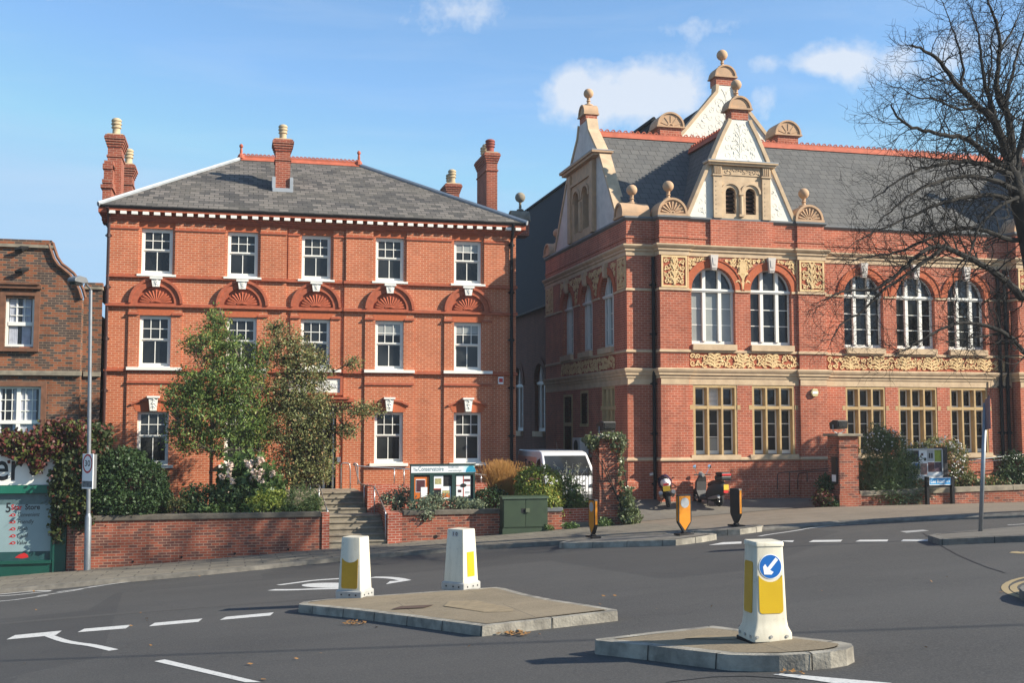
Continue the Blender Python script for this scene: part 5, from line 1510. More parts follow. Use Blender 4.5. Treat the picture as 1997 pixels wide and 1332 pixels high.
mb = MB(); mb.box(-14, xg - .07, zw0 + .3, zg0 - .02, -.10, -.06, fs); pw = mb.build('poster_window', PNL, S)
mb = MB(); mb.box(-14, xg - .07, zw0 + .06, zw0 + .31, -.098, -.058, fs); mb.build('poster_foot', plain('poster_dark_teal', (.02, .07, .07), .35), pw)
mb = MB(); mb.box(-14, xg - .07, zg0 - .32, zg0 - .02, -.098, -.058, fs); mb.build('poster_head', plain('poster_teal', (.10, .16, .165), .35), pw)
fp = fs.up(-.057)
text('5', .38, fp, 0, sz(991), 0, 'lettering', SBK, pw, bold=.006, fit=(sx(10.5), sx(20)))
text('Star', .21, fp, 0, sz(990), 0, 'lettering', RED, pw, bold=.004, fit=(sx(21), sx(42.5)))
text('Store', .21, fp, 0, sz(990), 0, 'lettering', SBK, pw, bold=.004, fit=(sx(48), sx(77)))
for i, wd in enumerate(('Convenient', 'Friendly', 'Fresh', 'Local', 'Value')):
    py = 1004.5 + i * 13.6
    text(wd, .165, fp, 0, sz(py), 0, 'lettering', SBK, pw, align='LEFT', shear=.25, fit=(sx(34.5), sx((77, 66, 54, 55, 54)[i])))
    mb = MB(); u, v = sx(25, py), sz(py)
    mb.ring(u, v, .035, .065, 0, .003, fp, 0, 2 * math.pi, 12, .7); mb.prism([(u - .12, v - .04), (u - .05, v + .03), (u - .04, v - .03)], 0, .003, fp); mb.build('fish_mark', RED, pw)
mb = MB(); u, v = sx(43, 1085), sz(1085); mb.prism([(u - .2, v - .04), (u - .08, v + .05), (u + .05, v + .09), (u + .14, v + .03), (u + .16, v - .04), (u, v - .07)], 0, .004, fp); mb.build('fish_mark', RED, pw)
# ------------------------------------------------------------------ garden walls, piers, steps, rails
YW = FRONT
def wx(px, py=1000, Y=YW): return onY(px, py, Y).x
def wz(py, px=480, Y=YW): return onY(px, py, Y).z
zcop = wz(1001); zc0 = wz(1011)
x0, x1 = wx(131, 1050), wx(626, 1020)
LW = thing('garden_wall', 'long mottled red brick garden wall with stone coping below the shrubs', 'wall', (0, YW, -1.9))
mb = MB(); mb.box(x0 + .45, x1, -3.2, zc0, -.3, 0, FY(YW)); mb.build('brickwork', BRW, LW)
mb = MB(); mb.box(x0 + .5, x1 + .0, zc0, zcop, -.36, .06, FY(YW)); mb.build('coping', COP, LW, bevel=.02)
mb = MB(); mb.box(x0, x0 + .46, -3.2, wz(1003), -.4, .05, FY(YW)); mb.build('end_pier', BRW, LW)
mb = MB()
for px, py in ((259, 1096), (354, 1087), (458, 1080), (562, 1072)):
    q = onY(px, py, YW); mb.lathe([(.035, -.02), (.035, .006)], (q.x, YW, q.z), 10, 'y')
mb.build('weep_hole', DRK, LW)
# pier at the left of the steps
xp0, xp1 = wx(627, 1030), wx(642, 1030)
SP = thing('step_pier', 'slim new brick pier at the left foot of the stone steps', 'pier', (xp0, YW, -1.7))
mb = MB(); mb.box(xp0 + .01, xp1, -3, wz(1001, 633), -.35, .04, FY(YW)); mb.build('brickwork', BRN, SP)
# steps
sx0, sx1 = xp1 + .0, wx(755, 1050)
ST = thing('stone_steps', 'two flights of worn stone steps up to the doorway', 'steps', ((sx0 + sx1) / 2, YW, -1.6))
zt0 = -.17; zbot = ground((sx0 + sx1) / 2, YW) + .11
zl = -.78
mb = MB(); n1, n2 = 5, 4
def tread(xa, xb, y0, y1, z, k):
    rg = random.Random(k)
    mb.box(xa, xb, y0, y1 + .05, z - 2.0, z - .03); mb.box(xa, xb, y0 - .035, y1 + .05, z - .05, z)
for k in range(n1):
    tread(sx0, sx1, YW + .05 + .34 * k, YW + .05 + .34 * (k + 1), zbot + (zl - zbot) * (k + 1) / n1, k)
yl0 = YW + .05 + .34 * n1
mb.box(sx0, sx1, yl0, 36.95, zl - 2, zl + .001)
for k in range(n2): tread(sx0 - .1, sx1 - .35, 36.9 + .34 * k, 36.9 + .34 * (k + 1), zl + (zt0 - zl) * (k + 1) / n2, 9 + k)
mb.box(1.5, 4.3, 38.2, 40.2, zt0 - 2, zt0 - .002)
mb.build('treads', STG, ST, bevel=.015)
# cheek wall right of the steps and its lower pier
RW = thing('cheek_wall', 'stepped brick cheek wall on the right of the stone steps', 'wall', (sx1 + .2, YW, -1.6))
xk0, xk1 = sx1 + .01, wx(784, 1030)
mb = MB(); mb.box(xk0, xk1, YW - .04, YW + .9, -3, wz(1001, 775)); mb.box(xk0, xk0 + .24, YW + .9, 36.9, -3, -.45); mb.box(xk0 - .35, xk0 - .08, 36.9, 38.3, -3, .1); mb.box(xk0 - .35, xk0 + .1, 36.75, 36.9, -3, .14); mb.build('brickwork', BRN, RW)
# garden wall right of the steps
GW = thing('garden_wall', 'short red brick garden wall with stone coping behind the green cabinet', 'wall', (7, YW, -1.5))
xq1 = wx(1065, 1000); zr1, zr0 = wz(995, 880), wz(1004, 880)
mb = MB(); mb.box(xk1 + .01, xq1, -3, zr0, -.3, 0, FY(YW)); mb.build('brickwork', BRW, GW)
mb = MB(); mb.box(xk1 + .03, xq1, zr0, zr1, -.36, .05, FY(YW)); mb.build('coping', COP, GW, bevel=.02)
mb = MB(); mb.box(xq1 + .01, xq1 + .5, -3, wz(998, 1080), -.3, .06, FY(YW)); mb.build('end_pier', BRW, GW)
mb = MB(); mb.box(xq1 - .02, xq1 + .53, wz(998, 1080), wz(990, 1080), -.36, .1, FY(YW)); mb.build('pier_cap', LED, GW, bevel=.02)
mb = MB(); q = onY(850, 1047, YW); mb.lathe([(.055, -.02), (.055, .006)], (q.x, YW, q.z), 10, 'y'); mb.build('weep_hole', DRK, GW)
NW = thing('low_wall', 'low new brick wall between garden pier and ivy gate pier', 'wall', (10.5, YW, -1.3))
xn0 = xq1 + .52; xn1 = wx(1160, 1000)
mb = MB(); mb.box(xn0, xn1, -1.05, wz(992, 1130, YW + .3), -.52, -.3, FY(YW)); mb.build('brickwork', BRN, NW)
mb = MB(); mb.box(xn0, xn1, -3, -1.04, -.6, -.22, FY(YW)); mb.build('footing', STG, NW)
# gate piers with a floodlight on each
def gate_pier(lab, pl, pr, ptop, pbase, Y, dep=.75):
    x0, x1 = onY(pl, 900, Y).x, onY(pr, 900, Y).x; c = (pl + pr) / 2
    zt = onY(c, ptop, Y).z; zb = onY(c, pbase, Y).z
    t = thing('gate_pier', lab, 'pier', ((x0 + x1) / 2, Y, zb), 'brick gate piers')
    mb = MB(); mb.box(x0, x1, Y, Y + dep, zb - .6, zt - .09); mb.box(x0 - .05, x1 + .05, Y - .05, Y + dep + .05, zb - .6, zb + .5)
    mb.box(x0 - .035, x1 + .035, Y - .035, Y + dep + .035, zt - .44, zt - .37)
    mb.build('brickwork', BRW, t)
    mb = MB(); mb.box(x0 - .12, x1 + .12, Y - .12, Y + dep + .12, zt - .09, zt); mb.build('coping', STG, t, bevel=.02)
    return (x0 + x1) / 2, Y + dep / 2, zt, zb
def floodlight(lab, x, y, z, rz):
    t = thing('floodlight', lab, 'floodlight', (x, y, z), 'floodlights on the gate piers', rz)
    mb = MB(); mb.prism([(-.17, .18), (.15, .14), (.19, .36), (.02, .46), (-.19, .44)], -.26, .26, Fr((0, 0, 0), (0, 1, 0), (0, 0, 1), (1, 0, 0))); h = mb.build('lamp_housing', SBK, t, bevel=.015)
    mb = MB(); mb.prism([(-.2, .24), (-.178, .2), (-.196, .41), (-.21, .41)], -.22, .22, Fr((0, 0, 0), (0, 1, 0), (0, 0, 1), (1, 0, 0))); mb.build('glass_front', GLS, t)
    mb = MB()
    for s in (-1, 1): mb.tube([(s * .28, 0, .3), (s * .28, 0, .08), (s * .05, 0, .0)], .018, 5)
    mb.box(-.08, .08, -.08, .08, -.01, .03); mb.build('bracket', GST, t)
gx_, gy_, gzt, gzb = gate_pier('brick gate pier draped with ivy beside the drive', 1169, 1212, 850, 1026, 34.2)
floodlight('black floodlight on top of the ivy covered pier', gx_ - .05, gy_ - .1, gzt, R(20))
hx_, hy_, hzt, hzb = gate_pier('brick gate pier beside the big rosemary bush', 1637, 1674, 846, 994, 34.2)
floodlight('black floodlight on top of the pier by the big bush', hx_ - .2, hy_ - .1, hzt, R(20))
IP = thing('intercom_panel', 'dark intercom panel with small notice on left face of right gate pier', 'panel', (hx_ - .45, 34.4, .2))
q0 = onY(1637, 900, 34.2).x
mb = MB(); mb.box(34.3, 34.62, hzb + .85, hzb + 1.75, .0, .06, FXm(q0 - .005)); ip = mb.build('case', SBK, IP)
mb = MB(); mb.box(34.33, 34.59, hzb + .92, hzb + 1.15, .06, .064, FXm(q0 - .005)); mb.build('paper_notice', SWH, ip)
# low wall in front of the hall
HW = thing('garden_wall', 'low crumbling red brick wall with concrete coping under the street name sign', 'wall', (24, YW, -.6))
xa = onY(1676, 980, 34.5).x; xb = 42
mb = MB(); mc = MB()
za, zb_ = onY(1690, 958, 34.5).z, onY(1997, 946, 34.5).z; xE = onY(1997, 946, 34.5).x
fq = FY(34.5)
def ztop(x): return za + (zb_ - za) * (x - xa) / (xE - xa)
mb.prism([(xa, -2.4), (xb, -2.4), (xb, ztop(xb) - .17), (xa, ztop(xa) - .17)], -.3, 0, fq)
x = xa
while x < xb:
    e1 = min(xb, x + 1.2); mc.prism([(x + .008, ztop(x) - .17), (e1, ztop(e1) - .17), (e1, ztop(e1)), (x + .008, ztop(x))], -.34, .05, fq); x = e1
mb.build('brickwork', BRW, HW); mc.build('coping', STG, HW, bevel=.015)
# garden beds
bed('flower_bed', x0 - .2, sx0 - .05, zc0 - .06)
bed('flower_bed', xk1 + .02, 9.9, zr0 - .06)
bed('flower_bed', xa + .1, 42, ztop(xa) - .3, 34.81, 37.35)
# ramp wall, ramp rail and stair rails
RM = thing('ramp_wall', 'long low brick ramp wall in front of the ground floor windows', 'wall', (6.5, 38.4, -.3))
xr0, xr1 = onY(712, 950, 38.4).x, 9.9
mb = MB(); mb.box(xr0, xr1, 38.4, 38.62, -1.8, onY(760, 948, 38.4).z); mb.build('brickwork', BRN, RM)
mb = MB(); mb.box(xr0 + .02, xr1, 38.41, 38.61, onY(760, 948, 38.4).z, onY(760, 945, 38.4).z); mb.build('brick_on_edge', BRN, RM)
def rail(lab, paths, r=.022, m=SST, group='metal handrails', cat='handrail'):
    p0 = paths[0][0]; t = thing('handrail', lab, cat, tuple(p0), group)
    for i, P in enumerate(paths):
        mb = MB(); mb.tube(smooth_line(P, 1) if i == 0 else P, r, 8); mb.build('rail' if i == 0 else 'post', m, t, smooth=True)
    return t
def rl(l): return [onY(x, y, Y) for x, y, Y in l]
YR = 38.5
rail('steel handrail along the brick ramp wall', [rl([(698, 945, YR), (698, 914, YR), (697, 905, YR), (690, 903, YR), (688, 908, YR), (720, 911, YR), (800, 915, YR), (930, 925, YR), (985, 931, YR)])] +
     [rl([(x, y, YR), (x, 947, YR)]) for x, y in ((769, 913), (788, 914), (938, 926), (972, 929))])
rail('short steel handrail beside the doorway', [rl([(665, 954, 39.0), (665, 906, 39.0), (668, 903.5, 39.0), (679, 903.5, 39.0), (683, 907, 39.0), (683, 954, 39.0)])])
rail('bent steel handrail on the right of the lower steps', [rl([(692, 905, 38.2), (700, 943, 37.2), (709, 946, 37.0), (730, 949, 36.4), (733, 954, 36.2), (751, 996, 34.8), (752, 1002, 34.7), (752, 1060, 34.7)])] +
     [rl([(710, 946, 37.0), (710, 995, 37.0)]), rl([(730, 950, 36.3), (730, 1003, 36.3)])])
rail('bent steel handrail on the left of the steps', [rl([(605, 976, 37.0), (605, 948, 37.0), (607, 946, 37.0), (621, 946, 36.6), (624, 950, 36.5), (639, 999, 34.75)])] +
     [rl([(622, 948, 36.6), (622, 995, 36.6)])])
rail('dark handrail in shade at the foot of the hall wall', [rl([(1516, 955, 36.4), (1516, 926, 36.4), (1519, 922, 36.4), (1560, 919, 36.2), (1632, 913, 36.0)])] +
     [rl([(1540, 921, 36.3), (1540, 966, 36.3)])], .016, GRO)  # dark iron colour stands in for shade that does not fall here
rail('second dark handrail in shade near the right gate pier', [rl([(1556, 955, 36.8), (1556, 927, 36.8), (1560, 922, 36.8), (1632, 917, 36.4)])] + [rl([(1574, 922, 36.8), (1574, 940, 36.8)])], .016, GRO)  # same dark colour in place of cast shade
rail('pale rails crossing the shaded hall wall behind the shrubs', [rl([(1880, 899, 36.9), (1997, 886, 36.9), (2040, 881, 36.9)]), rl([(1880, 905, 36.9), (2040, 888, 36.9)])], .016)
# iron railing at the mouth of the passage
IR = thing('iron_railing', 'black iron railing panel in front of the white van', 'railing', (10.6, 36.2, -.6))
xi0, xi1 = onY(1095, 950, 36.2).x, onY(1175, 950, 36.2).x; zi1, zi0 = onY(1140, 924, 36.2).z, onY(1140, 1000, 36.2).z
mb = MB(); x = xi0
while x < xi1: mb.tube([(x, 36.2, zi0), (x, 36.2, zi1 + .06)], .011, 4); x += .105
mb.build('bars', BLK, IR)
mb = MB(); mb.box(xi0, xi1, 36.185, 36.215, zi1 - .04, zi1); mb.box(xi0, xi1, 36.185, 36.215, zi0 + .08, zi0 + .12); mb.build('cross_rail', BLK, IR)
mb = MB()
for x in (xi0, xi1): mb.box(x - .03, x + .03, 36.17, 36.23, zi0 - .4, zi1 + .1)
mb.build('post', BLK, IR)
# ------------------------------------------------------------------ white bollards
def loft(mb, secs):
    """stack of rounded rectangles (hx, hy, z, corner radius)"""
    rows = []
    for hx_, hy_, z, r in secs:
        row = []
        for cx_, cy_, a0 in ((1, 1, 0), (-1, 1, 90), (-1, -1, 180), (1, -1, 270)):
            for k in range(4):
                a = R(a0 + 30 * k); row.append((cx_ * (hx_ - r) + r * math.cos(a), cy_ * (hy_ - r) + r * math.sin(a), z))
        i = len(mb.v); mb.v += row; rows.append(i)
    n = 16
    for a, b in zip(rows, rows[1:]):
        for k in range(n): j = (k + 1) % n; mb.f.append((a + k, a + j, b + j, b + k)); mb.m.append(mb.cur)
    mb.f.append(tuple(rows[0] + k for k in reversed(range(n)))); mb.f.append(tuple(rows[-1] + k for k in range(n))); mb.m += [mb.cur] * 2
def face_fr(side, hw0, hw1, z0, z1, extra=.003):
    t = math.atan2(hw0 - hw1, z1 - z0)
    d = {'front': ((0, -1, 0), (1, 0, 0)), 'left': ((-1, 0, 0), (0, -1, 0)), 'right': ((1, 0, 0), (0, 1, 0))}[side]
    n0, u = Vector(d[0]), Vector(d[1])
    v = (Vector((0, 0, 1)) * math.cos(t) - n0 * math.sin(t)); n = n0 * math.cos(t) + Vector((0, 0, 1)) * math.sin(t)
    return Fr(n0 * hw0 + Vector((0, 0, z0)) + n * extra, u, v, n)
def rpoly(u0, u1, v0, v1, r, top=None):
    P = []
    for cx_, cy_, a0 in ((u0 + r, v0 + r, 180), (u1 - r, v0 + r, 270)):
        P += [(cx_ + r * math.cos(R(a0 + 22.5 * k)), cy_ + r * math.sin(R(a0 + 22.5 * k))) for k in range(5)]
    if top is None:
        for cx_, cy_, a0 in ((u1 - r, v1 - r, 0), (u0 + r, v1 - r, 90)):
            P += [(cx_ + r * math.cos(R(a0 + 22.5 * k)), cy_ + r * math.sin(R(a0 + 22.5 * k))) for k in range(5)]
    else:
        uc, vc, rr = top                       # concave bite
        a1, a2 = math.acos((u1 - uc) / rr) if abs(u1 - uc) < rr else 0, 0
        n = 12
        for k in range(n + 1):
            a = -a1 - (math.pi - 2 * a1) * k / n
            P.append((uc + rr * math.cos(a), vc + rr * math.sin(a)))
    return P
def bollard(lab, px, py, off, rz):
    p = onG(px, py, off); return thing('traffic_bollard', lab, 'bollard', (p.x, p.y, p.z), 'white keep left bollards', R(rz))
# nearest, with the blue arrow
t = bollard('tall white bollard with blue arrow disc and yellow panels, nearest the camera', 1492, 1247, .155, -3)
mb = MB(); loft(mb, [(.215, .205, 0.0, .03), (.213, .203, .09, .03), (.188, .18, .15, .04), (.178, .171, .22, .04), (.154, .148, .94, .03), (.152, .146, .955, .03)]); mb.build('post', BOL, t, smooth=40)
mb = MB(); loft(mb, [(.161, .156, .957, .03), (.161, .156, .99, .03), (.153, .148, 1.003, .03)]); mb.build('cap', BOL, t, smooth=40)
mb = MB(); loft(mb, [(.23, .22, -.03, .03), (.23, .22, .012, .03)]); mb.build('base_plate', BLK, t)
mb = MB()
for u in (-.17, -.02, .15): mb.lathe([(.016, 0), (.016, .01)], (u, -.212, .06), 8, 'y')
for u in (-.14, .0, .14): mb.lathe([(.016, -.008), (.016, .0)], (-.218, u, .06), 8, 'x')
mb.build('bolt', BOD, t)
f = face_fr('front', .168, .148, .30, .94)
mb = MB(); mb.prism([(.002 + .124 * math.cos(a), .455 + .124 * math.sin(a)) for a in [2 * math.pi * k / 32 for k in range(32)]], -.002, .002, f); dsc = mb.build('arrow_disc', SWH, t)
mb = MB(); mb.prism([(.002 + .117 * math.cos(a), .455 + .117 * math.sin(a)) for a in [2 * math.pi * k / 32 for k in range(32)]], .002, .004, f); mb.build('blue_face', BLU, dsc)
def rot(pl, a, c): return [(c[0] + x * math.cos(a) - y * math.sin(a), c[1] + x * math.sin(a) + y * math.cos(a)) for x, y in pl]
mb = MB(); mb.prism(rot([(.105, -.018), (.105, .018), (-.03, .018), (-.02, .06), (-.055, .06), (-.105, 0), (-.055, -.06), (-.02, -.06), (-.03, -.018)], R(48), (.002, .455)), .004, .006, f); mb.build('white_arrow', SWH, dsc)
mb = MB(); mb.prism(rpoly(-.128, .128, -.015, .30, .035, (.0, .455, .155)), -.002, .003, f); mb.build('yellow_panel', RYE, t)
f = face_fr('left', .176, .154, .30, .94)
mb = MB(); mb.prism(rpoly(-.105, .10, -.02, .50, .03), -.002, .003, f); mb.build('amber_panel', RYD, t)
def plain_bollard(t):
    mb = MB(); loft(mb, [(.22, .21, .08, .025), (.215, .205, .10, .02), (.175, .165, .985, .02), (.168, .158, .998, .02)]); mb.build('post', BOL, t, smooth=40)
    mb = MB(); loft(mb, [(.245, .235, -.02, .02), (.245, .235, .10, .02), (.218, .208, .125, .02)]); mb.build('base_plate', BOD, t)
    mb = MB()
    for u in (-.13, .02, .14):
        mb.lathe([(.014, 0), (.014, .01)], (u, -.243, .05), 8, 'y'); mb.lathe([(.014, -.005), (.014, .005)], (.246, u, .05), 8, 'x')
    mb.build('bolt', SBK, t)
t = bollard('white bollard with amber panel, left on the big island', 692, 1163, .135, -34)
plain_bollard(t)
f = face_fr('front', .205, .165, .10, .98)
mb = MB(); mb.prism(rpoly(-.15, .15, .05, .50, .035, (.0, .68, .20)), -.006, .004, f); mb.build('amber_panel', RYD, t)
f = face_fr('right', .215, .175, .10, .98)
mb = MB(); mb.prism([(-.05, .68), (.03, .68), (.03, .79), (-.05, .79)], -.004, .003, f); nb = mb.build('number_plate', SWH, t)
text('7', .10, f, -.01, .735, .003, 'number', SBK, nb)
t = bollard('white bollard numbered 10 with yellow panel, right on the big island', 899, 1147, .135, -50)
plain_bollard(t)
f = face_fr('right', .215, .175, .10, .98)
mb = MB(); mb.prism([(-.09, .11), (.10, .11), (.10, .52), (-.09, .52)], -.006, .004, f); mb.build('yellow_panel', RYE, t)
f = face_fr('front', .205, .165, .10, .98)
mb = MB(); mb.prism([(-.06, .78), (.07, .78), (.07, .86), (-.06, .86)], -.004, .003, f); nb = mb.build('number_plate', SGR, t)
text('1 0', .085, f, .005, .82, .003, 'number', SBK, nb, bold=.002)
# ------------------------------------------------------------------ orange flat bollards
def flat_bollard(lab, px, py, off, rz, front=True):
    p = onG(px, py, off); t = thing('flat_bollard', lab, 'bollard', (p.x, p.y, p.z), 'orange flat bollards', R(rz))
    pl = [(0, .06), (.055, .12), (.18, .30), (.20, .36), (.20, .97), (.185, 1.0), (-.185, 1.0), (-.20, .97), (-.20, .36), (-.18, .30), (-.055, .12)]
    fr = FY(0)
    mb = MB(); mb.prism(pl, -.045, .045, fr); mb.build('post', SBK, t)
    il = [(0, .12), (.165, .33), (.165, .965), (-.165, .965), (-.165, .33)]
    mb = MB(); mb.prism(il, *((.046, .05) if front else (-.05, -.046)), fr); mb.build('orange_face', ORA, t)
    mb = MB(); mb.box(-.04, .04, -.03, .03, .35, .96, FZ); mb.v = [(v[0] * .0 + (.2005 if v[0] > 0 else -.2005), v[1], v[2]) for v in mb.v]; mb.build('edge_strip', ORA, t)
    if front: mb = MB(); mb.prism([(.125 * math.cos(a), .80 + .125 * math.sin(a)) for a in [2 * math.pi * k / 28 for k in range(28)]], .05, .054, fr); mb.build('grey_disc', SGR, t)
    mb = MB(); mb.box(-.22, .22, -.13, .13, 0, .045); mb.box(-.06, .06, -.06, .06, .045, .09); mb.build('base_plate', BLK, t, bevel=.01)
flat_bollard('orange flat bollard with grey disc facing the road', 1334, 1044, .15, 12)
flat_bollard('orange flat bollard seen edge on, at left end of low island beside ivy pier', 1157, 1049, .15, -84)
flat_bollard('orange flat bollard seen almost edge on, beside the scooter', 1436, 1027, .15, -78, False)
# ------------------------------------------------------------------ green street cabinet
YCB = 34.0
c0, c1 = onY(981, 1000, YCB), onY(1068, 1000, YCB)
zt = onY(1020, 968, YCB).z; zm = onY(1020, 1030, YCB).z; zb = onY(1020, 1047, YCB).z
t = thing('street_cabinet', 'dark green two door utility cabinet on the pavement by garden wall', 'cabinet', ((c0.x + c1.x) / 2, YCB, zb))
fr = FY(YCB); m_ = (c0.x + c1.x) / 2
mb = MB(); mb.box(c0.x, c1.x, zm, zt - .08, -.42, 0, fr); mb.build('body', GRN, t)
mb = MB(); mb.box(c0.x - .02, c1.x + .02, zb - .4, zm - .01, -.44, .02, fr); mb.build('plinth', GRN, t)
mb = MB(); mb.prism([(YCB - .05, zt - .08), (YCB + .46, zt - .08), (YCB + .44, zt), (YCB + .0, zt - .015)], c0.x - .03, c1.x + .03, Fr((0, 0, 0), (0, 1, 0), (0, 0, 1), (1, 0, 0))); mb.build('lid', GRN, t)
for a, b in ((c0.x + .02, m_ - .006), (m_ + .006, c1.x - .02)):
    mb = MB(); mb.box(a, b, zm + .03, zt - .11, 0, .018, fr); mb.build('door', GRN, t, bevel=.006)
mb = MB(); mb.box(m_ + .0, m_ + .12, zm + .48, zm + .6, .018, .07, fr); mb.build('handle', plain('worn_green', (.10, .12, .07), .6), t)
mb = MB(); mb.box(m_ - .14, m_ - .02, zm + .46, zm + .6, .018, .022, fr); mb.build('lock_recess', SBK, t)
# ------------------------------------------------------------------ notice board of the orange building
YN = 35.15
def nx(px): return onY(px, 940, YN).x
def nz(py): return onY(863, py, YN).z
a, b = nx(800.5), nx(926)
t = thing('notice_board', 'dark green three bay notice board with white name header and posters', 'notice board', ((a + b) / 2, YN, -1.0))
fr = FY(YN)
mb = MB(); mb.box(a, b, nz(977), nz(907.5), -.12, -.03, fr); mb.build('case_back', GRB, t)
mb = MB(); mb.box(a - .02, b + .02, nz(907.5), nz(905), -.14, .05, fr); mb.build('top_rail', GRB, t)
mb = MB()
bays = [(nx(807), nx(838)), (nx(845.5), nx(881)), (nx(888), nx(922.5))]
zA, zB = nz(974), nz(926.5)
mb.box(a, b, nz(977.5), zA, -.03, .03, fr); mb.box(a, b, zB, nz(922), -.03, .03, fr)
e = [a] + [q for s in bays for q in s] + [b]
for k in range(0, 8, 2): mb.box(e[k], e[k + 1], zA, zB, -.03, .03, fr)
mb.build('frame', GRB, t)
mb = MB(); mb.box(a + .02, b - .02, nz(922) + .0, nz(908), -.03, .02, fr); hd = mb.build('header', SWH, t)
hb_ = (nz(908) + nz(922)) / 2
TEALT = plain('header_blue_grey', (.16, .24, .28), .5)
text('The', .15, fr, 0, hb_ - .02, .02, 'header_lettering', TEALT, hd, fit=(nx(805.5), nx(814)), bold=.002)
text('Conservatoire', .20, fr, 0, hb_, .02, 'header_lettering', TEALT, hd, fit=(nx(815.5), nx(865)), bold=.003)
text('020 8852 0234', .085, fr, 0, hb_ + .05, .02, 'header_lettering', TEALT, hd, fit=(nx(874), nx(894)))
text('conservatoire.org.uk', .085, fr, 0, hb_ - .05, .02, 'header_lettering', TEALT, hd, fit=(nx(874), nx(900)))
m, nt, bb_ = mat('header_gradient'); p = pos(nt); sp_ = N(nt, 'SeparateXYZ'); nt.links.new(p, sp_.inputs[0])
k_ = remap(nt, sp_.outputs[0], nx(899), nx(918)); cz = remap(nt, sp_.outputs[2], nz(922), nz(908))
nt.links.new(mixc(nt, k_, (.8, .8, .78), mixc(nt, cz, (.05, .35, .75), (.25, .65, .55))), bb_.inputs['Base Color'])
mb = MB(); mb.box(nx(899), b - .025, nz(922) + .01, nz(908) - .01, .02, .022, fr); mb.build('colour_band', m, hd)
mb = MB(); cx_, cy_ = nx(918), nz(921.5); mb.prism([(cx_ + .16 * math.cos(x), cy_ + .2 * math.sin(x)) for x in [math.pi * k / 12 for k in range(13)]], .022, .024, fr); mb.build('swirl', plain('swirl_teal', (.02, .28, .42), .5), hd)
mb = MB()
for u0, u1 in bays: mb.box(u0, u1, zA, zB, -.03, -.022, fr)
mb.build('pin_panel', SBK, t)
PO = plain('poster_orange', (.62, .15, .02), .5, .1, 6); PD = plain('poster_plum', (.10, .03, .035), .5, .2, 12); PRD = plain('poster_red', (.50, .06, .03), .5); PYL = plain('poster_sand', (.55, .48, .22), .5, .3, 20)
def poster(x0, x1, y0, y1, m, w_, nm='poster'):
    mb = MB(); mb.box(nx(x0), nx(x1), nz(y1), nz(y0), w_ - .004, w_, fr); return mb.build(nm, m, t)
poster(808, 836.5, 930.5, 972.5, PO, -.016); poster(811, 829.5, 934.5, 960, SWH, -.011); poster(812, 829, 936, 959, PD, -.007); poster(821, 833.5, 950, 969.5, SWH, -.003)
poster(846.5, 864.5, 928, 953, SWH, -.016); poster(848.5, 861, 933.5, 944.5, PYL, -.012); poster(846, 862, 953.2, 955, PRD, -.015)
poster(860.5, 879.5, 949, 976, SWH, -.011); poster(863, 877, 957, 963, PYL, -.007); poster(863, 877.5, 963.2, 970.5, PO, -.006)
poster(890, 917.5, 928.5, 969.5, SWH, -.016); poster(903.2, 904.8, 928.6, 969.5, PRD, -.011); poster(890, 917.5, 946.8, 948.2, PRD, -.010)
poster(905.5, 917, 935, 940, PD, -.009); poster(893.5, 900, 956, 961, PD, -.009); poster(908, 916, 959, 963, SGR, -.009)
mb = MB(); u, v = nx(904), nz(947.5); mb.prism([(u + .1 * math.cos(x), v + .06 * math.sin(x)) for x in [2 * math.pi * k / 20 for k in range(20)]], -.01, -.004, fr); mb.build('poster', SBK, t)
for x in (nx(808), nx(920)):
    mb = MB(); mb.box(x - .05, x + .05, YN + .04, YN + .1, -1.6, nz(977)); mb.build('leg', GRB, t)
# ------------------------------------------------------------------ notice board by the hall
YN = 35.3
a, b = onY(1768, 900, YN).x, onY(1839, 900, YN).x
def nx(px): return onY(px, 900, YN).x
def nz(py): return onY(1806, py, YN).z
t = thing('notice_board', 'pale framed notice board with colourful posters among shrubs by the hall', 'notice board', ((a + b) / 2, YN, -.3)); fr = FY(YN)
mb = MB(); mb.box(a, b, nz(937), nz(875), -.12, -.02, fr); mb.box(nx(1837.5), nx(1848), nz(940), nz(873), -.5, .0, fr); mb.build('case_back', SBK, t)
mb = MB(); mb.box(a, nx(1837), nz(936) + .004, nz(877), -.02, -.015, fr); mb.build('backing_sheet', SWH, t)
mb = MB(); mb.box(a, nx(1837), nz(877.5), nz(875), -.02, .03, fr); mb.box(a, nx(1837), nz(936), nz(928), -.02, .03, fr); mb.box(a, nx(1777), nz(928), nz(877.5), -.02, .03, fr); mb.box(nx(1836), nx(1838), nz(928), nz(877.5), -.02, .03, fr); mb.build('frame', SGR, t)
PGR = plain('poster_lime', (.30, .36, .04), .5, .2, 9); PBL = plain('poster_blue', (.10, .22, .42), .5, .2, 9); PPK = plain('poster_rose', (.36, .20, .17), .5, .2, 9)
for x0, x1, y0, y1, mm in ((1778, 1792, 879, 901, SBK), (1793, 1808, 878.5, 902, SWH), (1808.5, 1822, 878.5, 900, SGR), (1823, 1836, 878, 901, PGR), (1780, 1794, 903.5, 914, PBL), (1780, 1794, 914, 926, PYL),
                          (1795, 1808.5, 904, 926.5, PPK), (1810, 1823, 902, 921, PD), (1823.5, 1836, 902, 921, plain('poster_dusk', (.09, .05, .08), .5, .3, 12)), (1797, 1801, 884, 889, PD), (1802, 1807, 893, 899, SBK),
                          (1812, 1815, 884, 894, SBK), (1816.5, 1819.5, 884, 894, SBK), (1792, 1793, 879, 902, PBL)):
    mb = MB(); mb.box(nx(x0), nx(x1), nz(y1), nz(y0), -.014, -.012 + .0003 * (x0 % 7) + (.004 if x1 - x0 < 8 else 0), fr); mb.build('poster', mm, t)
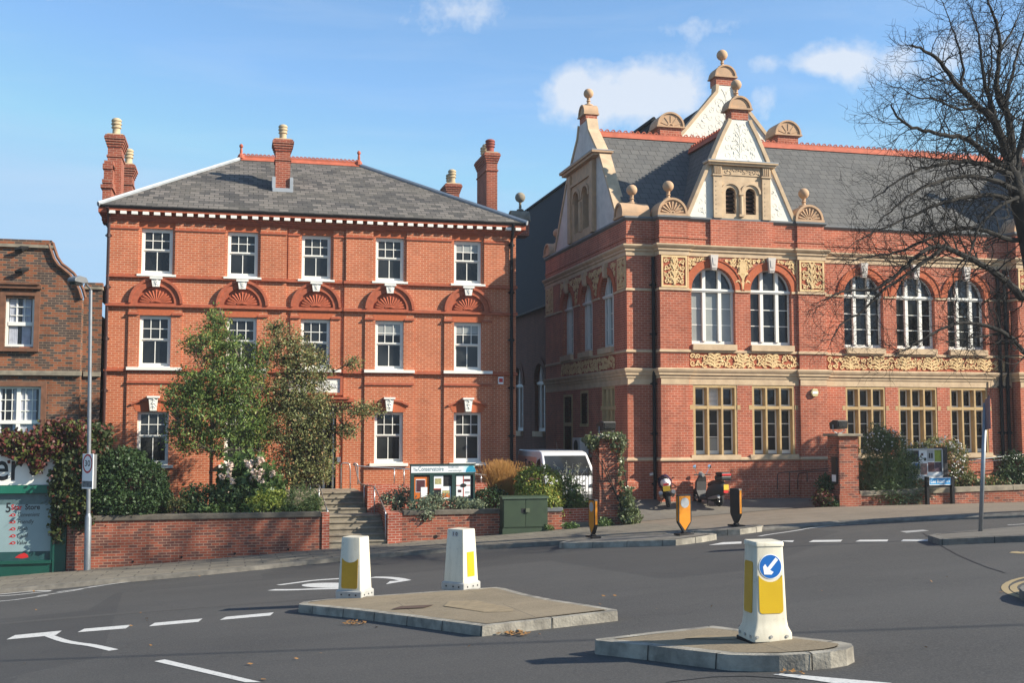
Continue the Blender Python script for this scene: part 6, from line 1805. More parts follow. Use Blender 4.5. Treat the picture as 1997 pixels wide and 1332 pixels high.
for x in (nx(1775), nx(1832)):
    mb = MB(); mb.box(x - .05, x + .05, YN + .04, YN + .1, -1.2, nz(937)); mb.build('leg', SBK, t)
# ------------------------------------------------------------------ street name sign
YL = 34.05
def nx(px): return onY(px, 950, YL).x
def nz(py): return onY(1833, py, YL).z
t = thing('street_name_sign', 'low blue street name sign between two dark posts before the wall', 'street sign', (nx(1833), YL, nz(988))); fr = FY(YL)
mb = MB(); mb.box(nx(1812.5), nx(1855), nz(946.5), nz(931.5), -.03, 0, fr); pl = mb.build('name_plate', SWH, t)
mb = MB(); mb.box(nx(1813.2), nx(1854.2), nz(945.2), nz(932.8), 0, .003, fr); mb.build('blue_face', BLL, pl)
text('Lee Road', .17, fr, 0, nz(939.5), .003, 'lettering', SWH, pl, fit=(nx(1815.5), nx(1842)), bold=.002)
text('SE3', .09, fr, 0, nz(939.6), .003, 'lettering', SWH, pl, fit=(nx(1844.5), nx(1852.5)))
for x0, x1 in ((1806.5, 1811.5), (1855.5, 1860.5)):
    mb = MB(); mb.box(nx(x0), nx(x1), nz(992), nz(930), -.1, .03, fr); mb.build('post', BLK, t)
mb = MB(); mb.box(nx(1811), nx(1856), nz(951), nz(947), -.06, -.03, fr); mb.build('cross_rail', BLK, t)
# ------------------------------------------------------------------ lamp post and its speed signs
YP_ = 34.15
b0, b1 = onY(170, 1117, YP_), onY(177, 566, YP_); km = onY(172, 1010, YP_)
t = thing('lamp_post', 'thin grey lamp post before the left garden wall', 'lamp post', tuple(b0))
mb = MB(); mb.tube([b0 - Vector((0, 0, .3)), km, km + Vector((0, 0, .12))], [.095, .095, .06], 12); mb.tube([km, b1], [.062, .048], 12); mb.build('column', GST, t, smooth=40)
l0 = onY(166, 556, YP_ - .05)
mb = MB(); mb.tube([b1 + Vector((0, 0, -.02)), b1 + Vector((-.02, -.06, .05)), l0 + Vector((.05, -.2, .0))], .03, 8); mb.build('arm', GST, t)
mb = MB(); pr = [(-.62, .02), (-.58, .1), (-.3, .17), (.05, .15), (.16, .06), (.16, .0), (-.1, -.03), (-.6, -.02)]
hc = onY(157, 551, YP_ - .3); dirv = Vector((-.55, -.84, 0)).normalized()
mb.prism([(u * .7, v) for u, v in pr], -.14, .14, Fr(hc - dirv * .05, -dirv, (0, 0, 1), dirv.cross(Vector((0, 0, 1))))); mb.build('lantern', GRY, t, bevel=.03)
mb = MB(); mb.prism([(-.40, -.03), (-.02, -.04), (-.1, -.10), (-.34, -.09)], -.1, .1, Fr(hc - dirv * .05, -dirv, (0, 0, 1), dirv.cross(Vector((0, 0, 1))))); mb.build('lantern_bowl', GLS, t)
YSG = 34.0
def nz(py): return onY(171, py, YSG).z
c_s = onY(170.5, 920, YSG); ph = R(-38)
t = thing('speed_sign', 'white 30 speed limit sign with red ring on the lamp post', 'road sign', (c_s.x, YSG, nz(953)))
fr = Fr((c_s.x, YSG, 0), (math.cos(ph), math.sin(ph), 0), (0, 0, 1), (math.sin(ph), -math.cos(ph), 0))
hw_s = .20
mb = MB(); mb.box(-hw_s, hw_s, nz(954), nz(885.5), -.03, 0, fr); mb.build('plate', SWH, t, bevel=.008)
v = nz(904.5); cir_ = [2 * math.pi * k / 36 for k in range(36)]
mb = MB(); mb.prism([(.175 * math.cos(x), v + .27 * math.sin(x)) for x in cir_], 0, .003, fr); rr_ = mb.build('red_ring', RED, t)
mb = MB(); mb.prism([(.14 * math.cos(x), v + .218 * math.sin(x)) for x in cir_], .003, .005, fr); mb.build('white_disc', SWH, rr_)
text('30', .24, fr, 0, v, .005, 'number', SBK, rr_, bold=.003, fit=(-.10, .10))
mb = MB(); mb.box(-hw_s + .02, hw_s - .02, nz(950.5), nz(938.5), 0, .003, fr); mb.build('picture_panel', plain('sign_picture', (.22, .23, .24), .5, .6, 14, c2=(.05, .06, .06)), t)
t = thing('speed_sign', 'second sign plate seen edge on at the back of the lamp post', 'road sign', (nx(184.5), YSG + .25, nz(953)))
mb = MB(); q0, q1 = onY(182, 920, YSG + .3).x, onY(187.5, 920, YSG + .3).x
mb.prism([(q0, YSG + .22), (q1, YSG + .4), (q1 + .0, YSG + .44), (q0 - .03, YSG + .26)], nz(955), nz(887), FZ); mb.build('plate', GRY, t)
# ------------------------------------------------------------------ pole with a sign turned away, right
p0 = onG(1911, 1036, .125); d_ = p0.y
p1 = onY(1921.5, 786, d_)
t = thing('sign_pole', 'slim leaning grey pole carrying a flat sign turned side on', 'sign pole', tuple(p0))
mb = MB(); mb.tube([p0 - Vector((0, 0, .2)), p1], .045, 10); mb.build('pole', GST, t, smooth=True)
mb = MB(); u = Vector((-.42, -.90, 0)).normalized()
fr = Fr(p1 + Vector((-.02, -.03, 0)), u, (0, 0, 1), u.cross(Vector((0, 0, 1))))
h0 = onY(1912, 838, d_).z - p1.z
mb.prism([(.0, h0), (.38, h0 + .02), (.38, .14), (.0, .06)], -.012, .012, fr)
mb.build('flag_sign', plain('purple_grey_sign', (.16, .11, .13), .5, .1, 4), t)
# ------------------------------------------------------------------ overhead cable that shadows the road
g0, g1 = onG(0, 1290), onG(1997, 1219)
hgt = 12.5
def lift(p): s = hgt / (TOSUN.z); return Vector((p.x, p.y, p.z)) + TOSUN * s
a, b = lift(g0), lift(g1); dd = (b - a); a2, b2 = a - dd * .9, b + dd * 2.0
t = thing('overhead_cable', 'thin black cable high over the road whose shadow crosses the asphalt', 'cable', tuple(a2))
mb = MB(); mb.tube([a2.lerp(b2, k / 30) for k in range(31)], .04, 6); mb.build('cable', BLK, t)
# fallen leaves lying about on the road
V = []
for k in range(34):
    x, y = rng.uniform(0, 1990), rng.uniform(1110, 1330)
    p = onG(x, y, .012); s = rng.uniform(.022, .048); a = rng.uniform(0, 6.28); c_, s_ = math.cos(a) * s, math.sin(a) * s
    tl = rng.uniform(-.02, .03)
    V.append([(p.x + c_, p.y + s_, p.z + tl), (p.x - s_ * .6, p.y + c_ * .6, p.z), (p.x - c_, p.y - s_, p.z + .005), (p.x + s_ * .6, p.y - c_ * .6, p.z + tl)])
for cx_, cy_, n in ((695, 1215, 26), (1010, 1235, 34), (1550, 1312, 6)):
    for k in range(n):
        p = onG(cx_ + rng.normal(0, 16), cy_ + rng.normal(0, 2.5), .02); s = rng.uniform(.02, .05); a = rng.uniform(0, 6.28); c_, s_ = math.cos(a) * s, math.sin(a) * s
        V.append([(p.x + c_, p.y + s_, p.z + .02), (p.x - s_ * .6, p.y + c_ * .6, p.z), (p.x - c_, p.y - s_, p.z + .005), (p.x + s_ * .6, p.y - c_ * .6, p.z)])
o = quadmesh('fallen_leaves', np.array(V), DLF); o['kind'] = 'stuff'
# ------------------------------------------------------------------ white van in the passage (built facing -Y, then turned)
vc = onY(1064, 900, 36.7) + Vector((.93, 0, 0))
VZ = -.80
van = thing('parked_van', 'white panel van facing the road in the passage between the buildings', 'van', (vc.x, 36.7, VZ), None, R(-2))
side = [(-.02, .42), (-.05, .62), (.02, .86), (.10, 1.0), (.22, 1.08), (.98, 1.80), (1.15, 1.90), (1.5, 1.95), (4.75, 1.93), (4.85, 1.75), (4.85, .42)]
fs = Fr((0, 0, 0), (0, 1, 0), (0, 0, 1), (1, 0, 0))
mb = MB()
rows = [(-.93, .0), (-.95, .35), (-.86, 1.1), ]
hw = lambda z: .94 - max(0, z - .95) * .13
i0 = len(mb.v); n = len(side)
for s in (-1, 1):
    for (y, z) in side: mb.v.append((s * hw(z), y, z))
mb.f.append(tuple(reversed(range(n)))); mb.f.append(tuple(range(n, 2 * n))); mb.m += [0, 0]
for k in range(n): j = (k + 1) % n; mb.f.append((k, j, n + j, n + k)); mb.m.append(0)
mb.build('body', VNW, van, bevel=.05, seg=3)
def on_slope(a, b, w_):        # frame on the windscreen plane
    d = Vector((0, b[0] - a[0], b[1] - a[1])); L = d.length; d.normalize(); nrm = Vector((0, -d.z, d.y))
    return Fr((0, a[0], a[1]), (1, 0, 0), d, nrm), L
f, L = on_slope((.22, 1.08), (.98, 1.80), 0)
mb = MB(); mb.prism([(-.80, .06), (.80, .06), (.74, L - .02), (-.74, L - .02)], -.01, .008, f); ws = mb.build('windscreen', GLS, van)
mb = MB(); mb.tube([f(-.5, .05, .02), f(.1, .16, .02)], .012, 4); mb.tube([f(.15, .05, .02), f(.65, .18, .02)], .012, 4); mb.build('wiper', SBK, ws)
fl = Fr((0, 0, 0), (0, 1, 0), (0, 0, 1), (-1, 0, 0))
for s in (-1, 1):
    def sp2(y, z, w_=.008): return Vector((s * (hw(z) + w_), y, z))
    mb = MB(); mb.poly([sp2(*q) for q in ((.62, 1.08), (1.50, 1.08), (1.48, 1.62), (1.08, 1.70))]); mb.poly([sp2(q[0], q[1], -.02) for q in ((.62, 1.08), (1.50, 1.08), (1.48, 1.62), (1.08, 1.70))]); mb.build('side_window', GLS, van, fix=False)
    mb = MB(); mb.box(s * 1.0 - .04 + s * .06, s * 1.0 + .04 + s * .06, .72, .86, 1.02, 1.34); mb.build('wing_mirror', SBK, van, bevel=.03)
    mb = MB(); mb.prism([(s * .50, .66), (s * .86, .70), (s * .87, .92), (s * .60, .84)][::s], .0, .09, FY(.07)); mb.build('headlight', MIR, van, bevel=.01)
    for y in (.95, 3.95):
        mb = MB(); mb.lathe([(.2, -.1), (.32, -.11), (.34, -.06), (.34, .06), (.32, .11), (.2, .1)], (s * .86, y, .34), 20, 'x'); wh = mb.build('wheel', TYR, van)
        mb = MB(); mb.lathe([(.19, -.12), (.19, .12)], (s * .86, y, .34), 14, 'x'); mb.build('hub', SIL, wh)
mb = MB(); mb.box(-.9, .9, -.12, .1, .25, .52); mb.build('bumper', plain('grey_plastic', (.10, .10, .105), .6), van, bevel=.04)
mb = MB(); mb.box(-.45, .45, -.01, .06, .66, .82, FY(.05).up(0) if False else FZ); mb.build('grille', SBK, van)
mb = MB(); mb.box(-.26, .26, -.135, -.12, .33, .44); mb.build('number_plate', SWH, van)
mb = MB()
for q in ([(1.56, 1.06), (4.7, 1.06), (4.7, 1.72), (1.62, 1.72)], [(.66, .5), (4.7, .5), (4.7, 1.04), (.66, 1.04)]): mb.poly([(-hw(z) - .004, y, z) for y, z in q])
mb.build('side_bounce_sheet', plain('brick_bounce_tint', (.72, .36, .25), .3, .04, 2), van, fix=False)  # warm bounce off the sunlit brick, put into the colour of a white van
SIDE = Fr((-hw(1.3) - .006, 0, 0), (0, -1, 0), (0, 0, 1), (-1, 0, 0))
VBL = plain('van_lettering', (.02, .02, .03), .4)
text('Chubb', .50, SIDE, 0, 1.36, .004, 'lettering', VBL, van, bold=.014, fit=(-2.75, -1.75))
mb = MB()
mb.box(-3.25, -2.95, 1.56, 1.62, 0, .006, SIDE); mb.box(-3.25, -2.95, 1.22, 1.28, 0, .006, SIDE); mb.box(-3.25, -3.18, 1.28, 1.56, 0, .006, SIDE); mb.box(-3.06, -2.96, 1.38, 1.46, 0, .006, SIDE); mb.build('logo', VBL, van)
mb = MB(); mb.tube([(-.1, 1.55, 1.93), (-.12, 1.75, 2.25)], .008, 4); mb.build('aerial', SBK, van)
# ------------------------------------------------------------------ motorcycle seen from behind and scooter side on
def wheel(par, c, r, w_, axis='x', hub=True, m=TYR):
    mb = MB(); k = 22; n = 8
    prof = [(r - w_ * .5 + w_ * .5 * math.cos(2 * math.pi * j / n), w_ * .55 * math.sin(2 * math.pi * j / n)) for j in range(n)]
    base = len(mb.v)
    for a in range(k):
        an = 2 * math.pi * a / k
        for (rad, off) in prof:
            d = (rad * math.cos(an), rad * math.sin(an))
            mb.v.append((c[0] + off, c[1] + d[0], c[2] + d[1]) if axis == 'x' else (c[0] + d[0], c[1] + off, c[2] + d[1]))
    for a in range(k):
        for j in range(n):
            mb.f.append((base + a * n + j, base + a * n + (j + 1) % n, base + ((a + 1) % k) * n + (j + 1) % n, base + ((a + 1) % k) * n + j)); mb.m.append(0)
    o = mb.build('wheel', m, par, smooth=True)
    mb = MB(); mb.lathe([(.06, -w_ * .5), (.06, w_ * .5)], c, 12, axis)
    for q in range(5):
        a = 2 * math.pi * q / 5; e = (c[0], c[1] + (r - w_) * math.cos(a), c[2] + (r - w_) * math.sin(a)) if axis == 'x' else (c[0] + (r - w_) * math.cos(a), c[1], c[2] + (r - w_) * math.sin(a))
        mb.tube([c, e], .025, 5)
    mb.build('hub', SIL, o)
def blob(nm, m, par, pts, rads, n=12, fl=1.0, nrm=None):
    mb = MB(); P = [Vector(p) for p in pts]; mb.tube(P, rads, n, True, fl, nrm); return mb.build(nm, m, par, smooth=50)
q = onY(1298, 985, 36.3)
mz = fc(q.x, 36.3).z
bk = thing('motorcycle', 'white and navy motorcycle seen from behind, leaning by the rain pipe', 'motorcycle', (q.x, 36.0, mz), None, R(14))
bk.rotation_euler = (0, R(-7), R(-20))
wheel(bk, (0, 0, .31), .31, .17); wheel(bk, (0, 1.38, .30), .30, .12)
blob('tail_fairing', VNW, bk, [(0, -.28, .86), (0, -.1, .88), (0, .2, .86), (0, .45, .82)], [.07, .15, .19, .17], 12, 1.0)
blob('seat', SBK, bk, [(0, -.05, 1.0), (0, .25, .98), (0, .5, .90), (0, .68, .86)], [.09, .13, .14, .12], 10)
blob('fuel_tank', NAV, bk, [(0, .55, .86), (0, .72, .95), (0, .98, .97), (0, 1.1, .9)], [.12, .19, .19, .12], 12)
blob('fairing', NAV, bk, [(0, .85, .70), (0, 1.15, .85), (0, 1.4, .92), (0, 1.6, .85)], [.22, .28, .22, .10], 12)
blob('windscreen', GLS, bk, [(0, 1.18, 1.05), (0, 1.28, 1.16), (0, 1.38, 1.1)], [.16, .15, .05], 10)
blob('engine', BLK, bk, [(0, .3, .45), (0, .6, .48), (0, .95, .5)], [.14, .22, .18], 8)
for s in (-1, 1):
    blob('exhaust', SIL, bk, [(s * .2, .5, .35), (s * .22, 0, .46), (s * .23, -.3, .56)], [.05, .075, .075], 10)
    mb = MB(); mb.tube([(s * .2, 1.15, 1.0), (s * .36, 1.08, .98)], .018, 6); mb.build('handlebar', SBK, bk)
    mb = MB(); mb.tube([(s * .2, 1.32, 1.05), (s * .40, 1.3, 1.16)], .012, 5); mb.box(s * .45 - .075, s * .45 + .075, 1.26, 1.29, 1.13, 1.23); mb.build('mirror', MIR, bk, bevel=.01)
    mb = MB(); mb.tube([(s * .08, 0, .31), (s * .1, .5, .45)], .03, 6); mb.build('swing_arm', BLK, bk)
mb = MB(); mb.box(-.13, .13, -.36, -.345, .60, .78); mb.build('number_plate', PLT, bk)
mb = MB(); mb.box(-.1, .1, -.34, -.30, .80, .87); mb.build('tail_light', RED, bk)
mb = MB(); mb.box(-.05, .05, -.3, .0, .52, .7); mb.build('mudguard', SBK, bk)
mb = MB(); mb.tube([(-.15, .6, .35), (-.3, .6, .02)], .014, 5); mb.build('side_stand', SBK, bk)
q = onY(1381, 978, 36.2); mz = fc(q.x, 36.2).z
st_ = thing('scooter', 'dark grey motor scooter with black top box and yellow plate', 'scooter', (q.x, 36.15, mz), None, R(-78))
wheel(st_, (-.66, 0, .24), .24, .12, 'y'); wheel(st_, (.58, 0, .24), .24, .13, 'y')
DGR = plain('scooter_grey', (.045, .042, .042), .6, .1, 4, spec=.3)
blob('front_mudguard', DGR, st_, [(-.88, 0, .34), (-.78, 0, .46), (-.6, 0, .46), (-.48, 0, .38)], [.05, .09, .09, .05], 8)
mb = MB(); pts = [(-.44, .22), (-.52, .5), (-.50, .80), (-.42, .98)]; wd = [.13, .2, .2, .12]
for k in range(3):
    a, b = pts[k], pts[k + 1]
    mb.poly([(a[0], -wd[k], a[1]), (a[0], wd[k], a[1]), (b[0], wd[k + 1], b[1]), (b[0], -wd[k + 1], b[1])]); mb.poly([(a[0] + .1, -wd[k], a[1]), (a[0] + .1, wd[k], a[1]), (b[0] + .1, wd[k + 1], b[1]), (b[0] + .1, -wd[k + 1], b[1])])
    for s in (-1, 1): mb.poly([(a[0], s * wd[k], a[1]), (a[0] + .1, s * wd[k], a[1]), (b[0] + .1, s * wd[k + 1], b[1]), (b[0], s * wd[k + 1], b[1])])
mb.build('leg_shield', DGR, st_)
mb = MB(); mb.box(-.42, .25, -.17, .17, .18, .28); mb.build('floor_board', DGR, st_, bevel=.03)
blob('rear_body', DGR, st_, [(.02, 0, .34), (.25, 0, .46), (.55, 0, .56), (.82, 0, .60), (.96, 0, .56)], [.15, .25, .26, .19, .10], 12)
blob('seat', SBK, st_, [(.05, 0, .70), (.25, 0, .74), (.55, 0, .78), (.82, 0, .78)], [.08, .13, .13, .09], 10)
blob('headset', SIL, st_, [(-.52, 0, .95), (-.42, 0, 1.03), (-.30, 0, 1.02)], [.07, .12, .06], 10)
mb = MB(); mb.tube([(-.36, -.34, 1.04), (-.4, 0, 1.03), (-.36, .34, 1.04)], .02, 6); mb.build('handlebar', SBK, st_)
for s in (-1, 1):
    mb = MB(); mb.tube([(-.4, s * .2, 1.05), (-.36, s * .3, 1.27)], .01, 5); mb.ball((-.36, s * .31, 1.31), .075, 12, (.3, 1, 1)); mb.build('mirror', MIR, st_)
mb = MB(); mb.box(.62, 1.02, -.22, .22, .90, 1.06); mb.box(.64, 1.0, -.2, .2, 1.06, 1.17); mb.build('top_box', SBK, st_, bevel=.05, seg=3)
mb = MB(); mb.box(1.0, 1.03, -.18, .18, 1.06, 1.12); mb.build('reflector', RED, st_)
mb = MB(); mb.tube([(.7, 0, .8), (.85, 0, .9)], .03, 6); mb.build('rack', SIL, st_)
mb = MB(); mb.box(.99, 1.0, -.1, .1, .58, .76); mb.build('number_plate', PLT, st_)
mb = MB(); mb.box(.93, .99, -.09, .09, .48, .57); mb.build('tail_light', RED, st_)
blob('exhaust', SIL, st_, [(.2, -.16, .26), (.5, -.19, .3), (.85, -.2, .36)], [.03, .06, .06], 8)
blob('engine', BLK, st_, [(.2, 0, .26), (.58, 0, .25)], [.12, .12], 8)
mb = MB(); mb.tube([(.1, .12, .25), (.14, .16, .0)], .015, 5); mb.tube([(.1, -.12, .25), (.14, -.16, .0)], .015, 5); mb.build('centre_stand', SBK, st_)

bk.scale = (.94, .94, .94)
# ------------------------------------------------------------------ foliage
def rand_dirs(n):
    v = rng.normal(size=(n, 3)); return v / np.linalg.norm(v, axis=1)[:, None]
def leaves_at(P, size, asp=.55, up=None, droop=0.0, jit=.35, dirs=None):
    n = len(P)
    d = rand_dirs(n) if dirs is None else dirs + jit * rand_dirs(n)
    if droop: d[:, 2] -= droop
    d /= np.linalg.norm(d, axis=1)[:, None]
    a = np.cross(d, rand_dirs(n)); a /= np.linalg.norm(a, axis=1)[:, None] + 1e-9
    s = size * rng.uniform(.6, 1.35, n)[:, None]
    b = d * s; c = a * s * asp
    return np.stack([P - b * .9, P + c - b * .1, P + b, P - c - b * .1], 1)
def ell(px, py, Y, rx, ry, rd=None):
    """an ellipsoid given by its outline in the photograph and its distance"""
    c = onY(px, py, Y); k = (c - ORIG).dot(FWD) / FPX
    return (np.array(c), np.array([rx * k, (rd if rd else min(rx, ry) * k), ry * k]))
def fill(E, n, clump=0, cr=.15, shell=.55, lump=.0):
    """points in a union of ellipsoids, biased to the outside; gathered in clumps if asked"""
    w_ = np.array([e[1][0] * e[1][2] + .3 * e[1][1] * e[1][0] for e in E]); w_ /= w_.sum()
    m_ = max(1, n // clump) if clump else n
    idx = rng.choice(len(E), m_, p=w_)
    d = rand_dirs(m_); r = shell + (1 - shell) * rng.random(m_) ** .6
    out = []
    C = np.array([E[i][0] for i in idx]); Rr = np.array([E[i][1] for i in idx])
    if lump: r = r * (1 + lump * np.sin(d[:, 0] * 7 + C[:, 0] * 3) * np.sin(d[:, 2] * 6 + 1.3) + lump * .6 * rng.normal(size=m_))
    P = C + d * Rr * r[:, None]
    if clump:
        P = np.repeat(P, clump, 0) + rng.normal(size=(m_ * clump, 3)) * cr; d = np.repeat(d, clump, 0)
    return P, d
def shrub(name, lab, cat, E, n, size, m, clump=8, cr=.10, asp=.55, shell=.6, lump=.12, part='foliage', stems=5, group=None, zmin=None, flowers=None, droop=0.0, outward=.5):
    base = min(E, key=lambda e: e[0][2] - e[1][2]); b = (float(base[0][0]), float(base[0][1]), float(base[0][2] - base[1][2]))
    t = thing(name, lab, cat, b, group)
    P, d = fill(E, n, clump, cr, shell, lump)
    if zmin is not None: P = P[P[:, 2] > zmin]; d = d[:len(P)]
    V = leaves_at(P, size, asp, droop=droop)
    quadmesh(part, V, m, t)
    if stems:
        mb = MB()
        for k in range(stems):
            e = E[k % len(E)]
            tp = e[0] + np.array([rng.uniform(-.5, .5), rng.uniform(-.4, .4), rng.uniform(.2, .6)]) * e[1]
            s0 = Vector((b[0] + rng.uniform(-.12, .12), b[1] + rng.uniform(-.1, .1), b[2] - .1)); mb.tube([s0, s0.lerp(Vector(tp), .5) + Vector((rng.uniform(-.08, .08), 0, .05)), Vector(tp)], [.025, .018, .006], 5)
        mb.build('stem', BRK, t)
    if flowers:
        fm, fn, fsz, fE, nm = flowers
        P, d = fill(fE, fn, 0, 0, .93)
        P = P[P[:, 1] <= np.array([e[0][1] for e in fE]).mean() + .25]
        V = []
        for q in P:
            k = 26 if fsz > .08 else 5
            V.append(leaves_at(q + rand_dirs(k) * fsz * .55, fsz * (.35 if fsz > .08 else .6), .8))
        quadmesh(nm, np.concatenate(V), fm, t)
    return t
shrub('laurel_bush', 'large glossy dark green bush rising over left end of garden wall', 'bush', [ell(250, 950, 35.6, 78, 62, 1.0), ell(200, 960, 35.3, 40, 50, .7), ell(300, 975, 35.3, 34, 34, .6), ell(240, 905, 35.8, 45, 32, .7), ell(245, 985, 34.75, 62, 22, .45)], 19000, .05, LDRK, 5, .05, shell=.8, lump=.05)
shrub('dark_shrub', 'low dark shrub in the shade behind the coping, left of young tree', 'bush', [ell(400, 975, 35.4, 44, 28), ell(455, 972, 35.3, 45, 30), ell(372, 985, 35.2, 25, 18)], 4200, .055, LDRK, 7, .08)
shrub('hydrangea', 'hydrangea with pale pink flower heads beside the young tree trunk', 'flowering bush', [ell(480, 930, 35.9, 50, 42), ell(510, 950, 35.7, 42, 36), ell(455, 955, 35.8, 28, 30)], 3600, .085, LMID, 6, .10, .75,
      flowers=(PNK, 34, .15, [ell(475, 934, 35.3, 44, 36, .3), ell(500, 915, 35.3, 34, 20, .3)], 'flower_head'))
shrub('golden_shrub', 'small golden yellow shrub over the coping near the steps', 'bush', [ell(532, 972, 35.1, 30, 18), ell(520, 985, 34.9, 38, 15)], 2200, .05, LGLD, 6, .06)
shrub('feathery_shrub', 'feathery green shrub at the end of the long wall by steps', 'bush', [ell(588, 975, 35.0, 36, 26), ell(610, 985, 34.9, 18, 18), ell(560, 990, 34.9, 26, 14)], 3200, .05, LROS, 8, .06, .22)
shrub('green_edging', 'mixed green edging plants along the top of the long wall', 'plant', [ell(450, 993, 34.95, 60, 10, .22), ell(530, 994, 34.9, 60, 9, .22), ell(590, 996, 34.9, 34, 8, .2)], 2400, .05, LMID, 6, .05, stems=0)
shrub('brown_perennial', 'fading brown and cream plant between laurel and dark shrub', 'plant', [ell(345, 985, 35.0, 24, 12)], 700, .04, LCIS, 6, .05, .4)
for i, (E, lab) in enumerate((([ell(765, 978, 35.6, 24, 16), ell(790, 972, 35.8, 22, 20)], 'grey green sage clump next to the cheek wall'),
               ([ell(828, 990, 34.75, 32, 18), ell(845, 980, 34.95, 26, 14), ell(830, 1002, 34.52, 16, 9, .16)], 'trailing sage clump hanging over coping under the left of notice board'),
               ([ell(892, 983, 34.9, 24, 11), ell(903, 986, 34.8, 12, 8)], 'small sage clump under the right of the notice board'),
               ([ell(930, 988, 34.85, 14, 9)], 'tiny sage clump next to the clipped dark mound'))):
    shrub('sage_clump', lab, 'plant', E, (1500, 1900, 900, 420)[i], .05, LSIL, 6, .06, .45, group='sage clumps along the garden wall', stems=2)
shrub('clipped_mound', 'clipped dark green mound behind the street cabinet', 'bush', [ell(955, 985, 35.8, 42, 32, .8)], 4500, .04, LDRK, 6, .04, shell=.85, lump=.03)
t = thing('grass_tuft', 'tall orange ornamental grass by the corner of the orange building', 'grass', tuple(onY(978, 975, 36.4)))
b0 = onY(978, 972, 36.4); V = []
for k in range(1500):
    a = rng.normal(0, .2); bq = rng.normal(0, .2); L = rng.uniform(.7, 1.3)
    p0 = np.array(b0) + np.array([rng.normal(0, .16), rng.normal(0, .12), 0]); tip = p0 + np.array([a * L, bq * L, L * (1 - .25 * abs(a))]); w_ = .007
    V.append([p0 - [w_, 0, 0], p0 + [w_, 0, 0], tip + [w_ * .4, 0, 0], tip - [w_ * .4, 0, 0]])
    for q in range(3):
        c = p0 + (tip - p0) * rng.uniform(.5, 1); s = .03; V.append([c, c + [s * .4, 0, s], c + [0, 0, 2 * s], c + [-s * .4, 0, s]])
quadmesh('blade', np.array(V), LORG, t); t['kind'] = 'thing'
shrub('privet_hedge', 'rounded green and gold privet bush behind the cabinet', 'bush', [ell(1050, 950, 35.4, 46, 42, .85), ell(1050, 975, 35.1, 46, 34, .7), ell(1075, 985, 34.95, 22, 30, .5)], 9500, .045, LBOX, 6, .05, shell=.82, lump=.05)
shrub('grey_shrub', 'loose grey leaved shrub with upright silvery shoots before the van', 'bush', [ell(1106, 962, 35.6, 24, 34, .5), ell(1120, 982, 35.4, 26, 20, .4), ell(1105, 988, 35.3, 20, 16, .4)], 2600, .05, LMID, 7, .08)
t = thing('silver_shoots', 'silvery upright shoots standing up over the grey shrub', 'plant', tuple(onY(1118, 960, 35.9)))
mb = MB(); V = []
for k in range(16):
    p0 = onY(1112 + rng.normal(0, 10), 955, 35.9); p1 = onY(1112 + rng.normal(0, 26), 905 + rng.uniform(-8, 20), 35.9)
    P = [p0.lerp(p1, q / 4) + Vector((rng.normal(0, .015), 0, 0)) for q in range(5)]; mb.tube(P, [.012, .01, .008, .007, .004], 4)
    pts = np.array([p0.lerp(p1, q) for q in rng.uniform(.2, 1, 26)]) + rng.normal(size=(26, 3)) * .035
    V.append(leaves_at(pts, .04, .4))
mb.build('stem', GST, t); quadmesh('foliage', np.concatenate(V), LGRY, t)
# ivy on the left gate pier and spilling on the pavement
shrub('ivy', 'ivy covering top and right side of the left gate pier', 'climber', [ell(1192, 851, 34.2, 28, 4, .45), ell(1157, 864, 34.25, 11, 14, .3), ell(1150, 858, 34.3, 14, 6, .3), ell(1214, 862, 34.15, 7, 14, .3), ell(1210, 880, 34.1, 3, 20, .1), ell(1211, 925, 34.1, 3, 40, .12), ell(1222, 978, 33.95, 13, 30, .35), ell(1228, 1005, 33.85, 21, 20, .4), ell(1196, 872, 34.12, 7, 6, .05)], 3300, .045, LIVY, 7, .05, .8, shell=.4, stems=3)
shrub('weed_clump', 'low weeds at the foot of the gate pier', 'plant', [ell(1181, 1020, 33.95, 14, 7, .2), ell(1110, 1026, 34.1, 16, 5, .15), ell(1070, 1031, 34.0, 8, 5, .12)], 900, .05, LMID, 6, .04, .35, stems=0)
# right-hand planting
shrub('rosemary_bush', 'big feathery green bush by the right gate pier', 'bush', [ell(1728, 905, 35.3, 50, 62, .85), ell(1715, 935, 35.0, 42, 50, .7), ell(1760, 930, 35.2, 32, 48, .6), ell(1735, 965, 34.8, 60, 24, .5), ell(1720, 860, 35.4, 30, 28, .5)], 19000, .075, LROB, 9, .09, .2, lump=.18,
      flowers=(WFL, 90, .035, [ell(1728, 862, 35.1, 42, 26, .5)], 'white_flower'))
shrub('trailing_plant', 'grey green plant trailing over the low wall near the name sign', 'plant', [ell(1790, 962, 34.65, 34, 16, .3), ell(1775, 975, 34.5, 22, 10, .18), ell(1805, 952, 34.9, 22, 14, .3)], 1900, .05, LSIL, 6, .06, .4)
shrub('flower_shrub', 'loose shrub with small white flowers around the hall notice board', 'bush', [ell(1862, 905, 36.7, 28, 44, .5), ell(1830, 868, 36.6, 34, 12, .4), ell(1872, 935, 36.4, 26, 28, .4), ell(1895, 945, 36.2, 26, 22, .4), ell(1795, 880, 36.4, 30, 12, .4)], 6000, .055, LCIS, 8, .08, .4,
      flowers=(WFL, 150, .04, [ell(1850, 895, 35.9, 34, 46, .5), ell(1815, 868, 36.2, 50, 12, .4)], 'white_flower'))
shrub('dark_shrub', 'dark bush in shade at right edge before the hall', 'bush', [ell(1985, 918, 35.9, 32, 34, .8), ell(1960, 940, 35.7, 24, 18, .5), ell(2030, 930, 35.8, 40, 40, .8)], 4600, .06, LDRK, 7, .09)
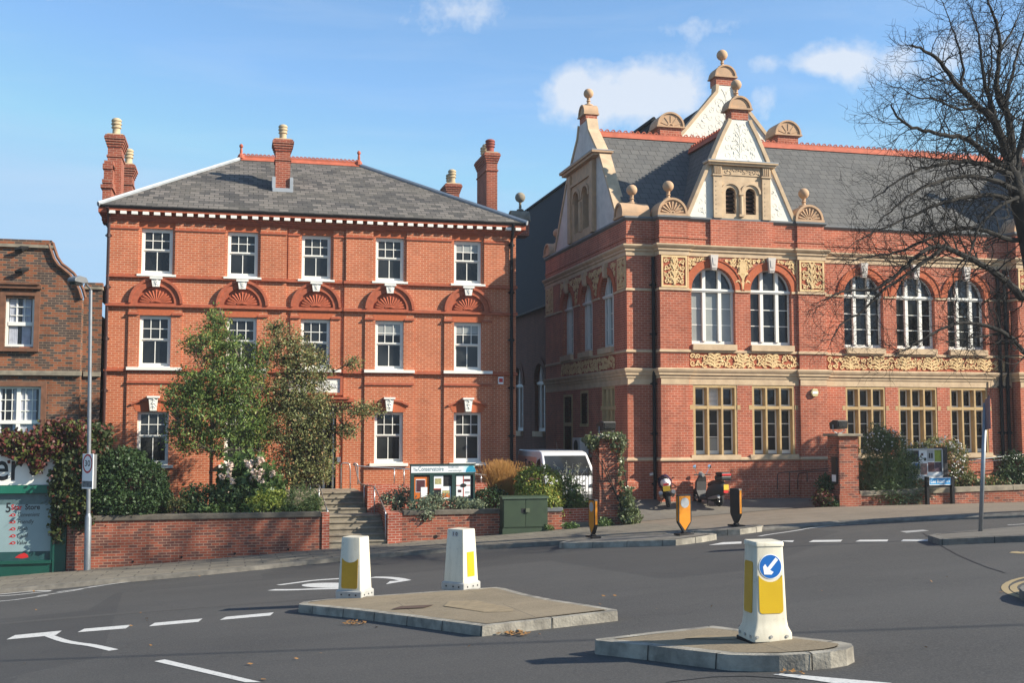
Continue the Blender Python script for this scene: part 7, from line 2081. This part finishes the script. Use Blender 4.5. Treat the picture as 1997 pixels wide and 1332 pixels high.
shrub('low_shrub', 'low brownish plants in shade between flower shrub and dark bush', 'plant', [ell(1930, 945, 35.6, 26, 16, .4), ell(1955, 948, 35.5, 26, 10, .4)], 1300, .05, LCIS, 6, .06)
shrub('red_shrub', 'small dark red shrub left of the right gate pier', 'bush', [ell(1606, 978, 34.5, 18, 20, .35)], 1300, .05, LRED, 6, .06)
shrub('dark_shrub', 'small green shrub against left face of the right gate pier', 'bush', [ell(1612, 945, 34.9, 16, 18, .35), ell(1622, 985, 34.3, 12, 14, .25)], 1300, .05, LDRK, 6, .06)
# creeper over the shop
shrub('red_creeper', 'red and green creeper spilling over the shop roof', 'climber', [ell(120, 842, 35.2, 50, 22, .7), ell(60, 862, 34.6, 52, 20, .4), ell(10, 862, 34.6, 30, 20, .4), ell(95, 880, 34.45, 36, 16, .25), ell(40, 882, 34.42, 32, 14, .2), ell(72, 902, 34.42, 14, 18, .14), ell(150, 860, 34.8, 24, 34, .5)], 7500, .06, LRED, 7, .07, .8, shell=.5, stems=3)
shrub('green_creeper', 'dark green creeper hanging down the shop corner behind lamp post', 'climber', [ell(140, 925, 34.5, 34, 52, .35), ell(135, 985, 34.4, 26, 34, .25), ell(120, 955, 34.4, 20, 50, .2), ell(160, 1010, 34.42, 18, 20, .14), ell(112, 1020, 34.45, 9, 34, .12), ell(190, 855, 35.6, 26, 30, .6)], 8500, .06, LCRG, 7, .07, .8, shell=.5, stems=3)

# ------------------------------------------------------------------ young leafy trees before the orange building
def leafy_tree(name, lab, trunk, limbs, E, n, size, m, bark, clump, cr, asp=.35, tr=.07, droop=.25):
    tp = [onY(*p) for p in trunk]
    t = thing(name, lab, 'tree', tuple(tp[0]))
    mb = MB(); q = smooth_line(tp, 1); mb.tube(q, [tr * (1 - .75 * k / (len(q) - 1)) for k in range(len(q))], 8)
    mb.build('trunk', bark, t, smooth=True)
    mb = MB()
    nodes = []
    P, d = fill(E, n, 0, 0, .25); 
    C = P[rng.choice(len(P), n // clump, replace=False)]
    for l in limbs:
        q = smooth_line([onY(*p) for p in l], 1); mb.tube(q, [tr * .45 * (1 - .8 * k / (len(q) - 1)) for k in range(len(q))], 6); nodes += q
    nodes += smooth_line(tp, 1)[2:]
    A = np.array(nodes)
    for c in C:
        dd = ((A - c) ** 2).sum(1) + 1.2 * np.maximum(0, A[:, 2] - c[2]) ** 2; a = A[np.argmin(dd)]
        if np.linalg.norm(a - c) < 1.3: mid = (a + c) / 2 + rng.normal(size=3) * .05; mb.tube([a, mid, c], [.012, .008, .003], 3, False)
    mb.build('branch', bark, t)
    d = C - np.array(tp[-1]); 
    Pl = np.repeat(C, clump, 0) + rng.normal(size=(len(C) * clump, 3)) * np.array([cr, cr, cr * .75])
    V = leaves_at(Pl, size, asp, droop=droop)
    quadmesh('crown', V, m, t)
    return t
Y1 = 36.6
leafy_tree('rowan_tree', 'slender green leafy tree with pointed top before the left windows',
    [(512, 985, Y1), (510, 930, Y1), (505, 870, Y1), (500, 800, Y1), (485, 740, Y1), (462, 690, Y1), (440, 640, Y1), (428, 600, Y1)],
    [[(505, 870, Y1), (460, 850, Y1 - .2), (400, 830, Y1 - .4), (350, 825, Y1 - .3)], [(502, 820, Y1), (450, 780, Y1 + .3), (390, 760, Y1 + .3)], [(500, 800, Y1), (515, 740, Y1 - .3), (525, 700, Y1 - .2)],
     [(490, 750, Y1), (440, 720, Y1 - .3), (390, 690, Y1 - .2)], [(505, 880, Y1), (470, 875, Y1 - .5), (420, 880, Y1 - .6)]],
    [ell(425, 625, Y1, 22, 34, .5), ell(405, 668, Y1, 48, 36, .8), ell(450, 690, Y1, 40, 44, .8), ell(420, 745, Y1, 82, 46, 1.1), ell(480, 750, Y1, 42, 50, .9), ell(390, 800, Y1, 72, 42, 1.0), ell(470, 810, Y1, 62, 50, 1.1),
     ell(370, 850, Y1, 50, 34, .9), ell(435, 860, Y1, 60, 32, .9), ell(500, 845, Y1, 36, 50, .8), ell(345, 770, Y1, 30, 26, .6), ell(508, 700, Y1, 18, 40, .5)],
    25000, .056, LROW, BRG, 16, .105, .36, .085)
Y2 = 37.0
leafy_tree('bronze_tree', 'straggly bronze green small tree in front of the doorway',
    [(568, 975, Y2), (570, 930, Y2), (575, 880, Y2), (583, 820, Y2), (590, 760, Y2), (580, 700, Y2), (565, 660, Y2)],
    [[(570, 920, Y2), (610, 880, Y2 - .3), (650, 850, Y2 - .3), (670, 830, Y2 - .2)], [(580, 830, Y2), (640, 800, Y2 - .4), (690, 790, Y2 - .4), (740, 800, Y2 - .3), (775, 812, Y2 - .2)], [(590, 770, Y2), (640, 730, Y2), (690, 705, Y2), (700, 690, Y2)],
     [(575, 880, Y2), (540, 850, Y2 + .2), (515, 830, Y2 + .2)], [(585, 740, Y2), (545, 690, Y2), (535, 640, Y2)], [(590, 750, Y2), (610, 690, Y2), (600, 650, Y2)]],
    [ell(560, 680, Y2, 52, 42, .7), ell(600, 715, Y2, 52, 40, .8), ell(575, 765, Y2, 74, 46, 1.0), ell(612, 805, Y2, 52, 36, .9), ell(555, 830, Y2, 62, 46, 1.0), ell(610, 860, Y2, 52, 44, .9), ell(570, 910, Y2, 56, 46, .9), ell(625, 915, Y2, 30, 34, .6),
     ell(700, 800, Y2 - .4, 50, 16, .5), ell(680, 840, Y2 - .3, 26, 16, .4), ell(540, 640, Y2, 22, 18, .4), ell(690, 710, Y2, 18, 16, .3)],
    25000, .045, LBRO, BRK, 11, .11, .5, .07)
# ------------------------------------------------------------------ big bare tree, right
YT = 24.5
t = thing('bare_tree', 'large bare dark tree with spreading twiggy limbs at right edge', 'tree', tuple(onY(2052, 1000, YT)))
def T(l, dy=0.0, dy1=None):
    n = len(l); dy1 = dy if dy1 is None else dy1
    return [onY(x, y, YT + dy + (dy1 - dy) * k / max(1, n - 1)) for k, (x, y) in enumerate(l)]
mb = MB()
tk = smooth_line(T([(2056, 1010), (2050, 900), (2042, 760), (2034, 640), (2020, 540), (2002, 450), (1985, 385), (1974, 335)]), 2)
mb.tube(tk, [.34 - .16 * k / (len(tk) - 1) for k in range(len(tk))], 12)
mb.build('trunk', BRK, t, smooth=True)
LIMBS = [
    ([(1972, 335), (1958, 275), (1938, 232), (1910, 208), (1872, 172), (1848, 142), (1826, 112), (1798, 94), (1775, 88)], .17, 0, -.6),
    ([(1968, 330), (1938, 312), (1912, 288), (1880, 264), (1850, 266), (1806, 256), (1762, 240), (1744, 222), (1738, 200)], .13, 0, -1.2),
    ([(1972, 325), (1972, 268), (1966, 220), (1946, 196), (1942, 152), (1952, 100), (1946, 45), (1930, 10), (1920, -30)], .15, 0, .5),
    ([(1940, 232), (1926, 180), (1916, 140), (1913, 95), (1905, 50), (1890, 10)], .09, -.1, .6),
    ([(1968, 310), (1948, 262), (1932, 222), (1926, 180), (1934, 120), (1932, 70), (1960, 20)], .08, .2, 1.2),
    ([(1976, 320), (1972, 280), (1960, 205), (1968, 160), (1985, 100), (2000, 50)], .12, .3, 1.0),
    ([(1980, 330), (1992, 270), (2010, 200), (2040, 120), (2060, 40)], .16, .2, .8),
    ([(1985, 350), (2020, 300), (2070, 240), (2130, 200)], .14, .2, 1.0),
    ([(1975, 345), (1935, 325), (1885, 312), (1838, 318), (1792, 330), (1748, 352), (1705, 385)], .11, -.2, -1.6),
    ([(1980, 372), (1930, 345), (1880, 342), (1830, 352), (1786, 372), (1750, 400), (1715, 430)], .10, -.3, -2.2),
    ([(1985, 395), (1935, 378), (1880, 385), (1820, 400), (1770, 425), (1720, 445), (1670, 470)], .10, -.1, -1.4),
    ([(2018, 530), (1997, 588), (1978, 562), (1936, 526), (1905, 510), (1872, 493), (1842, 483), (1820, 480), (1790, 495), (1757, 528), (1722, 558), (1700, 567), (1645, 565), (1610, 585)], .15, 0, -1.8),
    ([(1842, 483), (1800, 512), (1765, 540), (1725, 562), (1684, 606), (1650, 626), (1632, 640), (1622, 665)], .07, -.9, -2.2),
    ([(2008, 470), (1975, 470), (1930, 452), (1880, 440), (1830, 455), (1780, 480), (1740, 495), (1690, 500), (1650, 512)], .10, .2, -1.0),
    ([(2038, 720), (1997, 690), (1970, 655), (1940, 640), (1890, 628), (1858, 632), (1815, 652), (1776, 676), (1748, 690)], .10, -.2, -1.8),
    ([(1960, 648), (1920, 655), (1870, 662), (1845, 668)], .05, -.5, -1.4),
    ([(1985, 385), (1950, 400), (1915, 430), (1900, 470), (1880, 520), (1868, 560)], .07, -.2, -1.4),
    ([(2020, 540), (2070, 500), (2140, 470)], .16, .1, .8),
    ([(1872, 172), (1880, 130), (1868, 80), (1850, 40), (1840, 5)], .06, -.3, .3),
    ([(1910, 208), (1870, 215), (1830, 195), (1790, 190), (1755, 170)], .06, -.2, -1.0),
    ([(1946, 100), (1975, 60), (1990, 20)], .06, .3, .8),
]
RNG = random.Random(5)
B_ = MB()
ntw = [0]
def grow(p, d, L, r, lev):
    """a twig that wanders, lifts at its tip, and forks"""
    n = 4 if lev < 2 else 3
    P = [p]; q = p.copy(); dd = d.copy()
    for k in range(n):
        dd = (dd + Vector((RNG.gauss(0, .26), RNG.gauss(0, .26), RNG.gauss(0, .24) + .10 * (k - .6)))).normalized()
        q = q + dd * (L / n); P.append(q.copy())
    B_.tube(P, [r * (1 - .62 * k / n) for k in range(n + 1)], 4 if r > .012 else 3, False); ntw[0] += 1
    if lev >= 3: return
    kids_ = (4, 4, 3)[lev]
    for k in range(kids_):
        f_ = RNG.uniform(.3, 1.0) if k else 1.0
        i = min(n - 1, int(f_ * n)); base = P[i].lerp(P[i + 1], f_ * n - i) if i < n else P[n]
        t_ = (P[min(i + 1, n)] - P[i]).normalized()
        ax = t_.orthogonal(); ax.rotate(Matrix.Rotation(RNG.uniform(0, 6.28), 3, t_))
        nd = t_.copy(); nd.rotate(Matrix.Rotation(R(RNG.uniform(22, 62)), 3, ax))
        grow(base, nd, L * RNG.uniform(.5, .78), max(.0042, r * .55), lev + 1)
for px, r0, a, b in LIMBS:
    r0 *= .8
    P = smooth_line(T(px, a * .8, b * .8), 2)
    P = resample(P, .2)
    jl = len(P)
    for k in range(1, jl - 1): P[k] = P[k] + Vector((RNG.gauss(0, .012), RNG.gauss(0, .012), RNG.gauss(0, .012)))
    B_.tube(P, [max(.012, r0 * (1 - .86 * (k / (jl - 1)) ** .8)) for k in range(jl)], 8)
    L = jl * .2; s = .6
    while s < L:
        k = min(jl - 2, int(s / .2)); fr_ = s / L
        tdir = (P[k + 1] - P[k]).normalized()
        ax = tdir.orthogonal(); ax.rotate(Matrix.Rotation(RNG.uniform(0, 6.28), 3, tdir))
        nd = tdir.copy(); nd.rotate(Matrix.Rotation(R(RNG.uniform(35, 75)), 3, ax))
        rr_ = r0 * (1 - .86 * fr_ ** .8)
        grow(P[k], nd, RNG.uniform(.5, 1.15) * (1.15 - .45 * fr_), min(.022, max(.008, rr_ * .35)), 1 if fr_ > .12 else 2)
        s += RNG.uniform(.10, .26)
    grow(P[-1], (P[-1] - P[-2]).normalized(), .6, .01, 1)
B_.build('crown', BRK, t, fix=False)

# street tree on the far pavement, just outside the frame: it dapples the foot of the hall
t = thing('street_tree', 'leafy street tree on the pavement outside the frame that dapples the hall', 'tree', (29.6, 31.6, ground(29.6, 31.6)))
mb = MB(); mb.tube([(29.6, 31.6, -1.4), (29.55, 31.6, 2.5), (29.5, 31.7, 5.2), (29.4, 31.8, 7.0)], [.14, .11, .07, .03], 8)
for k in range(12):
    a = 2 * math.pi * k / 12; z = 3.6 + .25 * k; mb.tube([(29.55, 31.65, z), (29.5 + 1.6 * math.cos(a * 2.3), 31.7 + 1.2 * math.sin(a * 2.3), z + .9)], [.04, .01], 5)
mb.build('trunk', BRG, t)
E5 = [(np.array((29.5, 31.7, 5.4)), np.array((2.0, 1.6, 1.5))), (np.array((28.9, 31.6, 6.4)), np.array((1.5, 1.2, 1.0))), (np.array((30.4, 31.8, 6.2)), np.array((1.6, 1.3, 1.2)))]
P, d = fill(E5, 5200, 22, .22, .2); quadmesh('crown', leaves_at(P, .12, .6), LROW, t)

# ------------------------------------------------------------------ thin sunny air
mb = MB(); mb.box(-60, 75, -12, 95, -9, 24)
hz_ = mb.build('haze', None) if False else None
me = bpy.data.meshes.new('haze'); me.from_pydata(mb.v, [], mb.f)
hm = bpy.data.materials.new('haze'); hm.use_nodes = True; nt = hm.node_tree; nt.nodes.clear()
ho = N(nt, 'OutputMaterial'); pv = N(nt, 'VolumePrincipled'); nt.links.new(pv.outputs[0], ho.inputs['Volume'])
pv.inputs['Color'].default_value = (0.9, 0.92, 0.95, 1); pv.inputs['Density'].default_value = 0.0005; pv.inputs['Anisotropy'].default_value = 0.2
me.materials.append(hm); hz_ = bpy.data.objects.new('haze', me); col.objects.link(hz_); hz_['kind'] = 'stuff'
